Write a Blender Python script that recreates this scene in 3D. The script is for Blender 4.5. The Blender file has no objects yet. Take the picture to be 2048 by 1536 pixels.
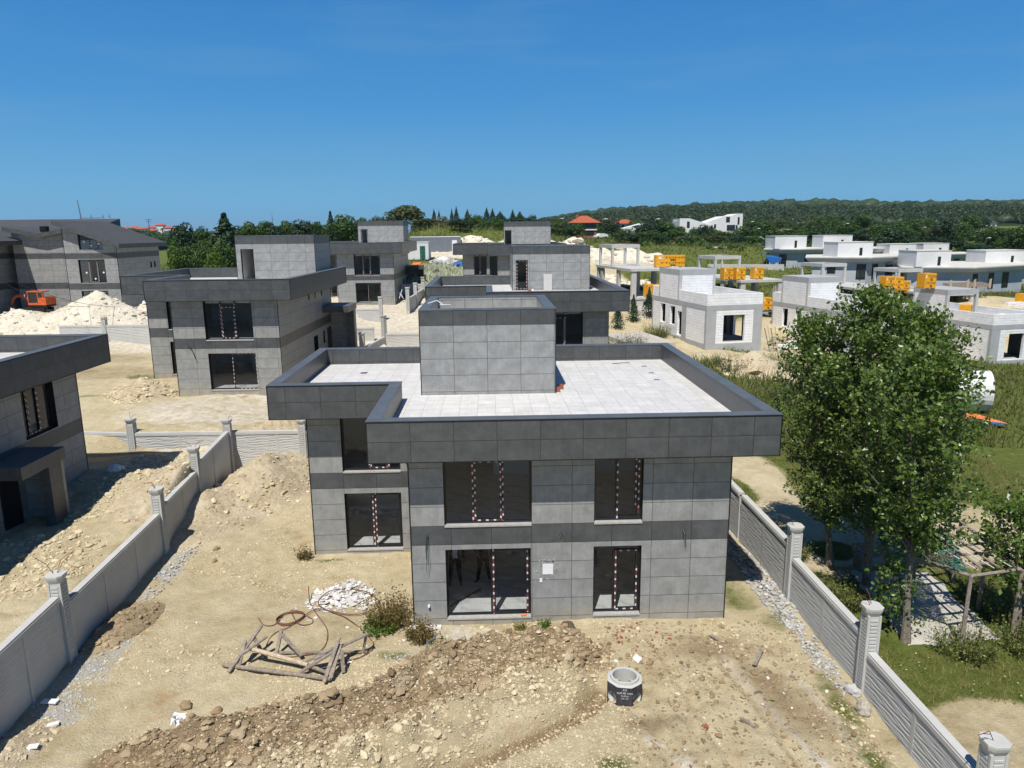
import bpy, math, random
import numpy as np
from mathutils import Vector, Matrix, noise
R=math.radians
rng=random.Random(7); nr=np.random.default_rng(7)
C=bpy.context.scene.collection
S=bpy.context.scene
# ------------------------------------------------------------------ camera
F_PX=1462.06; PITCH=0.20573; YAW=0.03041; ROLL=-0.01034; CAMZ=11.70
cy,sy,cp,sp=math.cos(YAW),math.sin(YAW),math.cos(PITCH),math.sin(PITCH)
f=Vector((sy*cp,cy*cp,-sp)); r=Vector((cy,-sy,0)); u=r.cross(f)
r2=math.cos(ROLL)*r+math.sin(ROLL)*u; u2=-math.sin(ROLL)*r+math.cos(ROLL)*u
cam=bpy.data.cameras.new('camera'); co=bpy.data.objects.new('camera',cam); C.objects.link(co)
m=Matrix((( r2.x,u2.x,-f.x,0),(r2.y,u2.y,-f.y,0),(r2.z,u2.z,-f.z,CAMZ),(0,0,0,1)))
co.matrix_world=m; cam.sensor_width=36; cam.sensor_fit='HORIZONTAL'; cam.lens=F_PX/2048*36
cam.clip_start=.3; cam.clip_end=20000; S.camera=co
# ------------------------------------------------------------------ sky, sun, exposure
SUN=Vector((0.549,1.737,-3.118)).normalized()      # direction the light travels
el=math.asin(-SUN.z); az=math.atan2(-SUN.x,-SUN.y) # azimuth of the sun from +Y, clockwise
w=bpy.data.worlds.new('World'); S.world=w; w.use_nodes=True
nt=w.node_tree; nt.nodes.clear()
out=nt.nodes.new('ShaderNodeOutputWorld'); bg=nt.nodes.new('ShaderNodeBackground'); sky=nt.nodes.new('ShaderNodeTexSky')
sky.sky_type='NISHITA'; sky.sun_disc=False; sky.sun_elevation=el; sky.sun_rotation=az
sky.air_density=1.0; sky.dust_density=0.1; sky.ozone_density=2; sky.altitude=0
bg.inputs[1].default_value=0.095
tc=nt.nodes.new('ShaderNodeTexCoord'); mp=nt.nodes.new('ShaderNodeMapping'); mp.inputs['Scale'].default_value=(2.2,2.2,16)
nz=nt.nodes.new('ShaderNodeTexNoise'); nz.inputs['Scale'].default_value=1.6; nz.inputs['Detail'].default_value=6; nz.inputs['Roughness'].default_value=.55
rp=nt.nodes.new('ShaderNodeValToRGB'); rp.color_ramp.elements[0].position=.52; rp.color_ramp.elements[1].position=.86
rp.color_ramp.elements[0].color=(0,0,0,1); rp.color_ramp.elements[1].color=(.38,.38,.38,1)
mx=nt.nodes.new('ShaderNodeMixRGB'); mx.blend_type='MIX'; mx.inputs[2].default_value=(1.7,3.5,5.3,1)
L=nt.links.new
L(tc.outputs['Generated'],mp.inputs[0]); L(mp.outputs[0],nz.inputs[0]); L(nz.outputs[0],rp.inputs[0])
# sky colour by elevation over Nishita sky; unseen top darkened to cut fill light
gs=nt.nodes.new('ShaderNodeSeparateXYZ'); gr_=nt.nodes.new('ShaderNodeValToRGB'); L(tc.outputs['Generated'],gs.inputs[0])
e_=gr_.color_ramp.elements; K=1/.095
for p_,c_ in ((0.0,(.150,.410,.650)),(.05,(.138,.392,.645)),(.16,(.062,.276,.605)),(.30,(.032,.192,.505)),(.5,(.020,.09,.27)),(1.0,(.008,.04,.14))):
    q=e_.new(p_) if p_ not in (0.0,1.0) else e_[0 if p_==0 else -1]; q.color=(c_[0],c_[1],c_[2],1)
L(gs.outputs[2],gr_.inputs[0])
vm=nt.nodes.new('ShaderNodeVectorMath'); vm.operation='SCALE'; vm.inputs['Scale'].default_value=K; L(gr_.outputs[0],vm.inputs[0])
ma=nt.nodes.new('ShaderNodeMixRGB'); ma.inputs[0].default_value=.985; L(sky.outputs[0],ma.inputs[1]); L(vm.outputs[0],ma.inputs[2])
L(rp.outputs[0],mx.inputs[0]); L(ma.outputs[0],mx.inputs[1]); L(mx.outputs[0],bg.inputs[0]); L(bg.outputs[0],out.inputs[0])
sl=bpy.data.lights.new('sun','SUN'); sl.energy=4.9; sl.angle=R(.53); sl.color=(1,.945,.86)
so=bpy.data.objects.new('sun',sl); C.objects.link(so); so.rotation_euler=SUN.to_track_quat('-Z','Y').to_euler(); so.location=(0,0,60)
S.view_settings.view_transform='Standard'; S.view_settings.look='None'; S.view_settings.exposure=.13; S.view_settings.gamma=1
S.cycles.max_bounces=8; S.cycles.transparent_max_bounces=12; S.cycles.use_denoising=True

# ------------------------------------------------------------------ materials
MT={}
class NB:
    def __init__(s,name,rough=.8,spec=.3):
        s.m=bpy.data.materials.new(name); s.m.use_nodes=True; s.t=s.m.node_tree; s.p=s.t.nodes['Principled BSDF']
        s.p.inputs['Roughness'].default_value=rough; s.p.inputs['Specular IOR Level'].default_value=spec; MT[name]=s.m
    def n(s,typ,**k):
        nd=s.t.nodes.new('ShaderNode'+typ)
        for a,b in k.items():
            if a in nd.inputs.keys(): nd.inputs[a].default_value=b
            else: setattr(nd,a,b)
        return nd
    def l(s,a,b): s.t.links.new(a,b)
    def co(s,kind='Object'): return s.n('TexCoord').outputs[kind]
    def math(s,op,a,b=None,c=None):
        nd=s.n('Math',operation=op)
        for i,x in enumerate((a,b,c)):
            if x is None: continue
            if isinstance(x,(int,float)): nd.inputs[i].default_value=x
            else: s.l(x,nd.inputs[i])
        return nd.outputs[0]
    def noise(s,co,scale,detail=4,rough=.5):
        nd=s.n('TexNoise',Scale=scale,Detail=detail,Roughness=rough); s.l(co,nd.inputs['Vector']); return nd.outputs[0]
    def ramp(s,fac,stops):
        nd=s.n('ValToRGB'); e=nd.color_ramp.elements
        while len(e)<len(stops): e.new(.5)
        for i,(p,c) in enumerate(stops): e[i].position=p; e[i].color=(*c,1) if len(c)==3 else c
        s.l(fac,nd.inputs[0]); return nd.outputs[0]
    def mix(s,fac,a,b,mode='MIX'):
        nd=s.n('MixRGB',blend_type=mode)
        for i,x in ((0,fac),(1,a),(2,b)):
            if isinstance(x,(int,float)): nd.inputs[i].default_value=x
            elif isinstance(x,tuple): nd.inputs[i].default_value=(*x,1)
            else: s.l(x,nd.inputs[i])
        return nd.outputs[0]
    def base(s,x):
        if isinstance(x,tuple): s.p.inputs['Base Color'].default_value=(*x,1)
        else: s.l(x,s.p.inputs['Base Color'])
    def bump(s,h,strength=.4,dist=.02):
        nd=s.n('Bump',Strength=strength,Distance=dist); s.l(h,nd.inputs['Height']); s.l(nd.outputs[0],s.p.inputs['Normal'])
def plain(name,col,rough=.7,var=.12,scale=3,metal=0,bump=0,spec=.3):
    b=NB(name,rough,spec); n=b.noise(b.co(),scale,5,.6)
    d=tuple(c*(1-var*1.6) for c in col); h=tuple(min(1,c*(1+var)) for c in col)
    b.base(b.ramp(n,[(.3,d),(.7,h)])); b.p.inputs['Metallic'].default_value=metal
    if bump: b.bump(b.noise(b.co(),scale*8,5,.7),bump,.02)
    return b.m
def tiles(name,col,su,sv,grout,gw=.008,rough=.45,mott=.25,gcol=None,tvar=.08,marble=False,spec=.35,offset=0):
    b=NB(name,rough,spec); uv=b.co('UV'); sep=b.n('SeparateXYZ'); b.l(uv,sep.inputs[0])
    vv=b.math('DIVIDE',sep.outputs[1],sv); row=b.math('FLOOR',vv)
    uu=b.math('DIVIDE',sep.outputs[0],su)
    if offset: uu=b.math('ADD',uu,b.math('MULTIPLY',row,offset))
    fu=b.math('FRACT',uu); fv=b.math('FRACT',vv); 
    du=b.math('MULTIPLY',b.math('MINIMUM',fu,b.math('SUBTRACT',1.,fu)),su); dv=b.math('MULTIPLY',b.math('MINIMUM',fv,b.math('SUBTRACT',1.,fv)),sv)
    d=b.math('MINIMUM',du,dv); g=b.math('LESS_THAN',d,gw)
    cb=b.n('CombineXYZ'); b.l(b.math('FLOOR',uu),cb.inputs[0]); b.l(row,cb.inputs[1])
    wn=b.n('TexWhiteNoise',noise_dimensions='3D'); b.l(cb.outputs[0],wn.inputs[0])
    # mottling, shifted per tile so that every tile has its own clouding
    sc=b.n('VectorMath',operation='SCALE'); b.l(wn.outputs['Color'],sc.inputs[0]); sc.inputs['Scale'].default_value=37
    ad=b.n('VectorMath',operation='ADD'); b.l(uv,ad.inputs[0]); b.l(sc.outputs[0],ad.inputs[1])
    n1=b.noise(ad.outputs[0],2.3,6,.62); n2=b.noise(ad.outputs[0],14,3,.6)
    lo=tuple(c*(1-mott) for c in col); hi=tuple(min(1,c*(1+mott)) for c in col)
    c=b.ramp(b.math('ADD',b.math('MULTIPLY',n1,.8),b.math('MULTIPLY',n2,.2)),[(.34,lo),(.66,hi)])
    if marble:
        wv=b.n('TexWave',Scale=.55,Distortion=9,Detail=3); wv.bands_direction='DIAGONAL'; b.l(ad.outputs[0],wv.inputs[0])
        c=b.mix(b.math('MULTIPLY',b.math('POWER',wv.outputs[1],9),.5),c,tuple(x*.55 for x in col))
    st=b.n('Mapping'); st.inputs['Scale'].default_value=(5.5,.55,1); b.l(uv,st.inputs[0]); n5=b.noise(st.outputs[0],1.7,5,.6); c=b.mix(b.math('MULTIPLY',b.ramp(n5,[(.50,(0,0,0)),(.72,(1,1,1))]),.16),c,tuple(min(1,x*1.9) for x in col))
    if name=='clad_light':
        df=b.math('MULTIPLY',b.math('SUBTRACT',1.,b.math('MULTIPLY',b.math('ADD',sep.outputs[1],.17),1.6)),b.ramp(b.noise(b.co(),2.6,5,.7),[(.35,(.1,.1,.1)),(.65,(1,1,1))])); cl=b.n('Clamp'); b.l(df,cl.inputs[0]); c=b.mix(b.math('MULTIPLY',cl.outputs[0],.55),c,(.44,.37,.26))
    v=b.math('ADD',1-tvar/2,b.math('MULTIPLY',wn.outputs[0],tvar)); hv=b.n('HueSaturation'); b.l(c,hv.inputs['Color']); b.l(v,hv.inputs['Value'])
    c=b.mix(g,hv.outputs[0],gcol or grout); b.base(c)
    b.l(b.math('ADD',rough-.08,b.math('MULTIPLY',n1,.2)),b.p.inputs['Roughness'])
    b.bump(b.math('SUBTRACT',1.,g),.5,.004)
    return b.m
tiles('clad_light',(.272,.278,.275),1.2,.6,(.055,.05,.047),.007,.42,.20)
tiles('clad_dark',(.078,.083,.087),1.2,.6,(.02,.019,.019),.007,.38,.22,tvar=.12)
tiles('roof_tile',(.60,.595,.585),.6,.6,(.36,.34,.31),.006,.5,.10,tvar=.10)
tiles('marble_floor',(.62,.61,.59),1.2,.6,(.35,.34,.33),.004,.3,.04,tvar=.03,marble=True)
plain('cap_metal',(.115,.13,.148),.5,.12,1.2,.15,spec=.4)
plain('edge_trim',(.012,.012,.014),.4)
plain('soffit',(.16,.165,.17),.6,.06)
plain('frame_black',(.013,.014,.018),.35,.1,spec=.5)
plain('plaster',(.70,.70,.68),.9,.05,1)
plain('interior_shade',(.16,.16,.16),.9,.1,1)  # dark inner wall faces, room shade put into the colour
plain('stone_sill',(.40,.40,.385),.55,.1,6)
plain('white_pvc',(.75,.76,.78),.35,.03)
plain('steel_grey',(.25,.27,.3),.45,.1,3,.5)
plain('rust',(.16,.06,.035),.8,.3,20)
plain('brick_red',(.33,.12,.065),.85,.2,20)
plain('wood_grey',(.30,.255,.21),.85,.28,9,bump=.5)
plain('wood_pale',(.52,.42,.30),.8,.2,9)
plain('hose',(.19,.085,.065),.6,.2,10)
plain('orange_paint',(.66,.12,.028),.45,.15,3,spec=.5)
plain('rubber',(.02,.02,.021),.8,.2,5)
plain('paper_white',(.78,.79,.8),.6,.05)
plain('blue_plastic',(.02,.12,.38),.5,.2,4)
plain('orange_cloth',(.72,.22,.07),.8,.1)
plain('denim_navy',(.012,.014,.022),.9,.2,20)
plain('jacket_black',(.013,.013,.015),.85,.2,20)
plain('shirt_white',(.5,.5,.5),.9,.06,20)
plain('skin',(.40,.21,.14),.55,.08,8)
plain('hair_dark',(.02,.014,.01),.7,.2,30)
plain('roof_red',(.42,.11,.055),.8,.2,6)
plain('roof_membrane',(.075,.077,.082),.75,.12,1.5)
plain('white_render',(.70,.70,.70),.85,.04,.6)
plain('grey_render',(.44,.47,.51),.85,.06,.6)
plain('cream_cornice',(.62,.60,.55),.7,.05,.8)
plain('green_roof',(.12,.2,.17),.7,.1)
plain('asphalt',(.12,.12,.12),.9,.1,.5)
plain('dark_glass',(.02,.026,.032),.12,.2,.6,spec=.6)
plain('bark',(.235,.205,.17),.9,.35,14,bump=.6)
plain('bark_dark',(.10,.08,.06),.9,.3,10)
plain('white_paint',(.78,.78,.79),.4,.03)
plain('tank_white',(.70,.71,.72),.5,.1,2.2,bump=.2)
b=NB('tank_side',.8); n=b.noise(b.co(),1.1,6,.7); b.base(b.ramp(n,[(.35,(.15,.12,.11)),(.55,(.33,.30,.29)),(.7,(.5,.49,.49))]))
b=NB('glass'); t=b.t; tr=b.n('BsdfTransparent'); tr.inputs[0].default_value=(.80,.83,.85,1); gl=b.n('BsdfGlossy',Roughness=.015)
lw=b.n('LayerWeight',Blend=.5); ms=b.n('MixShader'); fm=b.math('ADD',.045,b.math('MULTIPLY',b.math('POWER',lw.outputs['Facing'],4.5),.9)); b.l(fm,ms.inputs[0]); b.l(tr.outputs[0],ms.inputs[1]); b.l(gl.outputs[0],ms.inputs[2])
b.l(ms.outputs[0],t.nodes['Material Output'].inputs[0])
# checked protective tape: red-brown with white squares
b=NB('tape',.5); uv=b.co('UV'); sep=b.n('SeparateXYZ'); b.l(uv,sep.inputs[0]); fa=b.math('FRACT',b.math('DIVIDE',sep.outputs[1],.235))
tn=b.noise(b.co(),6,3,.6); b.base(b.mix(b.math('LESS_THAN',fa,b.math('ADD',.12,b.math('MULTIPLY',tn,.4))),b.mix(b.math('GREATER_THAN',tn,.56),(.15,.04,.025),(.03,.02,.02)),(.60,.64,.70)))
# concrete
def concrete(name,col,var=.18,bs=.25):
    b=NB(name,.85,.2); c=b.co(); n1=b.noise(c,.9,6,.65); n2=b.noise(c,9,5,.7); n3=b.noise(c,60,2,.6)
    k=b.ramp(b.math('ADD',b.math('MULTIPLY',n1,.65),b.math('MULTIPLY',n2,.35)),[(.33,tuple(x*(1-var) for x in col)),(.67,tuple(x*(1+var) for x in col))])
    b.base(b.mix(b.math('GREATER_THAN',n3,.72),k,tuple(x*.55 for x in col))); b.bump(n3,bs,.01)
concrete('concrete',(.36,.36,.35)); concrete('concrete_pale',(.50,.50,.48),.12); concrete('concrete_beam',(.40,.415,.42),.14); concrete('concrete_fence',(.50,.50,.485),.1)
concrete('slab_concrete',(.46,.44,.39),.16)
# black coat on the manhole ring
b=NB('bitumen',.7); n=b.noise(b.co(),7,6,.7); b.base(b.ramp(n,[(.35,(.022,.022,.028)),(.62,(.07,.068,.08)),(.78,(.2,.2,.2))]))
# aerated blocks
b=NB('aac_block',.9,.1); uv=b.co('UV'); sep=b.n('SeparateXYZ'); b.l(uv,sep.inputs[0]); vv=b.math('DIVIDE',sep.outputs[1],.25); row=b.math('FLOOR',vv)
wr=b.n('TexWhiteNoise',noise_dimensions='1D'); b.l(row,wr.inputs['W'])
uu=b.math('ADD',b.math('DIVIDE',sep.outputs[0],.6),wr.outputs[0]); fu=b.math('FRACT',uu); fv=b.math('FRACT',vv)
cb=b.n('CombineXYZ'); b.l(b.math('FLOOR',uu),cb.inputs[0]); b.l(row,cb.inputs[1]); wn=b.n('TexWhiteNoise',noise_dimensions='3D'); b.l(cb.outputs[0],wn.inputs[0])
wn2=b.n('TexWhiteNoise',noise_dimensions='3D'); cb2=b.n('CombineXYZ'); b.l(b.math('FLOOR',uu),cb2.inputs[1]); b.l(row,cb2.inputs[2]); b.l(cb2.outputs[0],wn2.inputs[0])
g1=b.math('LESS_THAN',fv,.07); g2=b.math('LESS_THAN',fu,.022); dk=b.math('MULTIPLY',b.math('ADD',g1,g2),b.math('ADD',.15,b.math('MULTIPLY',wn.outputs[0],.85)))
n1=b.noise(uv,1.3,6,.65); n9=b.noise(uv,30,3,.7)
c=b.ramp(n1,[(.3,(.82,.82,.83)),(.65,(.92,.92,.92))]); c=b.mix(b.math('MULTIPLY',b.math('GREATER_THAN',n9,.66),.35),c,(.36,.36,.36))
c=b.mix(b.math('MULTIPLY',wn2.outputs[0],.14),c,(.42,.43,.46)); c=b.mix(b.math('MINIMUM',dk,1.),c,(.25,.25,.26)); b.base(c); b.bump(b.math('SUBTRACT',1.,g1),.5,.01)
# yellow wrap
b=NB('yellow_wrap',.4,.5); n=b.noise(b.co(),5,5,.7); b.base(b.ramp(n,[(.3,(.70,.29,.01)),(.7,(.86,.43,.012))])); b.bump(b.noise(b.co(),16,4,.6),.5,.03)
plain('ink',(.02,.014,.012),.6)
# green shade net
b=NB('green_net',.8); n=b.noise(b.co(),9,4,.7); b.base(b.ramp(n,[(.35,(.004,.05,.04)),(.7,(.012,.19,.15))]))
b.l(b.math('GREATER_THAN',b.noise(b.co(),40,3,.6),.42),b.p.inputs['Alpha'])
# foliage: tone varies leaf by leaf
def leaf(name,cols,trans=.35,rough=.5,spec=.3):
    b=NB(name,rough,spec); g=b.n('NewGeometry'); n=b.noise(b.co(),.55,3,.6)
    fx=b.math('ADD',b.math('MULTIPLY',g.outputs['Random Per Island'],.62),b.math('MULTIPLY',n,.38))
    c=b.ramp(fx,[(i/(len(cols)-1)*.8+.1,k) for i,k in enumerate(cols)]); b.base(c)
    tl=b.n('BsdfTranslucent'); b.l(b.mix(.5,c,(.14,.22,.02)),tl.inputs[0]); ms=b.n('MixShader'); ms.inputs[0].default_value=trans
    b.l(b.p.outputs[0],ms.inputs[1]); b.l(tl.outputs[0],ms.inputs[2]); b.l(ms.outputs[0],b.t.nodes['Material Output'].inputs[0])
leaf('leaf_poplar',[(.045,.09,.016),(.09,.155,.028),(.14,.215,.04),(.23,.31,.075)],.33,.35,.5)
leaf('leaf_broad',[(.025,.058,.013),(.05,.10,.02),(.085,.15,.03)],.2)
leaf('leaf_bright',[(.05,.10,.015),(.085,.155,.02),(.13,.20,.03)],.25)
leaf('leaf_olive',[(.045,.06,.022),(.08,.095,.035),(.13,.14,.05)],.2)
leaf('leaf_silver',[(.11,.14,.10),(.18,.21,.15),(.26,.28,.2)],.15)
leaf('leaf_dark',[(.012,.03,.014),(.022,.05,.021),(.042,.078,.03)],.1)
leaf('leaf_forest',[(.024,.044,.018),(.036,.060,.024),(.052,.080,.032)],.06)
leaf('grass_green',[(.07,.11,.02),(.12,.165,.03),(.20,.23,.055)],.2)
leaf('grass_dry',[(.13,.14,.04),(.24,.22,.075),(.38,.33,.14)],.2)
leaf('flower_white',[(.45,.5,.3),(.65,.68,.5),(.8,.8,.7)],.2)
leaf('grass_meadow',[(.07,.10,.024),(.13,.155,.04),(.25,.24,.09)],.15)
leaf('weed_rust',[(.12,.09,.03),(.2,.13,.05),(.10,.12,.03)],.2)
leaf('soil_clod',[(.17,.12,.07),(.30,.225,.14),(.45,.36,.24)],.0,.95,.05)
leaf('sand_clod',[(.40,.33,.21),(.54,.46,.31),(.66,.59,.43)],.0,.95,.05)
leaf('rubble',[(.30,.30,.29),(.45,.45,.44),(.62,.62,.6)],.0,.9,.1)
leaf('stone',[(.34,.31,.26),(.42,.39,.33),(.5,.47,.4)],.0,.9,.1)
leaf('tile_shard',[(.45,.42,.38),(.68,.68,.68),(.8,.8,.8)],.0,.5,.3)
# ground: soil / grass / gravel by painted material areas (attribute), noise-broken
b=NB('ground',.95,.08); c=b.co(); at=b.n('Attribute',attribute_name='mask'); sp3=b.n('SeparateColor'); b.l(at.outputs['Color'],sp3.inputs[0])
n1=b.noise(c,.22,6,.6); n2=b.noise(c,2.4,6,.7); n3=b.noise(c,14,5,.75); n4=b.noise(c,.8,5,.65)
sand=b.ramp(b.math('ADD',b.math('MULTIPLY',n1,.35),b.math('ADD',b.math('MULTIPLY',n2,.35),b.math('MULTIPLY',n4,.3))),[(.33,(.34,.26,.15)),(.44,(.50,.42,.26)),(.55,(.61,.53,.355)),(.68,(.70,.64,.47))])
vr=b.n('TexVoronoi',Scale=9); b.l(c,vr.inputs['Vector']); sand=b.mix(b.math('MULTIPLY',b.ramp(n3,[(.40,(0,0,0)),(.60,(1,1,1))]),.36),sand,b.mix(.5,sand,(.30,.245,.155))); sand=b.mix(b.math('MULTIPLY',b.math('LESS_THAN',vr.outputs['Distance'],.16),b.math('GREATER_THAN',n4,.5)),sand,(.66,.62,.50))
rust=b.mix(b.ramp(b.noise(c,.5,4,.6),[(.62,(0,0,0)),(.72,(.5,.5,.5))]),sand,(.42,.24,.11))
pale=b.ramp(n2,[(.35,(.50,.44,.33)),(.65,(.72,.67,.56))])
grav=b.ramp(n3,[(.35,(.27,.27,.27)),(.65,(.56,.56,.55))])
gras=b.ramp(b.math('ADD',b.math('MULTIPLY',n2,.5),b.math('MULTIPLY',n3,.5)),[(.36,(.07,.10,.022)),(.52,(.12,.15,.035)),(.66,(.25,.22,.09))])
dark=b.ramp(b.math('ADD',b.math('MULTIPLY',n2,.5),b.math('MULTIPLY',n3,.5)),[(.36,(.16,.11,.06)),(.62,(.40,.31,.195))])
brk=b.math('ADD',b.math('MULTIPLY',n4,.5),b.math('MULTIPLY',n2,.5))
def msk(ch,s=3.2): # soft threshold of mask against noise
    x=b.math('ADD',b.math('SUBTRACT',ch,.5),b.math('MULTIPLY',b.math('SUBTRACT',brk,.5),1.6)); nd=b.n('Clamp'); b.l(b.math('ADD',b.math('MULTIPLY',x,s),.5),nd.inputs[0]); return nd.outputs[0]
k=b.mix(msk(at.outputs['Alpha']),rust,pale); k=b.mix(msk(sp3.outputs[2]),k,dark); k=b.mix(msk(sp3.outputs[1]),k,grav); k=b.mix(msk(sp3.outputs[0]),k,gras)
b.base(k); n6=b.noise(c,38,3,.7); b.bump(b.math('ADD',b.math('MULTIPLY',n3,.8),b.math('ADD',b.math('MULTIPLY',n2,1.1),b.math('MULTIPLY',n6,.35))),.9,.09)
b=NB('hills',.95,.05); c=b.co(); n=b.noise(c,.012,5,.6); n2=b.noise(c,.2,5,.7); b.base(b.ramp(b.math('ADD',b.math('MULTIPLY',n,.5),b.math('MULTIPLY',n2,.5)),[(.35,(.012,.026,.012)),(.65,(.04,.06,.024))]))
b=NB('water',.2,.5); b.base((.03,.09,.14))
def M(n): return MT[n]

# ------------------------------------------------------------------ mesh helpers
class MB:
    def __init__(s): s.v=[]; s.f=[]; s.mi=[]; s.uv=[]; s.off=(0,0)
    def face(s,pts,mi=0,uv=None):
        i=len(s.v); pts=[Vector(p) for p in pts]; s.v+=pts; s.f.append(list(range(i,i+len(pts)))); s.mi.append(mi)
        if uv is None:
            n=(pts[1]-pts[0]).cross(pts[2]-pts[0]); a=[abs(x) for x in n]; o=s.off
            if a[2]>=a[0] and a[2]>=a[1]: uv=[(p.x-o[0],p.y) for p in pts]
            elif a[0]>a[1]: uv=[(p.y-o[0],p.z-o[1]) for p in pts]
            else: uv=[(p.x-o[0],p.z-o[1]) for p in pts]
        s.uv.append(uv)
    def box(s,x0,y0,z0,x1,y1,z1,mi=0,mat=None,skip=''):
        P=[Vector(p) for p in ((x0,y0,z0),(x1,y0,z0),(x1,y1,z0),(x0,y1,z0),(x0,y0,z1),(x1,y0,z1),(x1,y1,z1),(x0,y1,z1))]
        if mat is not None: P=[mat@p for p in P]
        for k,q in (('b',(0,3,2,1)),('t',(4,5,6,7)),('f',(0,1,5,4)),('r',(1,2,6,5)),('k',(2,3,7,6)),('l',(3,0,4,7))):
            if k in skip: continue
            s.face([P[i] for i in q],mi)
    def beam(s,a,b,w,h=None,mi=0,roll=0):
        a=Vector(a); b=Vector(b); h=h or w; d=b-a; q=d.to_track_quat('Z','Y').to_matrix().to_4x4()
        s.box(-w/2,-h/2,0,w/2,h/2,d.length,mi,Matrix.Translation(a)@q@Matrix.Rotation(roll,4,'Z'))
    def tube(s,pts,rad,n=8,mi=0,cap=True):
        pts=[Vector(p) for p in pts]; rr=rad if isinstance(rad,(list,tuple)) else [rad]*len(pts); rings=[]
        up=Vector((0,0,1))
        for i,p in enumerate(pts):
            d=(pts[min(i+1,len(pts)-1)]-pts[max(i-1,0)]).normalized(); x=d.cross(up)
            if x.length<.05: x=d.cross(Vector((1,0,0)))
            x.normalize(); y=d.cross(x); rings.append([p+rr[i]*(math.cos(2*math.pi*k/n)*x+math.sin(2*math.pi*k/n)*y) for k in range(n)])
        for i in range(len(rings)-1):
            for k in range(n): s.face([rings[i][k],rings[i+1][k],rings[i+1][(k+1)%n],rings[i][(k+1)%n]],mi)
        if cap: s.face(rings[0],mi); s.face(rings[-1][::-1],mi)
    def lathe(s,prof,n=24,c=(0,0,0),mi=0):
        c=Vector(c)
        for (r0,z0),(r1,z1) in zip(prof,prof[1:]):
            for k in range(n):
                a=2*math.pi*k/n; b=2*math.pi*(k+1)/n
                q=[c+Vector((r0*math.cos(a),r0*math.sin(a),z0)),c+Vector((r0*math.cos(b),r0*math.sin(b),z0)),c+Vector((r1*math.cos(b),r1*math.sin(b),z1)),c+Vector((r1*math.cos(a),r1*math.sin(a),z1))]
                if r0<1e-6: q=[q[0],q[2],q[3]]
                elif r1<1e-6: q=q[:3]
                s.face(q,mi)
    def prism(s,poly,z0,z1,mi=0,top=True,bot=True,sides=True):
        n=len(poly)
        if sides:
            for i in range(n):
                a=poly[i]; b=poly[(i+1)%n]; s.face([(*a,z0),(*b,z0),(*b,z1),(*a,z1)],mi)
        if top: s.face([(*p,z1) for p in poly],mi)
        if bot: s.face([(*p,z0) for p in poly[::-1]],mi)
    def ring(s,po,pi,z0,z1,mi=0,mii=None,top=True,bot=True):
        n=len(po); mii=mi if mii is None else mii
        for i in range(n):
            j=(i+1)%n
            s.face([(*po[i],z0),(*po[j],z0),(*po[j],z1),(*po[i],z1)],mi); s.face([(*pi[j],z0),(*pi[i],z0),(*pi[i],z1),(*pi[j],z1)],mii)
            if top: s.face([(*po[i],z1),(*po[j],z1),(*pi[j],z1),(*pi[i],z1)],mi)
            if bot: s.face([(*po[j],z0),(*po[i],z0),(*pi[i],z0),(*pi[j],z0)],mi)
    def build(s,name,mats,parent=None,smooth=False,loc=None,rz=0):
        me=bpy.data.meshes.new(name); 
        me.from_pydata([tuple(v) for v in s.v],[],s.f)
        for mm in ([mats] if isinstance(mats,str) else mats): me.materials.append(M(mm))
        me.polygons.foreach_set('material_index',s.mi)
        ul=me.uv_layers.new(name='UVMap'); ul.data.foreach_set('uv',[c for q in s.uv for p in q for c in p])
        if smooth: me.polygons.foreach_set('use_smooth',[True]*len(me.polygons))
        o=bpy.data.objects.new(name,me); C.objects.link(o)
        if parent: o.parent=parent
        if loc: o.location=loc
        o.rotation_euler.z=rz
        return o
def npmesh(name,V,Fc,k,mat,parent=None,smooth=False,mi=None):
    """V (n,3), Fc (m,k) arrays -> object"""
    me=bpy.data.meshes.new(name); nv=len(V); nf=len(Fc)
    me.vertices.add(nv); me.vertices.foreach_set('co',np.asarray(V,dtype=np.float32).ravel())
    me.loops.add(nf*k); me.loops.foreach_set('vertex_index',np.asarray(Fc,dtype=np.int32).ravel())
    me.polygons.add(nf); me.polygons.foreach_set('loop_start',np.arange(0,nf*k,k,dtype=np.int32)); me.polygons.foreach_set('loop_total',np.full(nf,k,dtype=np.int32))
    for mm in ([mat] if isinstance(mat,str) else mat): me.materials.append(M(mm))
    if mi is not None: me.polygons.foreach_set('material_index',np.asarray(mi,dtype=np.int32))
    me.polygons.foreach_set('use_smooth',np.full(nf,smooth)); me.update(calc_edges=True)
    o=bpy.data.objects.new(name,me); C.objects.link(o)
    if parent: o.parent=parent
    return o
def tag(o,label=None,cat=None,group=None,kind=None):
    if label: o['label']=label
    if cat: o['category']=cat
    if group: o['group']=group
    if kind: o['kind']=kind
    return o
def thing(name,label,cat,loc=(0,0,0),rz=0,group=None):
    o=bpy.data.objects.new(name,None); C.objects.link(o); o.location=loc; o.rotation_euler.z=rz; o.empty_display_size=.3
    return tag(o,label,cat,group)
DUPS=[]
def dup(root,loc,rz=0,scale=None,label=None,group=None):
    c=root.copy(); C.objects.link(c); c.location=loc; c.rotation_euler.z=rz; DUPS.append(c)
    if scale: c.scale=scale if isinstance(scale,tuple) else (scale,)*3
    if label: c['label']=label
    if group: c['group']=group
    for ch in root.children:
        d=ch.copy(); C.objects.link(d); d.parent=c
        for g in ch.children:
            e=g.copy(); C.objects.link(e); e.parent=d
    return c
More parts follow.
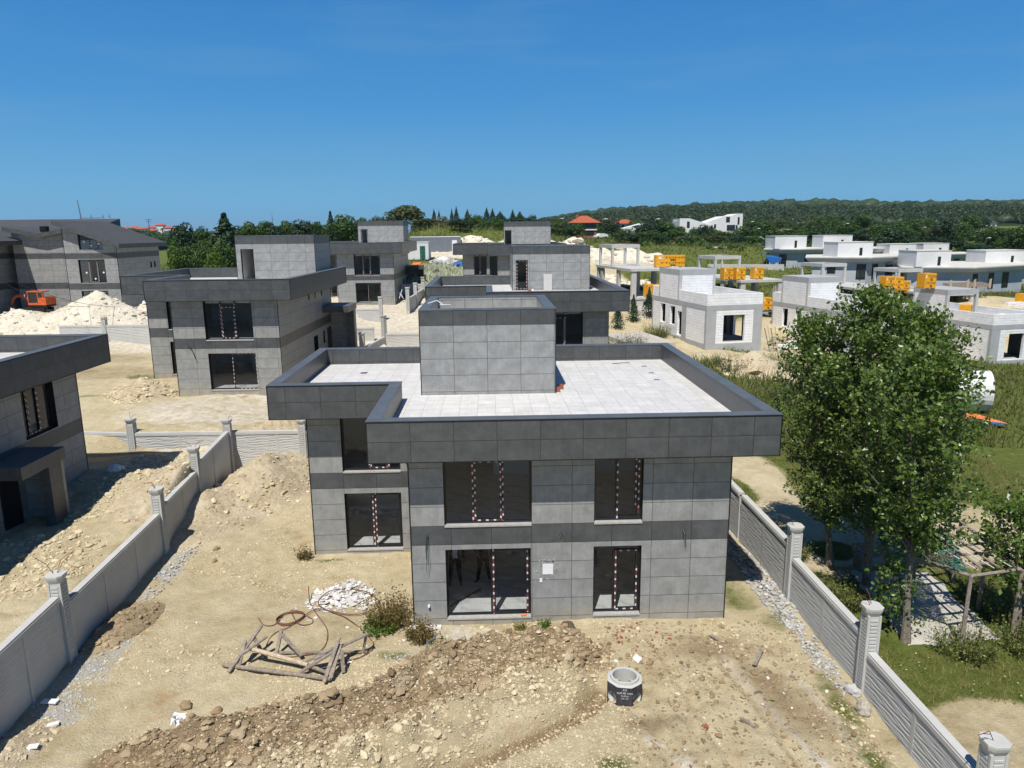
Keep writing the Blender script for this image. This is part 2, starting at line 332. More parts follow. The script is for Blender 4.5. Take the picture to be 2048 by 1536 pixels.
# ------------------------------------------------------------------ terrain
ZP=np.array([(-13,10,1.0),(-16,20,1.0),(-17,26,1.15),(-13.2,20,1.35),(-13.6,27,1.55),(-15,31,1.75),(-19,36,2.0),(-24,30,1.2),(-28,20,1.0),
 (-13,37,2.15),(-17,40,2.4),(-10,38,2.2),(-14,45,2.5),(-25,43,2.4),(-22,50,2.5),(-28,58,2.5),(-33,66,3.0),(-30,72,3.3),(-38,72,3.6),(-45,72,3.8),(-55,74,4.0),(-36,84,4.0),(-44,90,4.3),
 (-10,43,2.0),(-9,50,2.0),(-5,39,1.65),(2,39,1.6),(7,40,1.4),(-2,50,1.7),(6,52,1.6),(10,44,1.0),(10,52,1.1),(-8,60,2.2),(-9,68,2.6),(-16,72,3.6),(-12,80,3.9),(-8,86,4.1),(-5,75,3.7),(4,80,3.6),(2,66,3.0),(-20,66,3.2),
 (-8,87,5.0),(-9,96,6.2),(-6,105,7.0),(-14,104,6.8),(0,105,6.8),(-11,112,7.6),(-8,120,8.4),(-2,122,9.2),(10,118,8.6),(6,135,10.6),(-10,135,10.8),(-8,148,12.6),(2,148,12.0),(10,150,10.4),(20,150,9.4),(-25,130,9.5),(22,118,7.2),(28,140,8.0),
 (12,70,1.4),(13,60,1.0),(15,66,1.2),(20,60,1.0),(20,74,1.4),(26,62,.7),(27,72,.7),(16,86,3.2),(14,95,4.6),(22,98,4.2),(33,64,-.1),(40,64,-.9),(47,62,-1.4),(56,64,-1.9),(60,72,-2),
 (30,88,1.6),(38,88,.9),(30,104,4.6),(42,100,4.2),(50,96,3.4),(60,92,3.0),(75,95,2.5),(40,120,5.2),(55,120,5.0),(70,120,4.6),(34,150,8.6),(50,160,8.3),(70,160,7),(90,150,6),(100,110,3),
 (10.5,15,-.35),(10.5,25,-.1),(10.5,34,.2),(13,13,-.4),(14,22,-.25),(18,18,-.4),(16,30,-.1),(22,26,-.3),(24,36,-.2),(32,46,-.35),(30,38,-.4),(40,50,-.8),(40,40,-.7),(52,52,-1.6),(14,42,.4),(18,50,.5),(25,52,.2),(36,56,-.6),(60,40,-1.5),(40,25,-1),(25,10,-.8),
 (-60,95,4.6),(-80,110,5),(-30,150,8),(-70,160,6.5),(-110,180,5),(0,180,10),(40,210,9),(100,200,7.5),(160,220,6),(-150,250,5),(0,260,9.5),(150,300,10),(60,300,10.5),(-200,120,4),(200,120,-1),(-90,40,1),(110,30,-3),(0,-40,-.4),(-60,-20,.5),(60,-20,-1.5)],float)
def sstep(a,b,x): t=np.clip((x-a)/(b-a),0,1); return t*t*(3-2*t)
def vnoise(x,y,s,seed=0):
    x=np.asarray(x)/s; y=np.asarray(y)/s; xi=np.floor(x).astype(np.int64); yi=np.floor(y).astype(np.int64); fx=x-xi; fy=y-yi
    fx=fx*fx*(3-2*fx); fy=fy*fy*(3-2*fy)
    def h(a,b):
        n=(a*374761393+b*668265263+seed*982451653)&0xffffffff; n=((n^(n>>13))*1274126177)&0xffffffff; return ((n^(n>>16))&0xffff)/65535.
    return (h(xi,yi)*(1-fx)+h(xi+1,yi)*fx)*(1-fy)+(h(xi,yi+1)*(1-fx)+h(xi+1,yi+1)*fx)*fy-.5
def lfx(y): return np.interp(y,[0,18.9,25.3,35.4],[-10.9,-11.9,-12.15,-12.95])
BANK=[(-9.2,13.2),(-8.1,15.3),(-6.4,16.0),(-4.6,16.6),(-3.0,17.4),(-1.9,18.7),(0.1,19.2),(2.6,19.4),(3.0,18.4),(2.4,17.0),(1.1,16.1),(-.5,15.1),(-1.9,14.2),(-3.2,13.0)]
RIDGE=[(-8.6,14.9),(-7.4,15.2),(-6,15.75),(-4.4,16.15),(-3.1,16.75),(-2.1,17.8),(-1.0,18.5),(.3,18.75),(1.6,18.8),(2.4,18.4)]
RUTS=[[(4.7,18.9),(4.9,17.0),(5.3,14.0),(5.5,12)],[(6.3,18.0),(6.6,16.2),(6.9,14),(7.1,12)],[(3.6,15.8),(3.9,14.8),(4.1,12)]]
TRENCH=[(-3.0,13.1),(-1.26,14.26),(.09,14.94),(1.31,15.59),(2.23,16.2),(2.7,17.0)]
def inpoly(x,y,P):
    c=np.zeros(x.shape,bool); n=len(P)
    for i in range(n):
        (x1,y1),(x2,y2)=P[i],P[(i+1)%n]
        k=((y1>y)!=(y2>y)); t=np.where(y2!=y1,(x2-x1)*(y-y1)/((y2-y1) or 1e-9)+x1,0); c^=k&(x<t)
    return c
def dline(x,y,P):
    d=np.full(np.shape(x),1e9)
    for (x1,y1),(x2,y2) in zip(P,P[1:]):
        L2=(x2-x1)**2+(y2-y1)**2; t=np.clip(((x-x1)*(x2-x1)+(y-y1)*(y2-y1))/L2,0,1); d=np.minimum(d,np.hypot(x-x1-t*(x2-x1),y-y1-t*(y2-y1)))
    return d
def zf(x,y,detail=True):
    x=np.atleast_1d(np.asarray(x,float)); y=np.atleast_1d(np.asarray(y,float)); shp=x.shape; x=x.ravel(); y=y.ravel()
    num=np.zeros(x.size); den=np.zeros(x.size)
    for px,py,pz in ZP:
        w=1/((x-px)**2+(y-py)**2+2.)**1.6; num+=w*pz; den+=w
    out=num/den
    D=np.hypot(x,y)
    az=np.arctan2(x,y)   # bearing from the viewpoint's foot
    # far ground: falls slowly to the left, long wooded ridge behind to the right
    far=np.interp(x,[-900,-300,0,300,900],[-10,0,8,10,12]); out=out*(1-sstep(220,420,D))+far*sstep(220,420,D)
    t=(x-80)/1400; prof=sstep(-40,190,x)*(1-.10*sstep(500,1400,x))
    out=out+16*np.exp(-((x+500)/210)**2-((y-930)/170)**2)+19*np.exp(-((x+640)/150)**2-((y-760)/120)**2)
    out=out+prof*sstep(330,850,y)*23+prof*vnoise(x,y,170,5)*sstep(500,900,y)*7-sstep(2500,5000,D)*90
    pl=sstep(-.16,.04,x-lfx(y))*(1-sstep(9.5,9.66,x))*(1-sstep(35.4,35.6,y))
    inner=.0+.12*sstep(-9.5,-11.8,x)-.18*sstep(18.5,12,y)*sstep(2,6,x)
    out=out*(1-pl)+inner*pl
    if detail:
        n=(vnoise(x,y,2.6,1)*.15+vnoise(x,y,.9,2)*.10+vnoise(x,y,.36,3)*.06*(.4+np.abs(vnoise(x,y,3.1,19))*2.4))
        out=out+n*(D<300)*np.clip(1,0,1)
        hs=np.zeros(x.size)
        for q in ((7.2,7),(-14,7)):pass
        b=inpoly(x,y,BANK); db=dline(x,y,BANK+[BANK[0]]); k=np.where(b,sstep(0,.9,db),0)
        out=out+k*(.16+.55*np.abs(vnoise(x,y,.8,9))+.44*np.abs(vnoise(x,y,.4,8))+.3*np.abs(vnoise(x,y,.22,18)))
        rd=dline(x,y,RIDGE)+vnoise(x,y,.7,33)*.35; out=out+(1-sstep(.05,.75,rd))*(.30+.35*np.abs(vnoise(x,y,.5,34))+.25*np.abs(vnoise(x,y,.2,35)))
        for RT in RUTS: q=dline(x,y,RT); out=out-.07*(1-sstep(.06,.2,q))+.04*(sstep(.12,.24,q)-sstep(.26,.4,q))
        dt=dline(x,y,TRENCH); out=out-.42*(1-sstep(.12,.5,dt)); out=out-.95*sstep(30,34.2,y)*(1-sstep(35.3,35.6,y))*(1-sstep(-.2,.02,x-lfx(y)))*sstep(-22,-20,x)
        # excavated, lumpy ground right of the bank
        z=sstep(3,4.5,x)*(1-sstep(8.4,9.2,x))*(1-sstep(18.6,19.9,y))*(y<20.5); out=out+z*(.16*np.abs(vnoise(x,y,.55,11))+.10*np.abs(vnoise(x,y,.25,12)))
        a=((x<lfx(y)-.5)&(y<37)&(x>-18)); out=out+a*(.24*np.abs(vnoise(x,y,.7,13))+.14*np.abs(vnoise(x,y,.3,14)))
    return out.reshape(shp)
def Z(x,y): return float(zf(x,y)[0])
def axis(segs):
    o=[]
    for a,b,st in segs: o+=list(np.arange(a,b,st))
    o.append(segs[-1][1]); return np.array(o)
def rdist(x,y): return np.minimum(dline(x,y,RIDGE),dline(x,y,[(-8.6,13.7),(-6,14.7),(-3.6,15.5),(-1.8,16.6),(.4,17.9),(1.6,18.2)])+.12)
XS=axis([(-6000,-1500,450),(-1500,-400,60),(-400,-120,14),(-120,-50,2.2),(-50,-20,.55),(-20,-13,.16),(-13,10.6,.10),(10.6,16,.16),(16,50,.55),(50,130,2.2),(130,420,12),(420,1700,50),(1700,6000,430)])
YS=axis([(-300,-30,30),(-30,12,2.5),(12,24,.10),(24,37,.15),(37,70,.5),(70,140,1.2),(140,260,4),(260,420,12),(420,1300,30),(1300,2200,120),(2200,9000,500)])
GX,GY=np.meshgrid(XS,YS); GZ=zf(GX,GY)
nx,ny=len(XS),len(YS)
idx=np.arange(nx*ny).reshape(ny,nx); Q=np.stack([idx[:-1,:-1],idx[:-1,1:],idx[1:,1:],idx[1:,:-1]],-1).reshape(-1,4)
def ell(x,y,cx,cy,rx,ry,a=0,soft=.35):
    dx=x-cx; dy=y-cy; c_,s_=math.cos(a),math.sin(a); q=np.hypot((dx*c_+dy*s_)/rx,(-dx*s_+dy*c_)/ry); return 1-sstep(1-soft,1+soft,q)
def masks(x,y):
    D=np.hypot(x,y); n=vnoise(x,y,6,21)+.5
    g=np.zeros(x.shape); v=np.zeros(x.shape); d=np.zeros(x.shape); p=np.zeros(x.shape)
    right=sstep(9.5,9.9,x)
    g=np.maximum(g,right*.86)
    for e in ((12.5,15.6,1.6,1.0),(12,27,3.4,3.5),(17,27,5,3.2),(11,33,3,5),(12.9,14.2,2.5,1.5),(14.5,40,3,3)): g=g*(1-.95*ell(x,y,*e))
    for e in ((10.6,27.5,1.0,1.6),(12.8,25.2,1.0,.8),(11,31,.9,1.6)): g=np.maximum(g,.8*ell(x,y,*e))
    # beyond the building plots everything is meadow
    far=sstep(84,96,y)*sstep(-20,-8,x)+sstep(92,104,y)*(x<-8)+sstep(12,17,x)*sstep(30,36,y)+sstep(9.5,11,x)*sstep(44,50,y)
    g=np.maximum(g,np.clip(far,0,1)*.95); g=np.maximum(g,.9*ell(x,y,-8,95,6,11)); g=np.maximum(g,.95*sstep(-60,-90,x)*(y>30)); g=np.maximum(g,.95*sstep(160,240,D))
    # bare places in the meadow
    for e in ((35,76,9,9),(46,77,9,9),(57,78,9,9),(66,84,9,9),(31,62,4,4),(15.5,66,4,5),(17,80,4.6,10),(12,76,3,8),(19,62,5,3),(28,68,5,9),(24,58,3,3),(41,68,3,7),(9,118,16,7),(-3,119,9,4.5),(20,116,9,6),(16,104,4,8)): g=g*(1-.92*ell(x,y,*e))
    # tufts inside the plots
    for e in ((-6,25,.9,.22),(-2.9,18.75,.6,.3),(7.9,21.6,.75,1.2),(8.6,20.1,.6,.7),(8.7,16.3,.4,1.5),(8.5,14.2,.4,1.0),(-22.7,48.5,2,.8),(-20.4,41.8,1.2,.3),(-24.5,43,2.0,.5),(-1.6,19.4,.5,.3),(-19,66,2,.6),(2.6,14.2,.6,.3)): g=np.maximum(g,.62*ell(x,y,*e,soft=.95))
    for e in ((-11.1,19.0,.7,1.6),(-11.0,16.6,.8,1.4),(-11.4,24.2,.5,2.2),(8.95,22.8,.45,3.2,0.02),(9.0,18.6,.35,2.2),(9.0,26,.5,3),(-1.6,18.6,1.8,.35),(17,83,2.5,5),(10.1,27,.5,2.5),(13.4,44,2.5,4)): v=np.maximum(v,.55*ell(x,y,*e,**({} if len(e)>4 else {}),soft=.9) if len(e)<6 else .55*ell(x,y,*e))
    b=inpoly(x,y,BANK); b=inpoly(x+vnoise(x,y,1.1,71)*1.4,y+vnoise(x,y,.9,72)*1.0,BANK); rdd=rdist(x,y); d=np.where(b,.43,d); d=np.maximum(d,.82*(1-sstep(.35,1.05,rdd+vnoise(x,y,.8,36)*.5))); d=np.maximum(d,.56*ell(x,y,6.3,18.7,2.4,.9,soft=.9)); d=np.maximum(d,.58*ell(x,y,7.3,16.3,1.1,2.2,.3,soft=.9)); d=np.maximum(d,.55*ell(x,y,3.8,15.4,1.2,.5,soft=.9)); d=np.maximum(d,.6*ell(x,y,1.0,13.9,1.0,.4,soft=.9)); d=np.maximum(d,.9*(1-sstep(.1,.45,dline(x,y,TRENCH)))); d=np.maximum(d,.48*ell(x,y,-11.3,21.6,.8,.8)); d=np.maximum(d,.5*ell(x,y,-26,50,6,2.5)); d=np.maximum(d,.45*ell(x,y,-30,56,5,3))
    # whitish marl: rear yards, wheel tracks
    p=np.maximum(p,.8*sstep(55,62,y)*(x<-4)); p=np.maximum(p,.62*ell(x,y,-12,40,9,4)); p=np.maximum(p,.72*ell(x,y,-10,55,4,9)); p=np.maximum(p,.75*ell(x,y,9,118,18,8))
    p=np.maximum(p,.62*(1-sstep(.08,.3,dline(x,y,[(6.2,18.6),(6.7,16.5),(7.3,14.4),(7.6,13)])))); p=np.maximum(p,.62*(1-sstep(.08,.3,dline(x,y,[(3.6,14.9),(4.2,14.2),(4.6,13.2)]))));p=np.maximum(p,.55*(1-sstep(.08,.3,dline(x,y,[(8.0,17.5),(8.3,15.4),(8.4,13)]))))
    p=np.maximum(p,.62*ell(x,y,-1.3,19.9,1.5,.5)); p=np.maximum(p,.6*ell(x,y,-9.5,14.3,2,.5)); p=np.maximum(p,.6*ell(x,y,-15,34,3,2))
    return g,v,d,p
near=(GY<430)&(GX>-400)&(GX<420)
g,v,d,p=masks(GX,GY)
# ground sheet: yards, meadows (near) and the wooded ridge (far) are the same sheet with two materials
cx_=(GX[:-1,:-1]+GX[1:,1:])/2; cy_=(GY[:-1,:-1]+GY[1:,1:])/2; mi=((cy_>430)|(np.abs(cx_)>430)).astype(int).ravel()
gr=npmesh('ground',np.stack([GX,GY,GZ],-1).reshape(-1,3),Q,4,['ground','hills'],smooth=True,mi=mi); tag(gr,kind='structure')
at=gr.data.color_attributes.new('mask','FLOAT_COLOR','POINT'); at.data.foreach_set('color',np.stack([g,v,d,p],-1).astype(np.float32).ravel())
mb=MB(); mb.face([(-6000,600,-30),(3000,9000,-30),(-6000,9000,-30)]); tag(mb.build('sea','water'),kind='structure')

# scattered clods / stones / shards: numpy lumps
ICO=None
def lump_arr(n=1):
    t=(1+5**.5)/2; v=np.array([(-1,t,0),(1,t,0),(-1,-t,0),(1,-t,0),(0,-1,t),(0,1,t),(0,-1,-t),(0,1,-t),(t,0,-1),(t,0,1),(-t,0,-1),(-t,0,1)],float); v/=np.linalg.norm(v[0])
    fc=np.array([(0,11,5),(0,5,1),(0,1,7),(0,7,10),(0,10,11),(1,5,9),(5,11,4),(11,10,2),(10,7,6),(7,1,8),(3,9,4),(3,4,2),(3,2,6),(3,6,8),(3,8,9),(4,9,5),(2,4,11),(6,2,10),(8,6,7),(9,8,1)])
    for _ in range(n-1):
        v=list(map(tuple,v)); ed={}; nf=[]
        def mid(a,b):
            k=(min(a,b),max(a,b))
            if k not in ed: q=(np.array(v[a])+np.array(v[b])); v.append(tuple(q/np.linalg.norm(q))); ed[k]=len(v)-1
            return ed[k]
        for a,b_,c_ in fc: ab=mid(a,b_); bc=mid(b_,c_); ca=mid(c_,a); nf+=[(a,ab,ca),(b_,bc,ab),(c_,ca,bc),(ab,bc,ca)]
        v=np.array(v); fc=np.array(nf)
    return v,fc
def lumps(name,P,sz,mat,sub=1,flat=.7,jag=.28,smooth=False):
    """P (n,3) positions, sz (n,) sizes"""
    v,fc=lump_arr(sub); n=len(P); V=np.repeat(v[None],n,0)*(1+jag*nr.normal(size=(n,len(v),1))); 
    a=nr.uniform(0,6.28,n); ca,sa=np.cos(a),np.sin(a); sc=np.stack([nr.uniform(.7,1.3,n),nr.uniform(.7,1.3,n),nr.uniform(.6,1.1,n)*flat],-1)
    V=V*sc[:,None,:]*np.asarray(sz)[:,None,None]; X=V[...,0]*ca[:,None]-V[...,1]*sa[:,None]; Y=V[...,0]*sa[:,None]+V[...,1]*ca[:,None]
    V=np.stack([X,Y,V[...,2]],-1)+np.asarray(P)[:,None,:]
    Fc=(fc[None]+(np.arange(n)*len(v))[:,None,None]).reshape(-1,3)
    return npmesh(name,V.reshape(-1,3),Fc,3,mat,smooth=smooth)
def scatter(n,xr,yr,test=None):
    x=nr.uniform(*xr,n); y=nr.uniform(*yr,n)
    if test is not None: k=test(x,y); x,y=x[k],y[k]
    return x,y
# clods of the spoil bank (nobody could count them)
inb=lambda x,y,m=.0: inpoly(x+vnoise(x,y,1.1,71)*1.5,y+vnoise(x,y,.9,72)*1.1,BANK)&(dline(x,y,TRENCH)>.32)
x,y=scatter(46000,(-9.8,3.4),(12.8,20),lambda x,y:inb(x,y)&(rdist(x,y)<1.0)); s=np.clip(nr.lognormal(-4.15,.5,len(x)),.008,.045); tag(lumps('soil_crumbs',np.stack([x,y,zf(x,y)+s*.1],-1),s,'soil_clod',1,.75,.2),kind='stuff')
for nm_,mt_,tst in (('soil_clods','soil_clod',lambda x,y:inb(x,y)&(rdist(x,y)+vnoise(x,y,.6,74)*.5<.72)),('sandy_clods','sand_clod',lambda x,y:inb(x,y)&(rdist(x,y)>.6)&(vnoise(x,y,.9,75)>-.22))):
    x,y=scatter(9000,(-9.4,3.1),(12.8,19.8),tst); s=np.clip(nr.lognormal(-3.3,.55,len(x)),.02,.14); tag(lumps(nm_,np.stack([x,y,zf(x,y)-s*.12],-1),s,mt_,1,.8,.17),kind='stuff')
x,y=scatter(420,(-9.4,3.1),(12.8,19.8),lambda x,y:inb(x,y)&(rdist(x,y)<.75)); s=nr.uniform(.08,.17,len(x)); tag(lumps('earth_blocks',np.stack([x,y,zf(x,y)-s*.2],-1),s,'soil_clod',2,.65,.15),kind='stuff')
x,y=scatter(52000,(-17.5,9.4),(12.8,35),lambda x,y: (vnoise(x,y,1.7,31)>-.02)&~((x>-2.4)&(x<7.1)&(y>20.4))&~((x>-6.6)&(x<7.1)&(y>25.5))); s=np.clip(nr.lognormal(-4.05,.5,len(x)),.007,.07)*np.where((x<lfx(y)),1.9,1)
tag(lumps('sand_crumbs',np.stack([x,y,zf(x,y)+s*.2],-1),s,'sand_clod',1,.75,.2),kind='stuff')
x,y=scatter(16000,(-6,3.4),(12.8,18.5)); s=np.clip(nr.lognormal(-4.2,.5,len(x)),.008,.05); tag(lumps('sand_crumbs',np.stack([x,y,zf(x,y)+s*.1],-1),s,'sand_clod',1,.75,.2),kind='stuff')
x,y=scatter(2600,(3,9.0),(12.8,20.2)); s=np.clip(nr.lognormal(-3.7,.5,len(x)),.012,.11); tag(lumps('earth_lumps',np.stack([x,y,zf(x,y)+s*.2],-1),s,'soil_clod',1,.75,.2),kind='stuff')
def gv(x,y): return (vnoise(x,y,.8,91)>.02)*(ell(x,y,-11.1,19.0,.7,1.6)+ell(x,y,-11.0,16.6,.8,1.4)+ell(x,y,-11.4,24.2,.4,2.2)+ell(x,y,8.9,22.8,.45,3.2)+ell(x,y,9.0,18.6,.35,2.2)+ell(x,y,-1.6,18.7,1.6,.3)>.45)
x,y=scatter(60000,(-12,9.4),(13,30),gv); s=nr.uniform(.01,.035,len(x)); tag(lumps('gravel',np.stack([x,y,zf(x,y)+s*.2],-1),s,'rubble',1,.6,.2),kind='stuff')
# ------------------------------------------------------------------ clad villas
def inset(P,d):
    n=len(P); o=[]
    for i in range(n):
        a,b,c=Vector(P[i-1]),Vector(P[i]),Vector(P[(i+1)%n]); e1=(b-a).normalized(); e2=(c-b).normalized()
        n1=Vector((-e1.y,e1.x)); n2=Vector((-e2.y,e2.x)); k=(n1+n2)/(1+n1.dot(n2)); q=b+k*d; o.append((q.x,q.y))
    return o
def wall(mb,a,b,z0,z1,holes,bands=(),th=.3,mo=0,md=1,mi_=2,off=0,rev=3,sillrev=None,inner=True):
    """wall from a to b (outer face on the right-hand side); holes=(s0,s1,z0,z1); bands=(z0,z1) use material md"""
    a=Vector((*a,0)); b=Vector((*b,0)); L_=(b-a).length; e=(b-a)/L_; n=Vector((e.y,-e.x,0))
    ss=sorted({0,L_,*[h[0] for h in holes],*[h[1] for h in holes]}); zs=sorted({z0,z1,*[q for h in holes for q in h[2:4]],*[q for k in bands for q in k if z0<q<z1]})
    P=lambda s,z,k=0: a+e*s+Vector((0,0,z))-n*k
    for s0,s1 in zip(ss,ss[1:]):
        for q0,q1 in zip(zs,zs[1:]):
            sm,qm=(s0+s1)/2,(q0+q1)/2
            if any(h[0]<sm<h[1] and h[2]<qm<h[3] for h in holes): continue
            m_=md if any(k[0]<qm<k[1] for k in bands) else mo
            mb.face([P(s0,q0),P(s1,q0),P(s1,q1),P(s0,q1)],m_,[(s0-off,q0-.17),(s1-off,q0-.17),(s1-off,q1-.17),(s0-off,q1-.17)])
            if inner: mb.face([P(s1,q0,th),P(s0,q0,th),P(s0,q1,th),P(s1,q1,th)],mi_)
    for h in holes:
        s0,s1,q0,q1=h[:4]
        mb.face([P(s0,q0),P(s0,q0,th),P(s0,q1,th),P(s0,q1)][::-1],rev); mb.face([P(s1,q0),P(s1,q0,th),P(s1,q1,th),P(s1,q1)],rev)
        mb.face([P(s0,q1),P(s1,q1),P(s1,q1,th),P(s0,q1,th)][::-1],rev); mb.face([P(s0,q0),P(s1,q0),P(s1,q0,th),P(s0,q0,th)],rev)
def strip(mb,a,b,w,out,mi=0):
    """flat tape strip a->b of width w, standing 3 mm proud of the frame; v of the uv runs along it"""
    a=Vector(a); b=Vector(b); e=(b-a); L_=e.length; e/=L_; s=e.cross(out).normalized()*w/2; o=rng.random()
    mb.face([a-s,b-s,b+s,a+s],mi,[(0,o),(0,o+L_),(w,o+L_),(w,o)])
def window(parent,a,b,h,mull=(),sash=(),tapes=(),name='window',rec=.17,sill=True,glass=True,frame='frame_black',full=True):
    """frame in the hole h of wall a->b. mull: s positions of mullions; sash=(s0,s1,z0,z1) opening leaves; tapes: list of ('v',s,z0,z1)/('h',z,s0,s1)"""
    a=Vector((*a,0)); b=Vector((*b,0)); e=(b-a).normalized(); n=Vector((e.y,-e.x,0)); s0,s1,z0,z1=h[:4]; fw=.065
    B=Matrix(((e.x,-n.x,0,a.x),(e.y,-n.y,0,a.y),(0,0,1,0),(0,0,0,1)))   # local: x along wall, y inwards, z up
    mb=MB()
    def bx(x0,x1,q0,q1,y0=rec,y1=rec+.07): mb.box(x0,y0,q0,x1,y1,q1,0,B)
    bx(s0+.001,s0+fw,z0+.001,z1-.001); bx(s1-fw,s1-.001,z0+.001,z1-.001); bx(s0+fw,s1-fw,z0+.001,z0+fw); bx(s0+fw,s1-fw,z1-fw,z1-.001)
    for q in mull: bx(q-.03,q+.03,z0+fw,z1-fw)
    for (x0,x1,q0,q1) in sash:
        y0,y1=rec-.022,rec+.06
        bx(x0,x0+.06,q0,q1,y0,y1); bx(x1-.06,x1,q0,q1,y0,y1); bx(x0+.06,x1-.06,q0,q0+.06,y0,y1); bx(x0+.06,x1-.06,q1-.06,q1,y0,y1)
    fo=mb.build(name,frame,parent)
    if glass:
        g_=MB(); g_.face([B@Vector(p) for p in ((s0+.02,rec+.035,z0+.02),(s1-.02,rec+.035,z0+.02),(s1-.02,rec+.035,z1-.02),(s0+.02,rec+.035,z1-.02))]); g_.build('glass','glass',fo)
    if sill:
        k=MB(); k.box(s0+.004,-.03,z0-.045,s1-.004,rec-.002,z0+.004,0,B); k.build('sill','stone_sill',fo)
    if tapes:
        k=MB(); nn=-(B.to_3x3()@Vector((0,1,0)))
        for t_ in tapes:
            y=rec-.026
            if t_[0]=='v': strip(k,B@Vector((t_[1],y,t_[2])),B@Vector((t_[1],y,t_[3])),.044,nn)
            else: strip(k,B@Vector((t_[2],y,t_[1])),B@Vector((t_[3],y,t_[1])),.044,nn)
        k.build('protective_tape','tape',fo)
    return fo
BAND=[(2.57,3.17)]
def leafT(x0,x1,q0,q1,top=True,bot=True,wide=True):
    """tapes round an opening leaf, doubled on the jamb"""
    t=[('v',x0+.03,q0,q1),('v',x1-.03,q0,q1)]
    if wide: t+=[('v',x0-.035,q0,q1),('v',x1+.035,q0,q1)]
    if top: t.append(('h',q1-.03,x0,x1))
    if bot: t.append(('h',q0+.03,x0,x1))
    return t
def villa(name,label,loc,rz,W,E,St,D,tower,front,wing,side,group=None,tdoor=None,interior=True,porch=None,base=-1.0,hollow=True,roofbits=True):
    """two-storey clad villa. local origin: front-left corner of the big fascia; front faces -y"""
    T=thing(name,label,'house',loc,rz,group)
    out=[(0,0),(W,0),(W,D),(-E,D),(-E,St),(0,St)]
    inn=inset(out,.36)
    mb=MB(); mb.off=(0,.03)
    mb.ring(out,inn,5.43,6.60,0,top=False,bot=False); mb.build('parapet','clad_dark',T)
    mb=MB(); mb.ring(inset(out,-.012),inset(out,.375),6.60,6.638); mb.build('parapet_cap','cap_metal',T)
    mb=MB()
    for (x,y) in out: m2=MB(); m2.box(x-.014,y-.014,5.42,x+.014,y+.014,6.598); m2.build('corner_strip','edge_trim',T)
    for i in range(6):
        a,b=out[i],out[(i+1)%6]; mb.beam((*a,5.428),(*b,5.428),.022); mb.beam((*a,6.603),(*b,6.603),.03)
    mb.build('edge_trim','edge_trim',T)
    mb=MB(); mb.prism(inset(out,.355),5.60,5.93,0,bot=False,sides=False); mb.build('roof_deck','roof_tile',T)
    wl=1.0; wr=W-1.05; wb=D-.9; ww=-E+1.03; wv=St+.9
    foot=[(wl,.87),(wr,.87),(wr,wb),(ww,wb),(ww,wv),(wl,wv)]
    mb=MB(); q=inset(out,.02); mb.prism(q,5.44,5.50,0,top=False,sides=False); mb.build('soffit','soffit',T)
    mb=MB()
    segs={'front':(foot[0],foot[1]),'side':(foot[1],foot[2]),'back':(foot[2],foot[3]),'wl':(foot[3],foot[4]),'wing':(foot[4],foot[5]),'fl':(foot[5],foot[0])}
    H={'front':front,'wing':wing,'side':side}
    for k,(a,b) in segs.items(): wall(mb,a,b,base,5.435,[w_[0] for w_ in H.get(k,[])],BAND,off=0)
    mb.build('wall',['clad_light','clad_dark','plaster','edge_trim'],T)
    for (x,y) in foot: mb=MB(); mb.box(x-.016,y-.016,base,x+.016,y+.016,5.43); mb.build('corner_trim','edge_trim',T)
    for k,ws in H.items():
        for w_ in ws: window(T,*segs[k],w_[0],**(w_[1] if len(w_)>1 else {}))
    fi=inset(foot,.299)
    mb=MB(); mb.prism(fi,.0,.15,0); mb.prism(fi,2.8,3.15,1,top=False); mb.prism(fi,3.12,3.151,0,bot=False,sides=False); mb.prism(fi,5.2,5.40,1); mb.build('floor',['marble_floor','plaster'],T)
    if interior:
        mb=MB(); x1=fi[1][0]; y1=fi[2][1]
        ym=fi[0][1]+4.4 if St>5.05 and W>10 else fi[0][1]+5.2
        for z0,z1 in ((.15,2.8),(3.152,5.2)):
            mb.box(fi[0][0]+2.2,ym,z0,x1,ym+.15,z1); mb.box(fi[0][0]+(x1-fi[0][0])*.56,ym+.15,z0,fi[0][0]+(x1-fi[0][0])*.56+.15,y1,z1)
            mb.box(fi[4][0],wv+4,z0,fi[0][0]+2.2,wv+4.15,z1)
        mb.build('partition','plaster',T)
    # stair tower on the roof
    u0,u1,v0,v1=tower; top=9.05; tp=[(u0,v0),(u1,v0),(u1,v1),(u0,v1)]
    mb=MB(); holes=[tdoor] if tdoor else []
    wall(mb,tp[0],tp[1],5.93,8.99,holes,[(8.45,9.05)],.25,off=0); 
    for a,b in ((1,2),(2,3),(3,0)): wall(mb,tp[a],tp[b],5.93,8.99,[],[(8.45,9.05)],.25)
    ti=inset(tp,.34); mb.ring(tp,ti,8.3,8.99,0,1,top=False,bot=False) if False else None
    for i in range(4):
        a,b=ti[i],ti[(i+1)%4]; mb.face([(*b,8.3),(*a,8.3),(*a,8.99),(*b,8.99)],0)
    mb.prism(ti,8.3,8.52,4,bot=False,sides=False)
    mb.off=(0,0)
    to=mb.build('stair_tower',['clad_light','clad_dark','plaster','edge_trim','slab_concrete'],T)
    # shift tile rows of the tower so that a joint lies under the dark course
    uvl=to.data.uv_layers[0].data
    for d_ in uvl: d_.uv[1]+=.17-.05; 
    mb=MB(); mb.ring(inset(tp,-.012),inset(tp,.355),8.99,9.03); mb.build('tower_cap','cap_metal',to)
    for (x,y) in tp: mb=MB(); mb.box(x-.014,y-.014,5.931,x+.014,y+.014,8.985); mb.build('tower_trim','edge_trim',to)
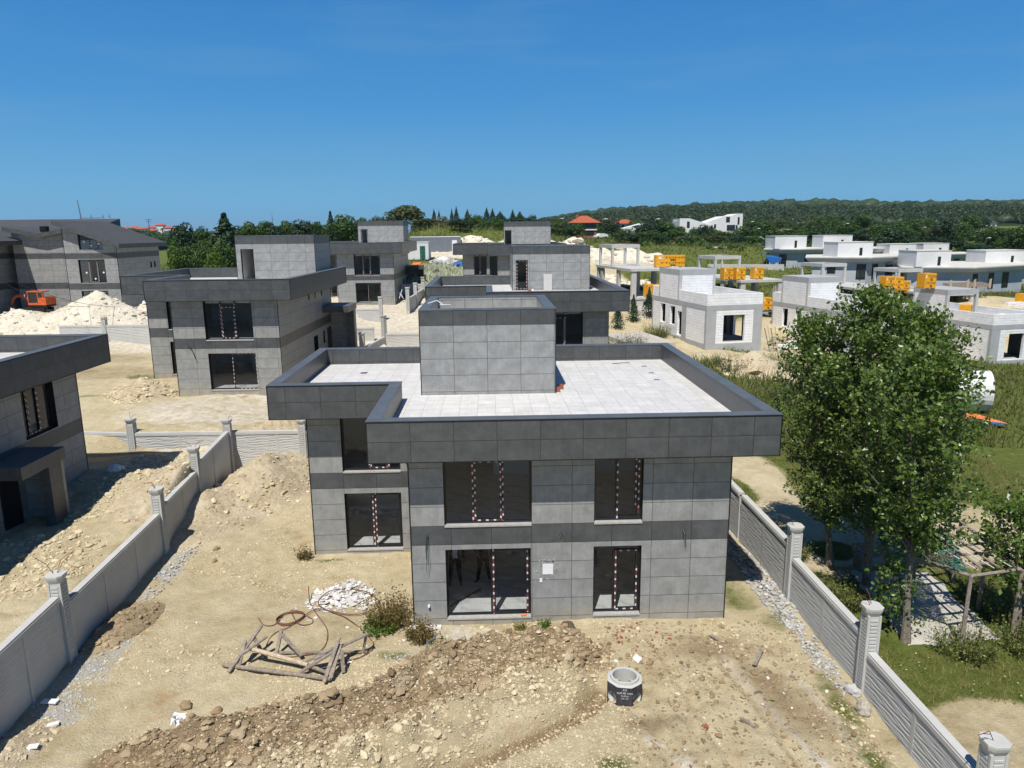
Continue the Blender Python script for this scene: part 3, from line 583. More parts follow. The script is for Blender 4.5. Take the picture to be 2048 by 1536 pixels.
    if tdoor:
        if tdoor[4]=='frame':
            s0,s1,z0,z1=tdoor[:4]; window(to,tp[0],tp[1],tdoor,mull=(),sash=[(s0+.05,s1-.05,z0+.05,z1-.05)],tapes=leafT(s0+.05,s1-.05,z0+.05,z1-.05,wide=False),name='door',rec=.12,sill=False)
        mb=MB(); mb.box(tp[0][0]+tdoor[1]+.5,v0+.251,5.935,tp[0][0]+tdoor[1]+.6,v1-.26,8.2); mb.face([(u0+.25,v0+.25,5.94),(u1-.25,v0+.25,5.94),(u1-.25,v1-.25,5.94),(u0+.25,v1-.25,5.94)]); mb.build('stair_wall','plaster',to)
    if porch:
        v0,v1,zt,pw=porch
        mb=MB(); mb.off=(0,.05); mb.box(wr+.002,v0,zt-.42,wr+pw,v1,zt); mb.box(wr+.002,v1-.35,base,wr+pw-.12,v1-.002,zt-.42,1); mb.box(wr+pw-.36,v1-1.1,base,wr+pw-.002,v1-.351,zt-.42)
        po=mb.build('porch',['clad_dark','clad_light'],T); k=MB(); k.box(wr+.004,v0-.01,zt+.001,wr+pw+.012,v1+.01,zt+.03); k.build('porch_cap','cap_metal',po)
        k=MB(); k.box(wr+.003,v1-1.75,.0,wr+.05,v1-.75,2.25); k.build('entrance_door','frame_black',T)
    return T
# ---- main house
W1_=11.57
def s_(u0,u1,z0,z1): return (u0-1.0,u1-1.0,z0,z1)
def wide(h,sm,lw=.93): # big window with a central tilting leaf
    c=(h[0]+h[1])/2; x0,x1=c-lw/2,c+lw/2; q0,q1=h[2]+.07,h[3]-.07
    return dict(mull=(x0-.03,x1+.03),sash=[(x0,x1,q0,q1)],tapes=leafT(x0,x1,q0,min(q1,5.25)))
hb=s_(2.01,4.57,.17,2.41); hu=s_(2.01,4.60,3.17,5.42); sb=s_(6.46,7.91,.17,2.41); su=s_(6.46,7.91,3.17,5.42)
c=(hb[0]+hb[1])/2+.12
front=[(hu,dict(mull=(hu[0]+.86,hu[0]+1.74),sash=[(hu[0]+.89,hu[0]+1.71,3.24,5.12)],tapes=leafT(hu[0]+.89,hu[0]+1.71,3.24,5.12))),
 (hb,dict(mull=(c-.03,c+.06),sash=[(c+.02,hb[1]-.07,.24,2.34)],tapes=[('v',c+.03,.2,2.38),('v',hb[1]-.10,.24,1.05),('v',hb[1]-.10,1.3,2.3)])),
 (su,dict(mull=(su[0]+.68,),sash=[(su[0]+.68,su[1]-.07,3.24,5.36)],tapes=[('v',su[0]+.71,3.2,5.3),('v',su[1]-.1,3.4,5.3),('v',su[1]-.19,3.5,5.3)])),
 (sb,dict(mull=(sb[0]+.64,),sash=[(sb[0]+.67,sb[1]-.08,.24,2.22)],tapes=[('v',sb[0]+.70,.24,2.2),('v',sb[1]-.11,.24,1.7),('h',2.19,sb[0]+.7,sb[1]-.1),('h',.27,sb[0]+.7,sb[1]-.1)]))]
ww=-4.2+1.03
def t_(u0,u1,z0,z1): return (u0-ww,u1-ww,z0,z1)
gu=t_(-1.97,.12,3.2,5.42); gb=t_(-1.97,.10,.17,2.37)
wing=[(gu,dict(mull=(gu[0]+.98,),sash=[(gu[0]+.98,gu[0]+1.62,3.27,5.3)],tapes=leafT(gu[0]+.98,gu[0]+1.62,3.27,5.3)+[])),
 (gb,dict(mull=(gb[0]+.97,gb[0]+1.06),sash=[(gb[0]+1.04,gb[1]-.07,.24,2.3)],tapes=[('v',gb[0]+1.0,.2,2.33),('v',gb[0]+1.10,.2,2.33)]))]
MAIN=villa('clad_villa','nearest grey clad villa with white tiled roof terrace and two men inside',(-3.435,19.545,0),0,W1_,4.2,5.11,13.37,(.95,5.80,6.34,11.8),front,wing,[])
# side openings on the left wall of the front block are not seen
# ---- type with narrow front and roof door
def typeB(name,label,loc,rz,detail,tdoor,porch,D=14.9,group='grey clad villas behind the nearest one',open_=True):
    W=8.25
    a=(2.88-1,5.68-1,3.07,5.42); bq=(2.92-1,5.70-1,.09,2.28)
    ca=(a[0]+a[1])/2; fr=[(a,dict(mull=(a[0]+.93,a[0]+1.75),sash=[(a[0]+.96,a[0]+1.72,3.14,5.0)],tapes=leafT(a[0]+.96,a[0]+1.72,3.14,5.0)+[('v',a[0]+.93,5,5.35),('v',a[0]+1.75,5,5.35)])),
        (bq,dict(mull=(bq[0]+1.36,),tapes=[('v',bq[0]+1.36,.12,2.25),('v',bq[1]-.05,.12,2.2),('h',2.22,bq[0]+1.5,bq[1]-.1),('h',.14,bq[0]+1.7,bq[1]-.1)]))]
    w0=-3.9+1.03
    wi=[((-1.6-w0,-.2-w0,3.08,5.42),dict(mull=(-1.0-w0,),tapes=[('v',-1.0-w0,3.2,5.3),('v',-.9-w0,3.2,5.3)])),((-1.6-w0,-.2-w0,.09,2.28),dict(mull=(-.9-w0,),tapes=[('v',-.9-w0,.2,2.2)])),((.15-w0,.95-w0,3.08,5.42),{})]
    if 'H5' in detail: wi=wi
    sd=[((6.75,7.05,4.75,5.12),dict(sill=False)),((8.4,8.65,4.75,5.12),dict(sill=False)),((10.2,10.5,4.75,5.12),dict(sill=False)),((7.5,8.6,.0,2.15),dict(sill=False,mull=(8.05,))),((10.15,10.6,1.3,2.2),dict(sill=False))]
    return villa(name,label,loc,rz,W,3.9,5.1,D,(1.85,7.3,9.72,14.2),fr,wi,sd,group,tdoor,porch=porch)
V2=typeB('clad_villa','grey clad villa left of the nearest one, open doorway in its roof tower',(-19.48,42.17,2.575),R(-1.3),'H2',(.33,1.22,6.0,8.12,'open'),(11.1,14.0,3.95,1.9))
V4=typeB('clad_villa','grey clad villa right behind the nearest villa with a board leaning on its stair tower',(-.13,42.06,1.675),R(.2),'H4',(.24,1.08,5.97,8.05,'frame'),None,D=16.2)
V3=typeB('clad_villa','farther grey clad villa left of the white site containers',(-17.5,80.28,4.065),R(-.69),'H3',(.33,1.15,6.0,8.07,'frame'),(11.1,14.0,3.6,2.0))
V5=typeB('clad_villa','farthest grey clad villa standing in line behind the two front villas',(-.04,77.37,3.785),R(-.57),'H5',(.1,.85,6.0,8.05,'open2'),None,D=13.2)
# ---- villa cut by the left edge: seen is its side with a porch
bx0,by0,bz=-16.553,31.82,.943
Wq,Dq=9.6,16.0; sd=[((Dq-.9-.87-3.71,Dq-.9-.87-1.66,3.22,5.42),dict(mull=(Dq-.9-.87-3.2,Dq-.9-.87-2.55),sash=[(Dq-.9-.87-3.2,Dq-.9-.87-2.55,3.3,5.3)],tapes=leafT(Dq-.9-.87-3.2,Dq-.9-.87-2.55,3.3,5.3),sill=False))]
VA=villa('clad_villa','grey clad villa cut by the left edge with a black porch',(bx0-Wq,by0-Dq,bz),R(-.5),Wq,3.0,5.1,Dq,(1.0,5.0,2.5,8.0),[],[],sd,'grey clad villas behind the nearest one',None,interior=False,porch=(Dq-7.35,Dq-4.75,2.98,1.45))

# ---- things on and at the villas
def bits(name,label,cat,build,loc=(0,0,0),rz=0,group=None,kind=None):
    mb=MB(); mats=build(mb); o=mb.build(name,mats,None,loc=loc,rz=rz); return tag(o,label,cat,group,kind)
X0,Y0=-3.435,19.545
def brick(loc,rz,rx,label):
    def bd(mb): mb.box(-.095,-.065,0,.095,.065,.19); mb.box(-.07,-.04,.1901,-.01,.04,.1915,1); mb.box(.01,-.04,.1901,.07,.04,.1915,1); return ['brick_red','edge_trim']
    o=bits('hollow_brick',label,'brick',bd,loc,rz,'hollow bricks beside the roof tower'); o.rotation_euler.x=rx; return o
brick((2.62,26.55,5.933),.2,0,'upright hollow brick in the sun beside the roof tower')
brick((2.45,26.1,5.933),.1,0,'hollow brick in the shadow corner of the roof tower')
bits('roof_rod','thin dark rod lying on the white roof terrace near its back edge','rod',lambda mb:(mb.tube([(0,0,.015),(.5,.06,.02),(.8,.02,.02)],.012,6),['edge_trim'])[1],(5.4,31.6,5.932),.15)
for i,(x,y,l) in enumerate(((6.85,30.9,'round black roof outlet nearest the back corner of the terrace'),(6.85,29.4,'round roof outlet in the middle of the three on the terrace'),(6.75,28.0,'round roof outlet nearest to the viewer of the three on the terrace'))):
    def bd(mb): mb.lathe([(0,.02),(.05,.022),(.055,.012),(.11,.01),(.12,0)],20); return ['steel_grey']
    bits('roof_drain',l,'roof drain',bd,(x-.2,y,5.931),0,'roof drains on the white terrace')
bits('roof_grate','small square drain grate on the left wing of the white roof','roof drain',lambda mb:(mb.box(-.14,-.14,0,.14,.14,.008),[mb.box(-.12,-.12+k*.05,.008,.12,-.1+k*.05,.012,1) for k in range(5)],['steel_grey','edge_trim'])[2],(-5.3,30.4,5.931))
bits('cable_bundle','white pipe and cable left loose on the top of the roof tower','cable',lambda mb:(mb.tube([(0,0,.02),(.35,.1,.12),(.55,-.45,.05),(.62,-.7,.02)],.018,6),mb.tube([(.5,-.62,.02),(.75,-.7,.03),(.9,-.6,.02)],.015,6),['white_paint'])[2],(-2.32,27.9,9.034))
# wires hanging from the facade
def wires(label,x,z,col,ln,n=3,y=20.38):
    def bd(mb):
        for k in range(n):
            a=(rng.uniform(-.03,.03),0,0); d=rng.uniform(-.12,.16); mb.tube([a,(d*.5,-.06,.02-.2*ln),(d,-.04-.03*k,-ln*(.6+.2*k))],.008,5,k%2)
        return col
    return bits('loose_wires',label,'wires',bd,(x,y,z),0,'wires hanging out of facades')
wires('tangle of teal wires hanging left of the big window of the nearest villa',X0+1.5,2.9,['green_net','edge_trim'],.9,4)
wires('thin black wires hanging from the dark band at the right of the nearest villa',X0+9.15,2.9,['edge_trim','steel_grey'],.5,3)
wires('short wire end in the dark band at the middle of the nearest villa',X0+5.5,2.9,['blue_plastic','edge_trim'],.1,2)
x,y=(-19.48+3.9*1),(42.17+.8); bits('loose_wires','black cable hanging on the front of the villa left of the nearest one','wires',lambda mb:(mb.tube([(-.3,-.02,.15),(-.1,-.1,.1),(.05,-.06,-.2),(.2,-.04,-.75)],.018,5),['edge_trim'])[1],(-17.45,42.9,2.575+2.75),0,'wires hanging out of facades')
bits('wall_outlet','white pipe end sticking out low on the front wall of the nearest villa','pipe',lambda mb:(mb.tube([(0,0,0),(0,-.09,0)],.035,10),['white_paint'])[1],(X0+1.47,20.41,.62))
# notice sheet with plaster round it
def bd(mb): mb.box(-.22,-.008,-.29,.22,-.004,.29,0); return ['paper_white']
nb=thing('wall_notice','white sheet taped to the front wall between the two ground floor windows','notice',(X0+5.08,20.41,1.72))
k=MB(); k.box(-.16,-.012,-.17,.16,-.002,.17); k.build('sheet','paper_white',nb)
k=MB()
for i in range(34):
    a=rng.uniform(0,6.28); x=.27*math.cos(a)+rng.uniform(-.06,.06); z=.28*math.sin(a)+rng.uniform(-.06,.06); s=rng.uniform(.008,.03); k.box(x-s*1.6,-.006,z-s,x+s,-.001,z+s)
k.build('adhesive_dabs','stone_sill',nb)
k=MB(); k.box(-.25,-.02,-.42,-.17,-.001,-.3); k.build('loose_strip','paper_white',nb)
bits('glove','orange cloth glove lying on the sill of the big ground floor window','glove',lambda mb:([mb.tube([(0,0,.03),(.07+.012*k,-.05+.028*k,.03)],[.028,.012],6) for k in range(4)],mb.tube([(-.09,0,.03),(.01,0,.035)],[.035,.042],8),['orange_cloth'])[2],(X0+4.35,20.45,.17),.3)
bits('floor_batten','dark batten lying across the floor inside the big ground floor window','batten',lambda mb:(mb.beam((0,0,.02),(.95,1.05,.02),.05),['frame_black'])[1],(X0+2.05,21.15,.152))
# white board leaning on the tower of the villa behind
bits('leaning_board','pale board leaning on the stair tower of the villa behind the nearest one','board',lambda mb:(mb.box(-.3,-.02,0,.3,.02,1.15),['concrete_pale'])[1],(-.13+4.3,42.06+9.62,1.675+5.94)).rotation_euler.x=R(-4)
bits('brick_stub','red brick on the roof in front of the tower door of the villa behind','brick',lambda mb:(mb.box(-.13,-.08,0,.13,.08,.1),mb.box(.16,-.06,0,.28,.05,.14,1),['brick_red','white_paint'])[2],(2.85,42.06+9.3,1.675+5.935),0)
bits('vent_pipe','small white pipe end on the inner parapet of the villa at the left edge','pipe',lambda mb:(mb.tube([(0,0,0),(0,-.16,.0),(0,-.18,-.08)],.05,8),['white_paint'])[1],(-20.9,31.4,7.25))
# ------------------------------------------------------------------ concrete boundary walls
def ribs(name,a,b,z0,z1,parent,mat='concrete_fence',amp=.022,pitch=.085,step=.07,seed=0):
    """undulating horizontal ribs on the right-hand side of a->b, as real relief"""
    a=np.array(a,float); b=np.array(b,float); L_=np.hypot(*(b-a)); e=(b-a)/L_; n=np.array([e[1],-e[0]])
    S_=np.arange(0,L_+step/2,step); S_[-1]=L_; T_=np.arange(z0,z1,pitch/4); SS,TT=np.meshgrid(S_,T_)
    row=np.floor(TT/pitch); ph=TT/pitch+.30*np.sin(SS*3.4+seed+row*2.1)+.16*np.sin(SS*7.3+row*4.7)
    d=amp*np.abs(np.sin(ph*math.pi))**.6; jt=np.minimum(np.abs((SS%2.2)-0),np.abs(2.2-(SS%2.2)))<.035; d=np.where(jt,amp*.9,d)
    V=np.stack([a[0]+e[0]*SS+n[0]*d,a[1]+e[1]*SS+n[1]*d,TT],-1).reshape(-1,3); m_,k_=len(T_),len(S_)
    ix=np.arange(m_*k_).reshape(m_,k_); Fc=np.stack([ix[:-1,:-1],ix[:-1,1:],ix[1:,1:],ix[1:,:-1]],-1).reshape(-1,4)
    o=npmesh(name,V,Fc,4,mat,parent); return o
def fence(label,P,tops,ptops,ribside='R',zb=-.6,group='concrete boundary walls',ribz=1.25,fine=False,thick=.14,amp=.022,lo=None,pw=.31):
    """P pillar positions, tops[i] panel tops between P[i] and P[i+1] (None: gap), ptops pillar tops"""
    T=thing('boundary_wall',label,'wall',(0,0,0),0,group)
    for i in range(len(P)-1):
        if tops[i] is None: continue
        a=Vector(P[i]); b=Vector(P[i+1]); e=(b-a).normalized(); n=Vector((e.y,-e.x)); a2=a+e*(pw/2-.02); b2=b-e*(pw/2-.02); zt=tops[i]; L_=(b2-a2).length
        zl=zb if lo is None else lo[i]
        B=Matrix(((e.x,-n.x,0,a2.x),(e.y,-n.y,0,a2.y),(0,0,1,0),(0,0,0,1))); mb=MB()
        mb.box(0,-thick/2,zl,L_,thick/2,zt-.1,0,B); mb.box(0,-thick/2-.05,zt-.16,L_,thick/2+.05,zt-.05,0,B); mb.box(0,-thick/2-.03,zt-.05,L_,thick/2+.03,zt,0,B); 
        k=2.2
        while k<L_-.6: mb.box(k-.06,-thick/2-.035,zl,k+.06,thick/2+.035,zt-.165,0,B); k+=2.2
        po=mb.build('panel','concrete_fence',T)
        rz0=zt-ribz if ribz else zl
        off=n*(thick/2+.002)
        if 'R' in ribside: ribs('relief',a2+off,b2+off,rz0,zt-.165,po,amp=amp,step=.07 if not fine else .14,pitch=.085 if not fine else .07,seed=i)
        if 'L' in ribside: ribs('relief',b2-off,a2-off,rz0,zt-.165,po,amp=amp,step=.08,seed=i,pitch=.085)
    for i,p in enumerate(P):
        if ptops[i] is None: continue
        zt=ptops[i]; q=P[min(i+1,len(P)-1)]; q0=P[max(i-1,0)]; e=(Vector(q)-Vector(q0)).normalized(); rz=math.atan2(e.y,e.x); B=Matrix.Translation((p[0],p[1],0))@Matrix.Rotation(rz,4,'Z')
        mb=MB(); h=pw/2; mb.box(-h,-h,zb,h,h,zt-.2,0,B)
        for s1,s2 in ((1,0),(-1,0),(0,1),(0,-1)): # raised corners leave a sunk ribbed face
            for k in range(int((zt-.35-max(zb,zt-2.4))/.1)):
                z=zt-.33-k*.1; x0=s1*h if s1 else -h*.62; mb.box(min(s1*h,s1*h+s1*.018) if s1 else -h*.6,min(s2*h,s2*h+s2*.018) if s2 else -h*.6,z-.055,max(s1*h,s1*h+s1*.018) if s1 else h*.6,max(s2*h,s2*h+s2*.018) if s2 else h*.6,z,0,B)
        for sx in (-1,1):
            for sy_ in (-1,1): mb.box(sx*h-.035 if sx>0 else sx*h-.02,sy_*h-.035 if sy_>0 else sy_*h-.02,zb,sx*h+.02 if sx>0 else sx*h+.035,sy_*h+.02 if sy_>0 else sy_*h+.035,zt-.22,0,B)
        # flared octagonal cap
        def oc(w_,c_): return [(w_,w_-c_),(w_-c_,w_),(c_-w_,w_),(-w_,w_-c_),(-w_,c_-w_),(c_-w_,-w_),(w_-c_,-w_),(w_,c_-w_)]
        lv=[(oc(h+.01,.05),zt-.22),(oc(h+.06,.08),zt-.12),(oc(h+.08,.10),zt-.05),(oc(h+.08,.10),zt-.004),(oc(h+.07,.09),zt)]
        for (A,za),(D_,zd) in zip(lv,lv[1:]):
            for k in range(8): j=(k+1)%8; mb.face([B@Vector((*A[k],za)),B@Vector((*A[j],za)),B@Vector((*D_[j],zd)),B@Vector((*D_[k],zd))])
        mb.face([B@Vector((*q,zt)) for q in lv[-1][0]])
        pi=mb.build('pillar','concrete_pale',T)
        mb=MB()
        for k in range(rng.choice((2,3))):
            a=rng.uniform(0,6.28); l=rng.uniform(.25,.6); b0=Vector((p[0]+.05*math.cos(a),p[1]+.05*math.sin(a),zt-.02)); dd=Vector((math.cos(a),math.sin(a),0))
            mb.tube([b0,b0+dd*l*.3+Vector((0,0,l*.5)),b0+dd*l*.9+Vector((0,0,l*rng.uniform(.45,.95)))],.008,5)
        mb.build('rebar','rust',pi)
    return T
fence('pale concrete wall with pillars along the right side of the nearest plot',[(9.55,7.6),(9.55,12.0),(9.55,16.62),(9.55,21.35),(9.55,26.1),(9.55,30.8),(9.55,35.4)],[1.0,1.17,1.52,1.84,1.84,2.0],[1.9,2.09,2.38,2.55,None,None,2.85],'L',ribz=None,lo=[-.6]*6,amp=.03)
fence('grey concrete wall with pillars left of the nearest plot, holding back soil',[(-11.6,12.4),(-11.9,18.8),(-12.18,25.6),(-12.5,29.9),(-12.93,35.1)],[2.12,1.80,1.98,2.28],[2.6,2.72,2.72,2.98,2.85],'R',ribz=1.15,fine=True,amp=.012)
fence('concrete wall crossing behind the nearest plot with wavy relief',[(-22,36.2),(-17.75,35.5),(-12.95,35.42),(-9.37,35.4),(-4.6,35.4),(.2,35.4)],[2.13,2.15,2.15,2.15,2.15],[None,2.87,None,2.7,2.7,None],'R',ribz=1.9,amp=.028)
fence('shaded concrete wall beside the big marl heap on the left',[(-36.5,62.8),(-32.4,62.4),(-27.4,61.9),(-22.6,61.4)],[4.3,4.35,4.5],[None,5.0,None,None],'R',zb=1.2,ribz=1.7,amp=.03)
fence('low concrete wall with two tall pillars in front of the farther left villa',[(-17.0,63.5),(-9.9,63.6),(-9.3,66.0)],[3.65,None],[None,None,None],'R',zb=.8,ribz=1.6,amp=.03)
fence('pale concrete wall between two plots left of the nearest stair tower',[(-9.7,55.5),(-8.9,61.8),(-4.2,61.6)],[3.1,3.35],[4.3,4.9,None],'R',zb=.8,ribz=1.7,amp=.03)
fence('wall with pillars running back beside the villa behind the nearest one',[(-8.2,74.5),(-7.9,79.5),(-7.6,86.0)],[5.2,5.3],[6.3,6.4,6.3],'R',zb=2.4,ribz=1.8,amp=.03)
fence('short concrete wall near the daisy meadow',[(-13.5,86.6),(-7.7,86.4)],[5.8],[None,6.6],'R',zb=2.4,ribz=1.7,amp=.03)
fence('concrete wall in front of the farther left villa porch',[(-19.2,72.2),(-10.6,72.0)],[4.45],[None,5.6],'R',zb=2.2,ribz=1.6,amp=.03)

# ------------------------------------------------------------------ heaps of soil
def mound(label,cx,cy,rx,ry,h,mat='sand_clod',n=60,a=0,group='heaps of excavated soil',peaks=None,seed=0,jag=.14,lum=260,lsz=.06,fine=.4):
    """heap as a height field over an ellipse, with lumps as its child"""
    t=np.linspace(-1,1,n); U,Vv=np.meshgrid(t,t); rr=np.hypot(U,Vv); c_,s_=math.cos(a),math.sin(a); X=cx+U*rx*c_-Vv*ry*s_; Y=cy+U*rx*s_+Vv*ry*c_
    pk=peaks or [(0,0,1,1.0)]; Hh=np.zeros_like(X)
    for (pu,pv,ph,pr) in pk: q=np.clip(1-np.hypot(U-pu,Vv-pv)/pr,0,1); Hh=np.maximum(Hh,ph*(q**1.15))
    edge=1-sstep(.72,1.0,rr); Hh=Hh*edge
    nn=vnoise(X,Y,rx*.5,seed)*.5+vnoise(X,Y,rx*.2,seed+1)*.25+np.abs(vnoise(X,Y,fine,seed+2))*.35+vnoise(X,Y,fine*.4,seed+4)*.12
    Zz=zf(X,Y)+h*Hh+jag*h*nn*np.clip(Hh*3,0,1)*2-.12*sstep(.8,1,rr)-.02
    ix=np.arange(n*n).reshape(n,n); Fc=np.stack([ix[:-1,:-1],ix[:-1,1:],ix[1:,1:],ix[1:,:-1]],-1).reshape(-1,4)
    keep=(rr[:-1,:-1].ravel()<1.02); o=npmesh('soil_heap',np.stack([X,Y,Zz],-1).reshape(-1,3),Fc[keep],4,mat.replace('clod','heap'),smooth=True); tag(o,label,'soil heap',group)
    k=nr.integers(0,n*n,lum*3); k=k[(rr.ravel()[k]<.9)][:lum]; P=np.stack([X.ravel()[k],Y.ravel()[k],Zz.ravel()[k]],-1); s=np.clip(nr.lognormal(math.log(lsz),.6,len(k)),lsz*.4,lsz*5)
    q=lumps('clods',P,s,mat); q.parent=o; q['kind']='stuff'
    return o
for nm,c1,c2,c3 in (('sand_heap',(.36,.29,.18),(.52,.44,.31),(.66,.59,.45)),('soil_heap',(.27,.205,.12),(.39,.31,.195),(.50,.41,.28)),('marl_heap',(.46,.41,.31),(.66,.61,.50),(.78,.74,.64))):
    b=NB(nm,.95,.05); n1=b.noise(b.co(),1.1,6,.7); n2=b.noise(b.co(),7,5,.75); b.base(b.ramp(b.math('ADD',b.math('MULTIPLY',n1,.5),b.math('MULTIPLY',n2,.5)),[(.35,c1),(.5,c2),(.65,c3)])); b.bump(b.noise(b.co(),12,5,.8),.8,.08)
leaf('marl_clod',[(.40,.34,.25),(.6,.55,.44),(.74,.7,.6)],.0,.95,.05)
mound('heap of pale crumbly soil piled against the left wall behind the first bays',-11.6,31.0,3.2,7.0,1.75,'sand_clod',110,R(-18),peaks=[(.1,.35,1,.75),(.0,-.2,.6,.8),(-.2,-.6,.25,.5)],seed=3,lum=1500,lsz=.035,fine=.25)
mound('small brown soil heap against the left wall',-11.2,20.6,.8,1.9,.42,'soil_clod',60,R(-14),seed=4,lum=900,lsz=.02,fine=.15)
mound('low crumbly soil heap at the left wall in the foreground',-11.2,15.2,.7,1.5,.3,'sand_clod',50,R(-10),seed=14,lum=500,lsz=.02,fine=.15)
mound('crumbly soil heap in front of the corner of the villa left of the nearest one',-20.9,43.6,2.4,2.2,1.1,'sand_clod',70,0,seed=5,lum=1200,lsz=.045)
mound('big heap of whitish marl left of the villas in front of the excavator',-37.5,65.5,10,5.2,3.9,'marl_clod',130,R(4),peaks=[(.28,.1,1,.8),(-.35,0,.55,.75),(.75,0,.4,.45)],seed=6,lum=1100,lsz=.07,jag=.07)
mound('brown earth heap under the excavator',-44.2,73.4,3.6,3.0,1.5,'sand_clod',40,0,peaks=[(0,0,.75,1.3)],seed=31,lum=60,lsz=.08,jag=.03)
mound('pale heap between the excavator villa and the second villa',-33.8,74.5,3.6,2.4,2.0,'marl_clod',50,R(15),seed=7,lum=200,lsz=.1)
mound('small cone of sand behind the low wall of the farther left villa',-13.6,72.4,1.5,1.3,1.35,'marl_clod',40,0,seed=8,lum=60,lsz=.06)
mound('sand heap against the wall left of the nearest stair tower',-8.2,56.8,1.6,2.4,1.1,'marl_clod',50,0,seed=9,lum=120,lsz=.06)
mound('pale sand heap in the grass in front of the corner of the first block house',21.5,55.5,4.4,3.4,1.6,'sand_clod',70,R(-25),peaks=[(-.2,.1,1,.8),(.5,-.3,.5,.5)],seed=10,lum=120,lsz=.08,jag=.08)
for i,(cx,cy,rx,ry,h,l) in enumerate(((-4,124,13,6,2.2,'long bank of yellow soil behind the white containers'),(13,119,9,5,2.6,'bank of pale soil behind the concrete frame, nearer part'),(21,117,10,5,2.0,'bank of pale soil sloping down right behind the concrete frame'),(16,100,8,5,1.5,'pale soil slope seen through the posts of the concrete frame'))):
    mound(l,cx,cy,rx,ry,h,'marl_clod',60,R(-6*i),peaks=[(-.4,0,.8,.6),(.1,.1,1,.6),(.6,0,.7,.5)],seed=20+i,lum=120,lsz=.2,jag=.12,fine=1.2)

# ------------------------------------------------------------------ block houses under construction
IN=1
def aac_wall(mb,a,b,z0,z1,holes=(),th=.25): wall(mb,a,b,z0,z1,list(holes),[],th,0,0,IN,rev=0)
def block_house(label,loc,rz,right=True,base=-1.8,tower='block',left_holes=None,par=1.0):
    """one storey of aerated blocks between concrete columns, roof with block parapet and stair tower. x: right face, y: along the left face"""
    T=thing('block_house',label,'house',loc,rz,'unfinished white block houses')
    Wd,Dp=5.5,12.0
    mb=MB()
    lh=left_holes if left_holes is not None else [(8.75,9.9,1.4,3.25),(6.5,7.65,1.4,3.2),(5.02,5.95,.55,2.85)]
    rh=[(1.68,3.8,.5,3.0)]
    # left face is x=0: wall from (0,Dp) to (0,0): outer side is -x
    aac_wall(mb,(0,Dp),(0,0),.42,3.45,[(Dp-h[1],Dp-h[0],h[2],h[3]) for h in lh]); aac_wall(mb,(0,0),(Wd,0),.42,3.45,rh); aac_wall(mb,(Wd,0),(Wd,Dp),.42,3.45,[(3,4.6,.5,3.0)]); aac_wall(mb,(Wd,Dp),(0,Dp),.42,3.45)
    mb.build('block_wall',['aac_block','interior_shade'],T)  # inner faces coloured dark so the openings read as shaded rooms
    mb=MB(); mb.ring([(-.03,-.03),(Wd+.03,-.03),(Wd+.03,Dp+.03),(-.03,Dp+.03)],inset([(0,0),(Wd,0),(Wd,Dp),(0,Dp)],.5),base,.42); mb.prism([(.25,.25),(Wd-.25,.25),(Wd-.25,Dp-.25),(.25,Dp-.25)],.3,.44); mb.build('foundation','concrete_beam',T)
    mb=MB(); mb.prism([(-.02,-.02),(Wd+.02,-.02),(Wd+.02,Dp+.02),(-.02,Dp+.02)],3.45,3.90); mb.build('roof_slab','concrete_beam',T)
    for x0,x1,y0,y1 in ((-.012,.95,-.012,.30),(-.012,.3,4.0,5.0),(4.62,Wd+.012,-.012,.35),(-.012,.2,11.75,Dp+.012),(5.2,Wd+.012,5.2,5.8)):
        mb=MB(); mb.box(x0,y0,.43,x1,y1,3.449); mb.build('column','concrete_beam',T)
    mb=MB(); P=[(0,0),(Wd,0),(Wd,Dp),(0,Dp)]; mb.ring(P,inset(P,.2),3.901,3.9+par,0,bot=False)
    if tower=='open': mb.box(-.004,3.0,3.9,.204,3.7,3.9+par+.004)
    mb.build('parapet','aac_block',T)
    v0,v1,u1,zt=5.75,10.4,3.75,6.8
    if tower=='block':
        mb=MB(); aac_wall(mb,(-.003,v1),(-.003,v0),3.902,6.3); aac_wall(mb,(0,v0),(u1,v0),3.902,6.28); aac_wall(mb,(u1,v0),(u1,v1),3.902,6.28,[(1.6,2.6,3.95,6.0)]); aac_wall(mb,(u1,v1),(0,v1),3.902,6.28); t_=mb.build('stair_tower',['aac_block','interior_shade'],T)
    else:
        mb=MB(); aac_wall(mb,(-.003,v1),(-.003,v0),3.902,6.3); t_=mb.build('stair_tower',['aac_block','interior_shade'],T)
    mb=MB(); mb.box(-.015,v0-.015,6.281,u1+.015,v1+.015,zt); mb.build('tower_slab','concrete_beam',t_)
    for x,y in ((-.01,v0-.01),(u1-.27,v0-.01),(-.01,v1-.27),(u1-.27,v1-.27)):
        mb=MB(); mb.box(x-.004,y-.004,3.903,x+.285,y+.285,6.28); mb.build('tower_post','concrete_pale',t_)
    return T
BH=R(10.8)
block_house('leftmost white block house with two slim windows and a door',(19.4,64.5,1.15),BH)
block_house('second white block house, its front hidden by the poplar crowns',(33.6,68.2,0),BH,left_holes=[(6.6,7.6,1.4,3.3),(9.0,10.0,1.4,3.3)])
block_house('white block house right of the poplars with a yellow pallet on its tower roof',(47.6,67.3,-1.35),BH,tower='open',left_holes=[])
block_house('white block house cut off by the right edge',(62.5,70.5,-2.3),BH,tower='block',left_holes=[])
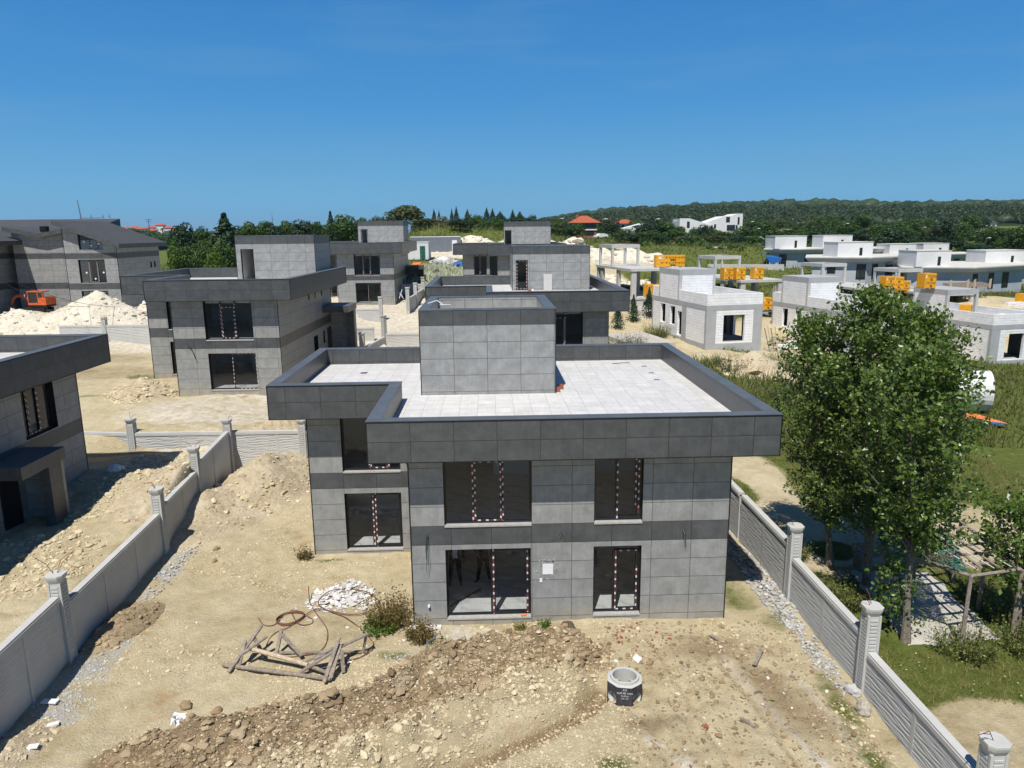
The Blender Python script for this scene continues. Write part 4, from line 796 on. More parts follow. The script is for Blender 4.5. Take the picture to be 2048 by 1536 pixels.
# ground slab in front of the first block house
def slab(label,loc,rz,w_,d_,h_=.5):
    mb=MB(); mb.box(0,0,-h_-.5,w_,d_,0); return tag(mb.build('concrete_slab','slab_concrete',None,loc=loc,rz=rz),label,'slab',None)
slab('flat concrete slab beside the first block house',(12.4,63.0,1.9),R(10.8),4.2,7.2,.9)
def frame(label,loc,rz,top=3.1,base=-3.0,W_=5.5,D_=12,skel=True,mid=True,walls=True):
    """concrete skeleton: lower block storey, slab, columns, slab, posts of the stair tower"""
    T=thing('concrete_frame',label,'building frame',loc,rz,'bare concrete frames of unfinished houses')
    if walls:
        mb=MB(); aac_wall(mb,(0,D_),(0,0),base,-.25); aac_wall(mb,(0,0),(W_,0),base,-.25,[(1.5,2.4,-2.5,-.5),(3.9,4.7,-2.5,-.5)]); aac_wall(mb,(W_,0),(W_,D_),base,-.25); mb.build('lower_wall',['concrete_pale','interior_shade'],T)
    mb=MB(); mb.box(-.1,-.1,-.25,W_+.1,D_+.1,0); mb.build('lower_slab','concrete_pale',T)
    mb=MB(); mb.box(-.12,-.12,top,W_+.12,D_+.12,top+.28); mb.build('upper_slab','concrete_pale',T)
    for x0,y0,x1,y1 in ((0,0,.6,.35),(W_-.6,0,W_,.35),(0,4.2,.3,4.9),(W_-.4,5.5,W_,6.4),(2.6,4.6,2.95,5.4),(0,9.8,.3,10.6),(0,D_-.5,.6,D_),(W_-.6,D_-.4,W_,D_)):
        mb=MB(); mb.box(x0,y0,.001,x1,y1,top-.001); mb.build('column','concrete_pale',T)
    if skel:
        zt=top+.28; v0,v1,u1=6.6,11.2,3.6
        for x,y in ((0,v0),(u1-.28,v0),(0,v1-.28),(u1-.28,v1-.28)):
            mb=MB(); mb.box(x,y,zt+.001,x+.28,y+.28,zt+2.2); mb.build('tower_post','concrete_pale',T)
        mb=MB(); P=[(-.02,v0-.02),(u1+.02,v0-.02),(u1+.02,v1+.02),(-.02,v1+.02)]; mb.ring(P,inset(P,.3),zt+2.2,zt+2.62); mb.build('tower_beam','concrete_pale',T)
    return T
frame('bare concrete frame with an open post tower, left of the first block house',(16.3,83.5,4.15),BH,top=2.95)
frame('bare concrete frame behind the first block house carrying three yellow pallets',(29.8,86.0,2.4),BH,top=3.1)
frame('concrete frame with part of its walls, behind the second block house',(44.5,88,1.4),BH,top=2.9,skel=True)
frame('concrete frame glimpsed above the poplar crown',(53.5,86,.9),BH,top=2.7)
frame('concrete frame carrying timber formwork at the right',(60.5,88.5,-.9),BH,top=2.9,skel=False)
# yellow wrapped pallets of blocks
def text_mesh(body,size,mat='ink',ext=0,align='CENTER'):
    cu=bpy.data.curves.new('txt','FONT'); cu.body=body; cu.size=size; cu.align_x=align; cu.align_y='CENTER'; cu.extrude=ext; o=bpy.data.objects.new('txt',cu); C.objects.link(o)
    bpy.context.view_layer.update(); me=bpy.data.meshes.new_from_object(o); bpy.data.objects.remove(o); me.materials.clear(); me.materials.append(M(mat)); me.name='lettering'; return me
TXT=text_mesh('YTONG',.30)
def pallet0(w_=1.2,d_=1.0,h_=1.45):
    T=thing('block_pallet','','pallet',(0,0,0),0,'yellow wrapped pallets of blocks')
    mb=MB(); mb.box(-w_/2,-d_/2,.12,w_/2,d_/2,h_); o=mb.build('wrap','yellow_wrap',T)
    bv=o.modifiers.new('b','BEVEL'); bv.width=.05; bv.segments=2
    mb=MB()
    for x in (-w_/2+.06,0,w_/2-.06): mb.box(x-.05,-d_/2,0,x+.05,d_/2,.1)
    for k in range(4): mb.box(-w_/2,-d_/2+k*(d_-.1)/3,.1,w_/2,-d_/2+.1+k*(d_-.1)/3,.12)
    mb.build('pallet_base','wood_pale',T)
    mb=MB(); mb.face([(-w_/2+.1,-d_/2-.006,h_-.42),(-w_/2+.28,-d_/2-.006,h_-.42),(-w_/2+.28,-d_/2-.006,h_-.16),(-w_/2+.1,-d_/2-.006,h_-.16)]); mb.build('delivery_note','paper_white',T)
    for z in (h_-.3,h_-.92):
        l=bpy.data.objects.new('lettering',TXT); C.objects.link(l); l.parent=T; l.location=(.08,-d_/2-.006,z); l.rotation_euler=(R(90),0,0)
        mb=MB(); mb.face([(-.02,-d_/2-.007,z-.38),(.2,-d_/2-.007,z-.38),(.2,-d_/2-.007,z-.17),(-.02,-d_/2-.007,z-.17)]); mb.box(.02,-d_/2-.011,z-.30,.16,-d_/2-.0075,z-.255,1); mb.build('logo_square',['ink','yellow_wrap'],T)
    return T
p0=pallet0()
def pal(x,y,z,rz,label,first=[True],scale=None):
    if first[0]: first[0]=False; p0.location=(x,y,z); p0.rotation_euler.z=rz; p0['label']=label; return p0
    return dup(p0,(x,y,z),rz,scale,label)
zr=2.4+3.1+.283
pal(28.45,87.3,zr,R(9),'leftmost of three yellow block pallets on the slab behind the first block house')
pal(29.95,87.35,zr,R(9),'middle of three yellow block pallets on the slab behind the first block house')
pal(32.25,87.7,zr,R(9),'rightmost of three yellow block pallets on the slab, set apart from the pair')
# a long stack of wrapped blocks on the left frame: three pallets seen as one wall
bl=pal(21.3,86.5,4.15+2.95+.283,R(6),'long low yellow wrapped stack on the slab of the left concrete frame',scale=(2.9,1,.98))
pal(18.55,83.9,4.155,R(20),'yellow block pallet under the slab of the left concrete frame')
pal(20.0,84.4,4.155,R(-20),'yellow block pallet behind the first one under the left concrete frame')
pal(32.4,84.8,2.405,R(10),'yellow block pallet standing low behind the parapet of the first block house')
pal(20.2,83.0,1.4,R(10),'dusty yellow block pallet inside the lower opening of the left frame')
pal(50.5,88.2,.9+2.7+.283,R(12),'yellow block pallet beside the poplar top'); pal(46.5,84.5,4.7,R(12),'left yellow block pallet half hidden by the poplar top'); pal(48.3,85.6,4.55,R(-12),'middle yellow block pallet half hidden by the poplar top')
pal(45.35,74.9,-1.35+6.805,R(10.8),'yellow block pallet on the stair tower roof of the block house right of the poplars',scale=(1.15,1.1,1.1))
pal(48.05,72.2,-1.35+3.905,R(50),'opened yellow block pallet behind the parapet of the block house right of the poplars')
pal(64.5,86.6,-.9+2.9+.283,R(20),'torn yellow block pallet beside the timber formwork')
# timber formwork on the slab at the right
fw=thing('formwork','grey timber and steel formwork stacked on the concrete slab at the right','formwork',(59.2,89.5,-.9+2.9+.283),BH)
for k in range(3):
    mb=MB(); mb.box(-2.9+k*.1,-.6+k*.5,2.1+k*.1,2.9,-.3+k*.5,2.5+k*.06); mb.build('beam','wood_grey',fw)
mb=MB()
for k in range(46):
    x=rng.uniform(-2.9,2.9); y=rng.uniform(-.9,1.2); mb.beam((x,y,0),(x+rng.uniform(-.6,.6),y+rng.uniform(-.3,.3),rng.uniform(1.5,2.15)),.07)
q=mb.build('props','wood_grey',fw); q['kind']='stuff'
for x in (-2.9,-.4,.6,2.9):
    mb=MB(); mb.box(x-.06,-.7,1.9,x+.06,-.58,3.0); mb.box(x+.1,-.7,1.9,x+.2,-.58,3.1); mb.build('upright','wood_pale',fw)
# stacked blocks in the yard
def bd(mb):
    for k in range(22): mb.box(*(lambda x,y,z:(x,y,z,x+.5,y+.25,z+.22))(rng.uniform(-1.3,1.1),rng.uniform(-.5,.5),(k%3)*.23))
    return ['wood_pale']
bits('timber_stack','stack of pale cut timbers between two block houses','timber stack',bd,(28.2,69.5,Z(28.2,69.5)),.3)
# ------------------------------------------------------------------ foliage
def leafquads(P,size,nrm=None,droop=.3):
    """one folded leaf (two tris as a quad) per point -> arrays"""
    n=len(P); a=nr.normal(size=(n,3)); a/=np.linalg.norm(a,axis=1)[:,None]
    if nrm is not None: a=a*.75+nrm*.9; a/=np.linalg.norm(a,axis=1)[:,None]
    t=np.cross(a,nr.normal(size=(n,3))); t/=np.linalg.norm(t,axis=1)[:,None]; b_=np.cross(a,t); s=(np.asarray(size)*nr.uniform(.6,1.3,n))[:,None]
    V=np.stack([P-t*s*.55,P-b_*s*.36+a*s*.07,P+t*s*.55,P+b_*s*.36+a*s*.07],1).reshape(-1,3)
    return V,np.arange(n*4).reshape(n,4)
def branchy(T,h,spread,nb,z0,seed,lean=(0,0),mat='bark',trunk_r=.14,up=.9,cr=1.0,twigs=7,lf=9,lsize=.12,leafmat='leaf_poplar',crown_shape=None,top=1.0):
    """tapered trunk + limbs, leaves grow along the twigs; returns the crown"""
    rr=random.Random(seed); wood=MB(); tp=[]
    for k in range(9):
        t=k/8; tp.append(Vector((lean[0]*t+.10*math.sin(k*1.3+seed)*t,lean[1]*t+.1*math.cos(k*1.7+seed)*t,-.35+(h*.97+.35)*t)))
    wood.tube(tp,[trunk_r*(1-.88*k/8)+.012+(.07 if k==0 else 0) for k in range(9)],9)
    def tr(t): k=min(int(t*8),7); return tp[k].lerp(tp[k+1],t*8-k)
    pts=[]
    for i in range(nb):
        t=z0+(1-z0)*(i/nb)**1.05*.98; o=tr(t); a=i*2.399+rr.uniform(-.4,.4); prof=crown_shape(t) if crown_shape else math.sin(math.pi*min(1,(t-z0)/(1-z0)*.93+.1))**.75
        L_=spread*prof*rr.uniform(.65,1.12)+.25; d=Vector((math.cos(a),math.sin(a),up*rr.uniform(.5,1.3))).normalized()
        q=[o]; p_=o.copy()
        for s_k in range(5): d=(d+Vector((rr.uniform(-.18,.18),rr.uniform(-.18,.18),rr.uniform(-.05,.16)))).normalized(); p_=p_+d*L_/5; q.append(p_.copy())
        r0=max(.012,trunk_r*.34*(1-t*.7)); wood.tube(q,[r0*(1-.85*k/5) for k in range(6)],5,cap=False)
        for j in range(twigs+int(L_*2)):
            u_=rr.uniform(.22,1.0); k=min(int(u_*5),4); b0=q[k].lerp(q[k+1],u_*5-k); dd=(d+Vector((rr.gauss(0,.8),rr.gauss(0,.8),rr.gauss(.1,.6)))).normalized()*rr.uniform(.25,.62)*cr
            b1=b0+dd; 
            if j%2==0: wood.tube([b0,b1],[r0*.25,.004],3,cap=False)
            for _ in range(lf): c_=b0.lerp(b1,rr.uniform(.15,1.15)); pts.append((c_.x+rr.gauss(0,.085*cr),c_.y+rr.gauss(0,.085*cr),c_.z+rr.gauss(0,.085*cr)))
    wood.build('trunk',mat,T)
    P=np.array(pts); V,Fc=leafquads(P,np.full(len(P),lsize)); cr_=npmesh('crown',V,Fc,4,leafmat,T); return cr_
# the three poplars beside the right wall and the young tree at the frame's edge
def poplar(label,x,y,h,sp,seed,lean,z0=.24,nb=120,lf=8):
    z=Z(x,y); T=thing('poplar_tree',label,'tree',(x,y,z),0,'poplars beside the right wall')
    branchy(T,h,sp,nb,z0,seed,lean,lsize=.125,lf=lf,trunk_r=.105,twigs=7,up=1.0); return T
poplar('nearest poplar, its pale trunk standing on the wall side of the concrete slab',12.15,19.2,8.7,2.15,3,(-.1,.5),z0=.33,nb=155,lf=10)
poplar('poplar behind the nearest one with its trunk beside the green net',12.75,22.6,10.2,2.2,11,(-.7,.2),z0=.2,nb=180,lf=10)
poplar('poplar closest to the nearest villa, leaning towards it',12.1,23.9,9.0,2.15,19,(-1.1,.4),z0=.18,nb=150,lf=9)
poplar('fourth poplar filling the middle of the clump of crowns',14.4,22.8,9.3,2.2,29,(-.5,.3),z0=.27,nb=170,lf=10)
T=thing('young_tree','young tree with a white trunk at the right edge beside the net canopy','tree',(15.5,19.3,Z(15.5,19.3))); branchy(T,4.1,1.35,55,.36,5,(.15,.3),lsize=.13,lf=9,trunk_r=.11,up=.8)
T=thing('sapling','thin leafy sapling growing at the foot of the nearest poplar','tree',(12.0,19.75,Z(12,19.7))); branchy(T,2.4,.35,16,.2,8,(0,0),lsize=.12,lf=8,trunk_r=.02)
# prototypes for the trees in the distance (unit height, unit half-width = crown half-width)
def proto(kind,seed,n=1500):
    g_=np.random.default_rng(seed); mats={'b':'leaf_broad','d':'leaf_dark','y':'leaf_bright','o':'leaf_olive','w':'leaf_silver','f':'leaf_olive','p':'leaf_olive','s':'leaf_dark','c':'leaf_dark'}[kind]
    if kind in 'bdyowfp':
        nl=16; L_=[]
        for i in range(nl):
            a=i*2.4+g_.uniform(-.3,.3); t=(i+.5)/nl; rr_=math.sqrt(t)*(.62 if kind!='p' else .7); zz=.62+.30*(1-t)*g_.uniform(.3,1)-.42*t*g_.uniform(0,1)
            if kind=='p': zz=.72+.2*(1-t)-.12*t*g_.uniform(0,1)
            L_.append((rr_*math.cos(a),rr_*math.sin(a),zz,g_.uniform(.26,.46)))
        P=[];N_=[]
        for (x,y,z,r_) in L_:
            k=int(n*r_*r_*9/nl); d=g_.normal(size=(k,3)); d/=np.linalg.norm(d,axis=1)[:,None]; rad=r_*g_.uniform(.55,1.08,k)**.5
            P.append(np.stack([x+d[:,0]*rad,y+d[:,1]*rad,z+d[:,2]*rad*.42],-1)); N_.append(d)
        P=np.concatenate(P); N_=np.concatenate(N_); k=P[:,2]>.06; P=P[k]; N_=N_[k]; ls=.135
        if kind=='f': k=g_.random(len(P))<.6; P=P[k]; N_=N_[k]
    else:
        k=int(n*1.1); t=g_.uniform(0,1,k)**.75; lay=np.floor(t*14)/14+g_.uniform(0,.05,k); rad=(1-lay)*(1.0 if kind=='s' else .95)*(.45+.55*((t*14)%1<.6)); rad=np.where(kind=='c',np.sin(np.clip(t,0,1)*math.pi*.5)*0+np.minimum(1,(1-t)*2.2)*(.6+.4*np.minimum(1,t*8)),rad)
        a=g_.uniform(0,6.28,k)+np.sin(t*40)*.2; q=np.sqrt(g_.uniform(.25,1,k))*rad*(1+.25*np.sin(a*7+t*50)); P=np.stack([q*np.cos(a),q*np.sin(a),.05+t*.95-.03*q],-1); N_=np.stack([np.cos(a),np.sin(a),np.full(k,.5)],-1); ls=.14
    global nr
    T=thing({'b':'broadleaf_tree','d':'evergreen_tree','y':'bush','o':'olive_tree','w':'silver_tree','f':'flowering_tree','p':'pine_tree','s':'spruce_tree','c':'cypress_tree'}[kind],'x','tree')
    # leaf tufts are squeezed with the crown, so they are made for a crown 2.2 half-widths tall
    V,Fc=leafquads(P*np.array([1,1,2.3]),np.full(len(P),ls),N_); V=V/np.array([1,1,2.3]); npmesh('crown',V,Fc,4,mats,T)
    if kind=='f':
        k=np.where(P[:,2]>.45)[0][::5]; V,Fc=leafquads(P[k]*np.array([1,1,2.3]),np.full(len(k),ls*.8),N_[k]); npmesh('blossom',V/np.array([1,1,2.3]),Fc,4,'weed_rust',T)
    wd=MB(); wd.tube([(0,0,-.1),(.02,.01,.3),(0,0,.7)],[.075,.055,.02],6); wd.build('trunk','bark_dark',T)
    return T
TREES=[(-49.2,122.6,14.0,1.8,'d'),(-47.6,126.4,13.1,2.1,'b'),(-40.4,116.3,14.8,2.0,'s'),(-42.9,103.2,10.3,1.2,'y'),(-42.5,115.7,11.3,2.7,'b'),(-36.3,105.3,11.3,1.3,'s'),(-48.7,155.3,14.2,2.5,'b'),(-46.4,157.3,14.4,2.1,'b'),(-43.2,153.0,13.8,2.0,'d'),(-41.0,155.1,14.2,1.7,'b'),(-35.6,144.8,14.6,2.2,'d'),(-33.8,149.8,14.3,2.4,'b'),(-34.4,165.5,16.4,1.0,'s'),(-27.3,144.7,15.3,2.9,'b'),(-25.9,154.8,15.1,1.8,'b'),(-24.4,165.2,15.9,2.5,'f'),(-20.6,159.8,15.4,2.1,'o'),(-16.7,154.9,16.8,3.7,'p'),(-12.4,149.1,14.1,3.0,'o'),(-9.7,154.3,14.8,2.6,'w'),(-13.9,195.8,17.5,0.8,'c'),(-12.6,195.7,17.1,0.6,'c'),(-9.3,195.7,17.6,0.6,'c'),(-8.1,195.8,18.1,0.8,'c'),(-5.2,195.5,17.3,1.2,'c'),(-2.7,164.4,15.5,2.8,'b'),(1.3,190.2,17.3,1.0,'c'),(-0.2,185.2,17.4,0.9,'c'),(3.1,184.9,16.4,1.8,'c'),(6.4,190.0,17.0,1.0,'c'),(8.0,184.7,16.4,1.5,'c'),(10.7,184.5,15.9,2.1,'d'),(5.1,169.2,15.1,2.8,'d'),(1.0,153.8,14.0,2.6,'b'),(-5.3,143.5,13.0,2.4,'d'),(12.2,173.8,13.7,2.3,'d'),(15.5,178.7,13.1,2.8,'b'),(18.8,183.8,13.6,2.5,'d'),(22.1,183.7,13.7,2.5,'b'),(34.2,204.0,14.8,2.7,'d'),(32.9,178.0,12.2,2.8,'b'),(42.2,193.4,14.2,3.9,'d'),(46.1,193.2,13.8,3.9,'b'),(37.7,172.5,11.5,4.1,'b'),(43.0,172.5,11.9,3.5,'b'),(50.4,182.3,11.0,3.7,'b'),(56.2,187.1,10.3,3.8,'b'),(61.6,192.2,11.3,3.9,'b'),(66.9,192.3,12.5,3.9,'b'),(78.2,212.5,12.8,3.6,'b'),(58.0,171.7,10.6,3.3,'d'),(60.8,169.6,10.3,2.6,'b'),(29.7,152.1,10.4,2.6,'d'),(35.3,151.8,9.9,1.7,'d'),(43.7,161.7,9.5,3.8,'o'),(51.2,166.6,9.6,3.4,'o'),(59.9,150.8,8.6,3.1,'d'),(79.5,176.5,11.9,3.6,'d'),(83.5,150.8,11.7,3.8,'d'),(101.9,191.3,12.8,3.2,'b'),(137.0,241.6,14.1,4.9,'b'),(153.7,261.7,14.9,5.3,'b'),(148.4,241.0,12.7,4.9,'b'),(114.0,231.8,12.6,4.7,'b'),(91.6,181.1,11.4,3.1,'d'),(121.0,200.7,11.6,4.1,'b'),(148.5,230.7,12.3,5.5,'b'),(148.1,220.2,11.0,6.0,'b'),(162.7,230.0,11.3,6.3,'b'),(99.2,242.3,12.0,5.7,'b'),(108.0,169.8,8.7,3.5,'d'),(107.6,159.4,7.8,3.8,'d'),(129.7,179.4,9.0,4.3,'b'),(103.9,170.2,9.9,2.9,'d'),(77.2,202.0,11.6,3.4,'d'),(95.4,221.8,10.9,3.8,'b'),(106.0,221.4,10.5,3.8,'b'),(-188.2,435.0,11.7,8.6,'b'),(-230.8,518.6,14.5,10.3,'b'),(-250.7,540.0,16.1,10.7,'b'),(-203.5,517.7,14.2,13.7,'b'),(-60.9,185.8,14.1,2.3,'d'),(-59.4,187.0,14.4,2.3,'b'),(-51.3,166.6,13.7,2.1,'b'),(-49.4,166.3,14.3,2.1,'b'),(-49.9,171.3,14.5,2.2,'b'),(-47.0,167.2,13.8,2.1,'d'),(-51.3,190.5,14.9,2.4,'b'),(-49.7,190.7,14.8,2.4,'b'),(-44.7,178.1,13.6,2.2,'d'),(-45.5,190.2,14.8,2.4,'b'),(-39.0,171.3,13.6,2.2,'b'),(-37.6,170.3,13.5,2.1,'b'),(-34.4,163.1,13.8,2.1,'d'),(-34.4,172.9,14.6,2.2,'b'),(-33.6,176.3,14.3,2.2,'d'),(-34.4,189.0,14.6,2.4,'d'),(-30.5,178.1,14.2,2.2,'b'),(-30.3,180.5,15.1,2.2,'b'),(-28.1,180.4,14.8,2.2,'b'),(-26.0,180.4,15.4,2.2,'b'),(-23.8,180.3,15.3,2.2,'b'),(-21.6,180.2,15.2,2.2,'b'),(-17.6,194.9,15.7,2.6,'o'),(-15.6,189.4,15.3,2.5,'o'),(-14.2,195.6,14.7,2.6,'d'),(-11.0,178.8,14.0,2.4,'d'),(-8.6,180.2,15.1,2.4,'d'),(-6.3,184.0,14.8,2.5,'d'),(-5.0,191.2,14.4,2.6,'d'),(-2.0,177.7,15.3,2.4,'o'),(-1.0,184.5,14.4,2.5,'d'),(1.5,177.7,14.8,2.4,'b'),(3.9,181.2,15.0,2.4,'d'),(5.7,178.6,14.2,2.4,'o'),(7.8,186.2,15.6,2.5,'d'),(10.5,196.0,14.0,2.6,'o'),(12.5,183.4,14.3,2.5,'d'),(13.6,179.5,14.8,2.4,'o'),(16.2,180.1,14.5,2.4,'o'),(-44.6,107.5,11.6,1.6,'y'),(-42.6,105.0,10.1,1.6,'b'),(-44.2,111.6,10.4,1.7,'b'),(-43.5,112.8,10.4,1.7,'b'),(-38.9,103.8,10.4,1.6,'b'),(-36.1,99.2,10.7,1.5,'y'),(-36.5,103.6,11.2,1.6,'b'),(-38.4,112.1,10.4,1.7,'b')]
PR={k:[proto(k,s+ord(k)) for s in range(3 if k in 'bd' else 1)] for k in 'bdyowfpsc'}
words={'b':'leafy green tree','d':'dark evergreen tree','y':'bright green bush','o':'olive green tree','w':'silvery grey-green tree','f':'sparse tree with orange tinged tips','p':'broad round-topped pine','s':'pointed dark spruce','c':'slim dark cypress'}
WID={'s':2.6,'c':1.4,'b':1.25,'d':1.3,'p':1.15,'o':1.2}
used=set()
def where(x,y):
    q=math.atan2(x,y)
    if q<-.33: return 'right of the pitched villa'
    if q<-.24: return 'beyond the second villa tower'
    if q<-.14: return 'left of the farther villa tower'
    if q<-.05: return 'behind the white containers'
    if q<.07: return 'behind the two aligned towers'
    if q<.14: return 'left of the red roofed house'
    if q<.24: return 'between red roofed and modern house'
    if q<.36: return 'in front of the white modern house'
    if q<.5: return 'behind the row of cream villas'
    return 'beyond the rightmost cream villas'
cnt={}; NK={}; RANK={}
for i in sorted(range(len(TREES)),key=lambda i:math.atan2(TREES[i][0],TREES[i][1])):
    q=(TREES[i][4],where(TREES[i][0],TREES[i][1])); RANK[i]=NK.get(q,0); NK[q]=RANK[i]+1
for i,(x,y,zt,hw,k) in enumerate(TREES):
    z=Z(x,y)-.2; h=max(zt-z,2.6 if k!='y' else 2); a=rng.uniform(0,6.28); pr=PR[k][i%len(PR[k])]; key=(k,where(x,y)); cnt[key]=cnt.get(key,0)+1
    size='tall' if h>8 else ('mid-sized' if h>5.5 else 'low'); ORD=['first','second','third','fourth','fifth','sixth','seventh','eighth','ninth','tenth','eleventh','twelfth']; rk=RANK[i]; lab=f'{ORD[rk]+chr(32) if NK[key]>1 else str()}{words[k]} {where(x,y)}'+(', counted from the left' if NK[key]>1 else '')
    sc=(hw*rng.uniform(.95,1.15)*WID.get(k,1),hw*rng.uniform(.95,1.15)*WID.get(k,1),h); g_='trees and bushes '+where(x,y)
    if id(pr) in used: dup(pr,(x,y,z),a,sc,lab,g_)
    else: used.add(id(pr)); pr.location=(x,y,z); pr.rotation_euler.z=a; pr.scale=sc; pr['label']=lab; pr['group']=g_
# filling trees between the houses and the wood (individuals too)
n_=0; FT=[]; LASTD=[None]
for _ in range(900):
    if n_>=95: break
    D=rng.uniform(190,400); q=rng.uniform(.05,.66); x=D*math.sin(q); y=D*math.cos(q)
    if any(math.hypot(x-a_,y-b__)<r_ for a_,b__,r_ in ((27,215,10),(31,236,12),(79,262,20),(48,243,9),(65,172,9),(287,421,18),(247,402,16),(51,274,7),(100,225,10),(96,180,16))): continue
    n_+=1; k=rng.choice('bbbbdo'); pr=PR[k][rng.randrange(len(PR[k]))]; h=rng.uniform(4,7.5)*(1 if D<300 else 1.2); hw=h*rng.uniform(.42,.6); side=where(x,y)
    if id(pr) in used: dup(pr,(x,y,Z(x,y)-.3),rng.uniform(0,6.28),(hw,hw,h),f"{words[k]} far off {side}",'far trees '+side); FT.append(bpy.data.objects[-1] if False else DUPS[-1])
ORD=['first','second','third','fourth','fifth','sixth','seventh','eighth','ninth','tenth','eleventh','twelfth','thirteenth','fourteenth','fifteenth','sixteenth','seventeenth','eighteenth','nineteenth','twentieth']
by_={}
for o in sorted(FT,key=lambda o:math.atan2(o.location.x,o.location.y)): by_.setdefault(o['label'],[]).append(o)
for l,os_ in by_.items():
    if len(os_)>1:
        for i,o in enumerate(os_): o['label']=(ORD[i] if i<20 else 'last')+' '+l+' from the left'
# thicket along the far edge of the meadow and wood on the ridge
def crowns(name,x,y,s,mat,sub=2,zs=.8,lift=.35,jag=.16):
    z=zf(x,y)+s*lift; o=lumps(name,np.stack([x,y,z],-1),s,mat,sub,zs,jag); return tag(o,kind='stuff')
x,y=scatter(30000,(-40,1500),(380,1500),lambda x,y:(sstep(-40,190,x)*sstep(330,850,y)>.05)&(np.hypot(x,y)<1350)&(np.arctan2(x,y)<.72)&(np.arctan2(x,y)>.0)&(zf(x,y,False)>13))
k=nr.random(len(x))<np.clip(420/np.hypot(x,y),.25,.8)*1.0; x,y=x[k],y[k]; s=nr.uniform(3.4,7.0,len(x))*np.clip(np.hypot(x,y)/700,.8,1.3); tag(lumps('forest',np.stack([x,y,zf(x,y)+s*.3],-1),s,'leaf_forest',2,.75,.10,True),kind='stuff')
# looser leaf layer over the wood's nearer edge
P=np.stack([x,y,zf(x,y)+s*.8],-1); k=np.hypot(x,y)<720; P=P[k]; ss=s[k]; k=nr.integers(0,len(P),60000); d=nr.normal(size=(60000,3)); d/=np.linalg.norm(d,axis=1)[:,None]; d[:,2]=np.abs(d[:,2])*.8
V,Fc=leafquads(P[k]+d*ss[k][:,None]*np.array([1,1,.75]),np.full(60000,1.25),d); tag(npmesh('forest_foliage',V,Fc,4,'leaf_forest'),kind='stuff')
x,y=scatter(1400,(-900,-150),(420,1000),lambda x,y:(np.hypot(x+640,y-760)<150)|(np.hypot(x+470,y-900)<150)|((y>500)&(nr.random(len(x))<.10))); crowns('distant_wood',x,y,nr.uniform(4,8,len(x)),'leaf_forest',2,.8,.3,.13)
x,y=scatter(3600,(8,200),(100,330),lambda x,y:(np.arctan2(x,y)>.07)&((np.hypot(x,y)>195)|((vnoise(x,y,16,77)>.02)&(np.hypot(x,y)>150)))&(np.hypot(x-29,y-222)>13)&(np.hypot(x-72,y-250)>14)); k=nr.random(len(x))<.5; x,y=x[k],y[k]
s=nr.uniform(.5,1.7,len(x)); n=len(x); P0=np.stack([x,y,zf(x,y)],-1); k=nr.integers(0,n,80000); d=nr.normal(size=(80000,3)); d/=np.linalg.norm(d,axis=1)[:,None]; d[:,2]=np.abs(d[:,2])
V,Fc=leafquads(P0[k]+d*(s[k]*nr.uniform(.7,1.1,80000))[:,None],np.full(80000,.5),d); tag(npmesh('scrub',V,Fc,4,'leaf_broad'),kind='stuff')
# grass and weeds
def grass(name,x,y,h,w_,mat,spread=.35,nb=4):
    n=len(x); x=np.repeat(x,nb)+nr.normal(0,.04,n*nb)*np.repeat(h,nb)*2; y=np.repeat(y,nb)+nr.normal(0,.04,n*nb)*np.repeat(h,nb)*2; z=zf(x,y)-.02; h=np.repeat(h,nb)*nr.uniform(.5,1.25,n*nb); w_=np.repeat(w_,nb)
    a=nr.uniform(0,6.28,n*nb); ex,ey=np.cos(a)*w_/2,np.sin(a)*w_/2; lx=nr.normal(0,spread,n*nb)*h; ly=nr.normal(0,spread,n*nb)*h
    V=np.stack([np.stack([x-ex,y-ey,z],-1),np.stack([x+ex,y+ey,z],-1),np.stack([x+lx,y+ly,z+h],-1)],1).reshape(-1,3); return tag(npmesh(name,V,np.arange(len(V)).reshape(-1,3),3,mat),kind='stuff')
def gm(x,y): return masks(x,y)[0]
bad=lambda x,y:((x>11.6)&(x<15.4)&(y>18.6)&(y<23.6))
x,y=scatter(30000,(9.8,26),(11,40),lambda x,y:(gm(x,y)+(vnoise(x,y,1.2,41))*.7>.45)&~bad(x,y)); grass('grass',x,y,nr.uniform(.05,.15,len(x)),np.full(len(x),.013),'grass_green',.6)
x,y=scatter(62000,(9.8,26),(11,40),lambda x,y:(gm(x,y)+(vnoise(x,y,.9,42))*.8>.5)&~bad(x,y)); grass('dry_grass',x,y,nr.uniform(.06,.22,len(x)),np.full(len(x),.012),'grass_dry',.6)
x,y=scatter(52000,(10,75),(38,100),lambda x,y:(gm(x,y)+(vnoise(x,y,3.5,43))*.5>.5)); D=np.hypot(x,y); tall=((x<30)&(y<62)); grass('meadow',x,y,nr.uniform(.15,.5,len(x))*(1+.9*tall),.025+D*.0009,'grass_meadow',.4,3)
x,y=scatter(95000,(-60,150),(84,330),lambda x,y:(gm(x,y)+(vnoise(x,y,6,44))*.5>.5)&(np.hypot(x,y)<330)); D=np.hypot(x,y); grass('far_meadow',x,y,nr.uniform(.2,.7,len(x))*(1+.8*(vnoise(x,y,14,45)>.15)),.03+D*.0006,'grass_meadow',.5,3)
x,y=scatter(9000,(-14,-2),(84,113),lambda x,y:ell(x,y,-8,96,5.5,9)>.4); grass('daisies',x,y,nr.uniform(.3,.6,len(x)),np.full(len(x),.16),'flower_white',.3,2)
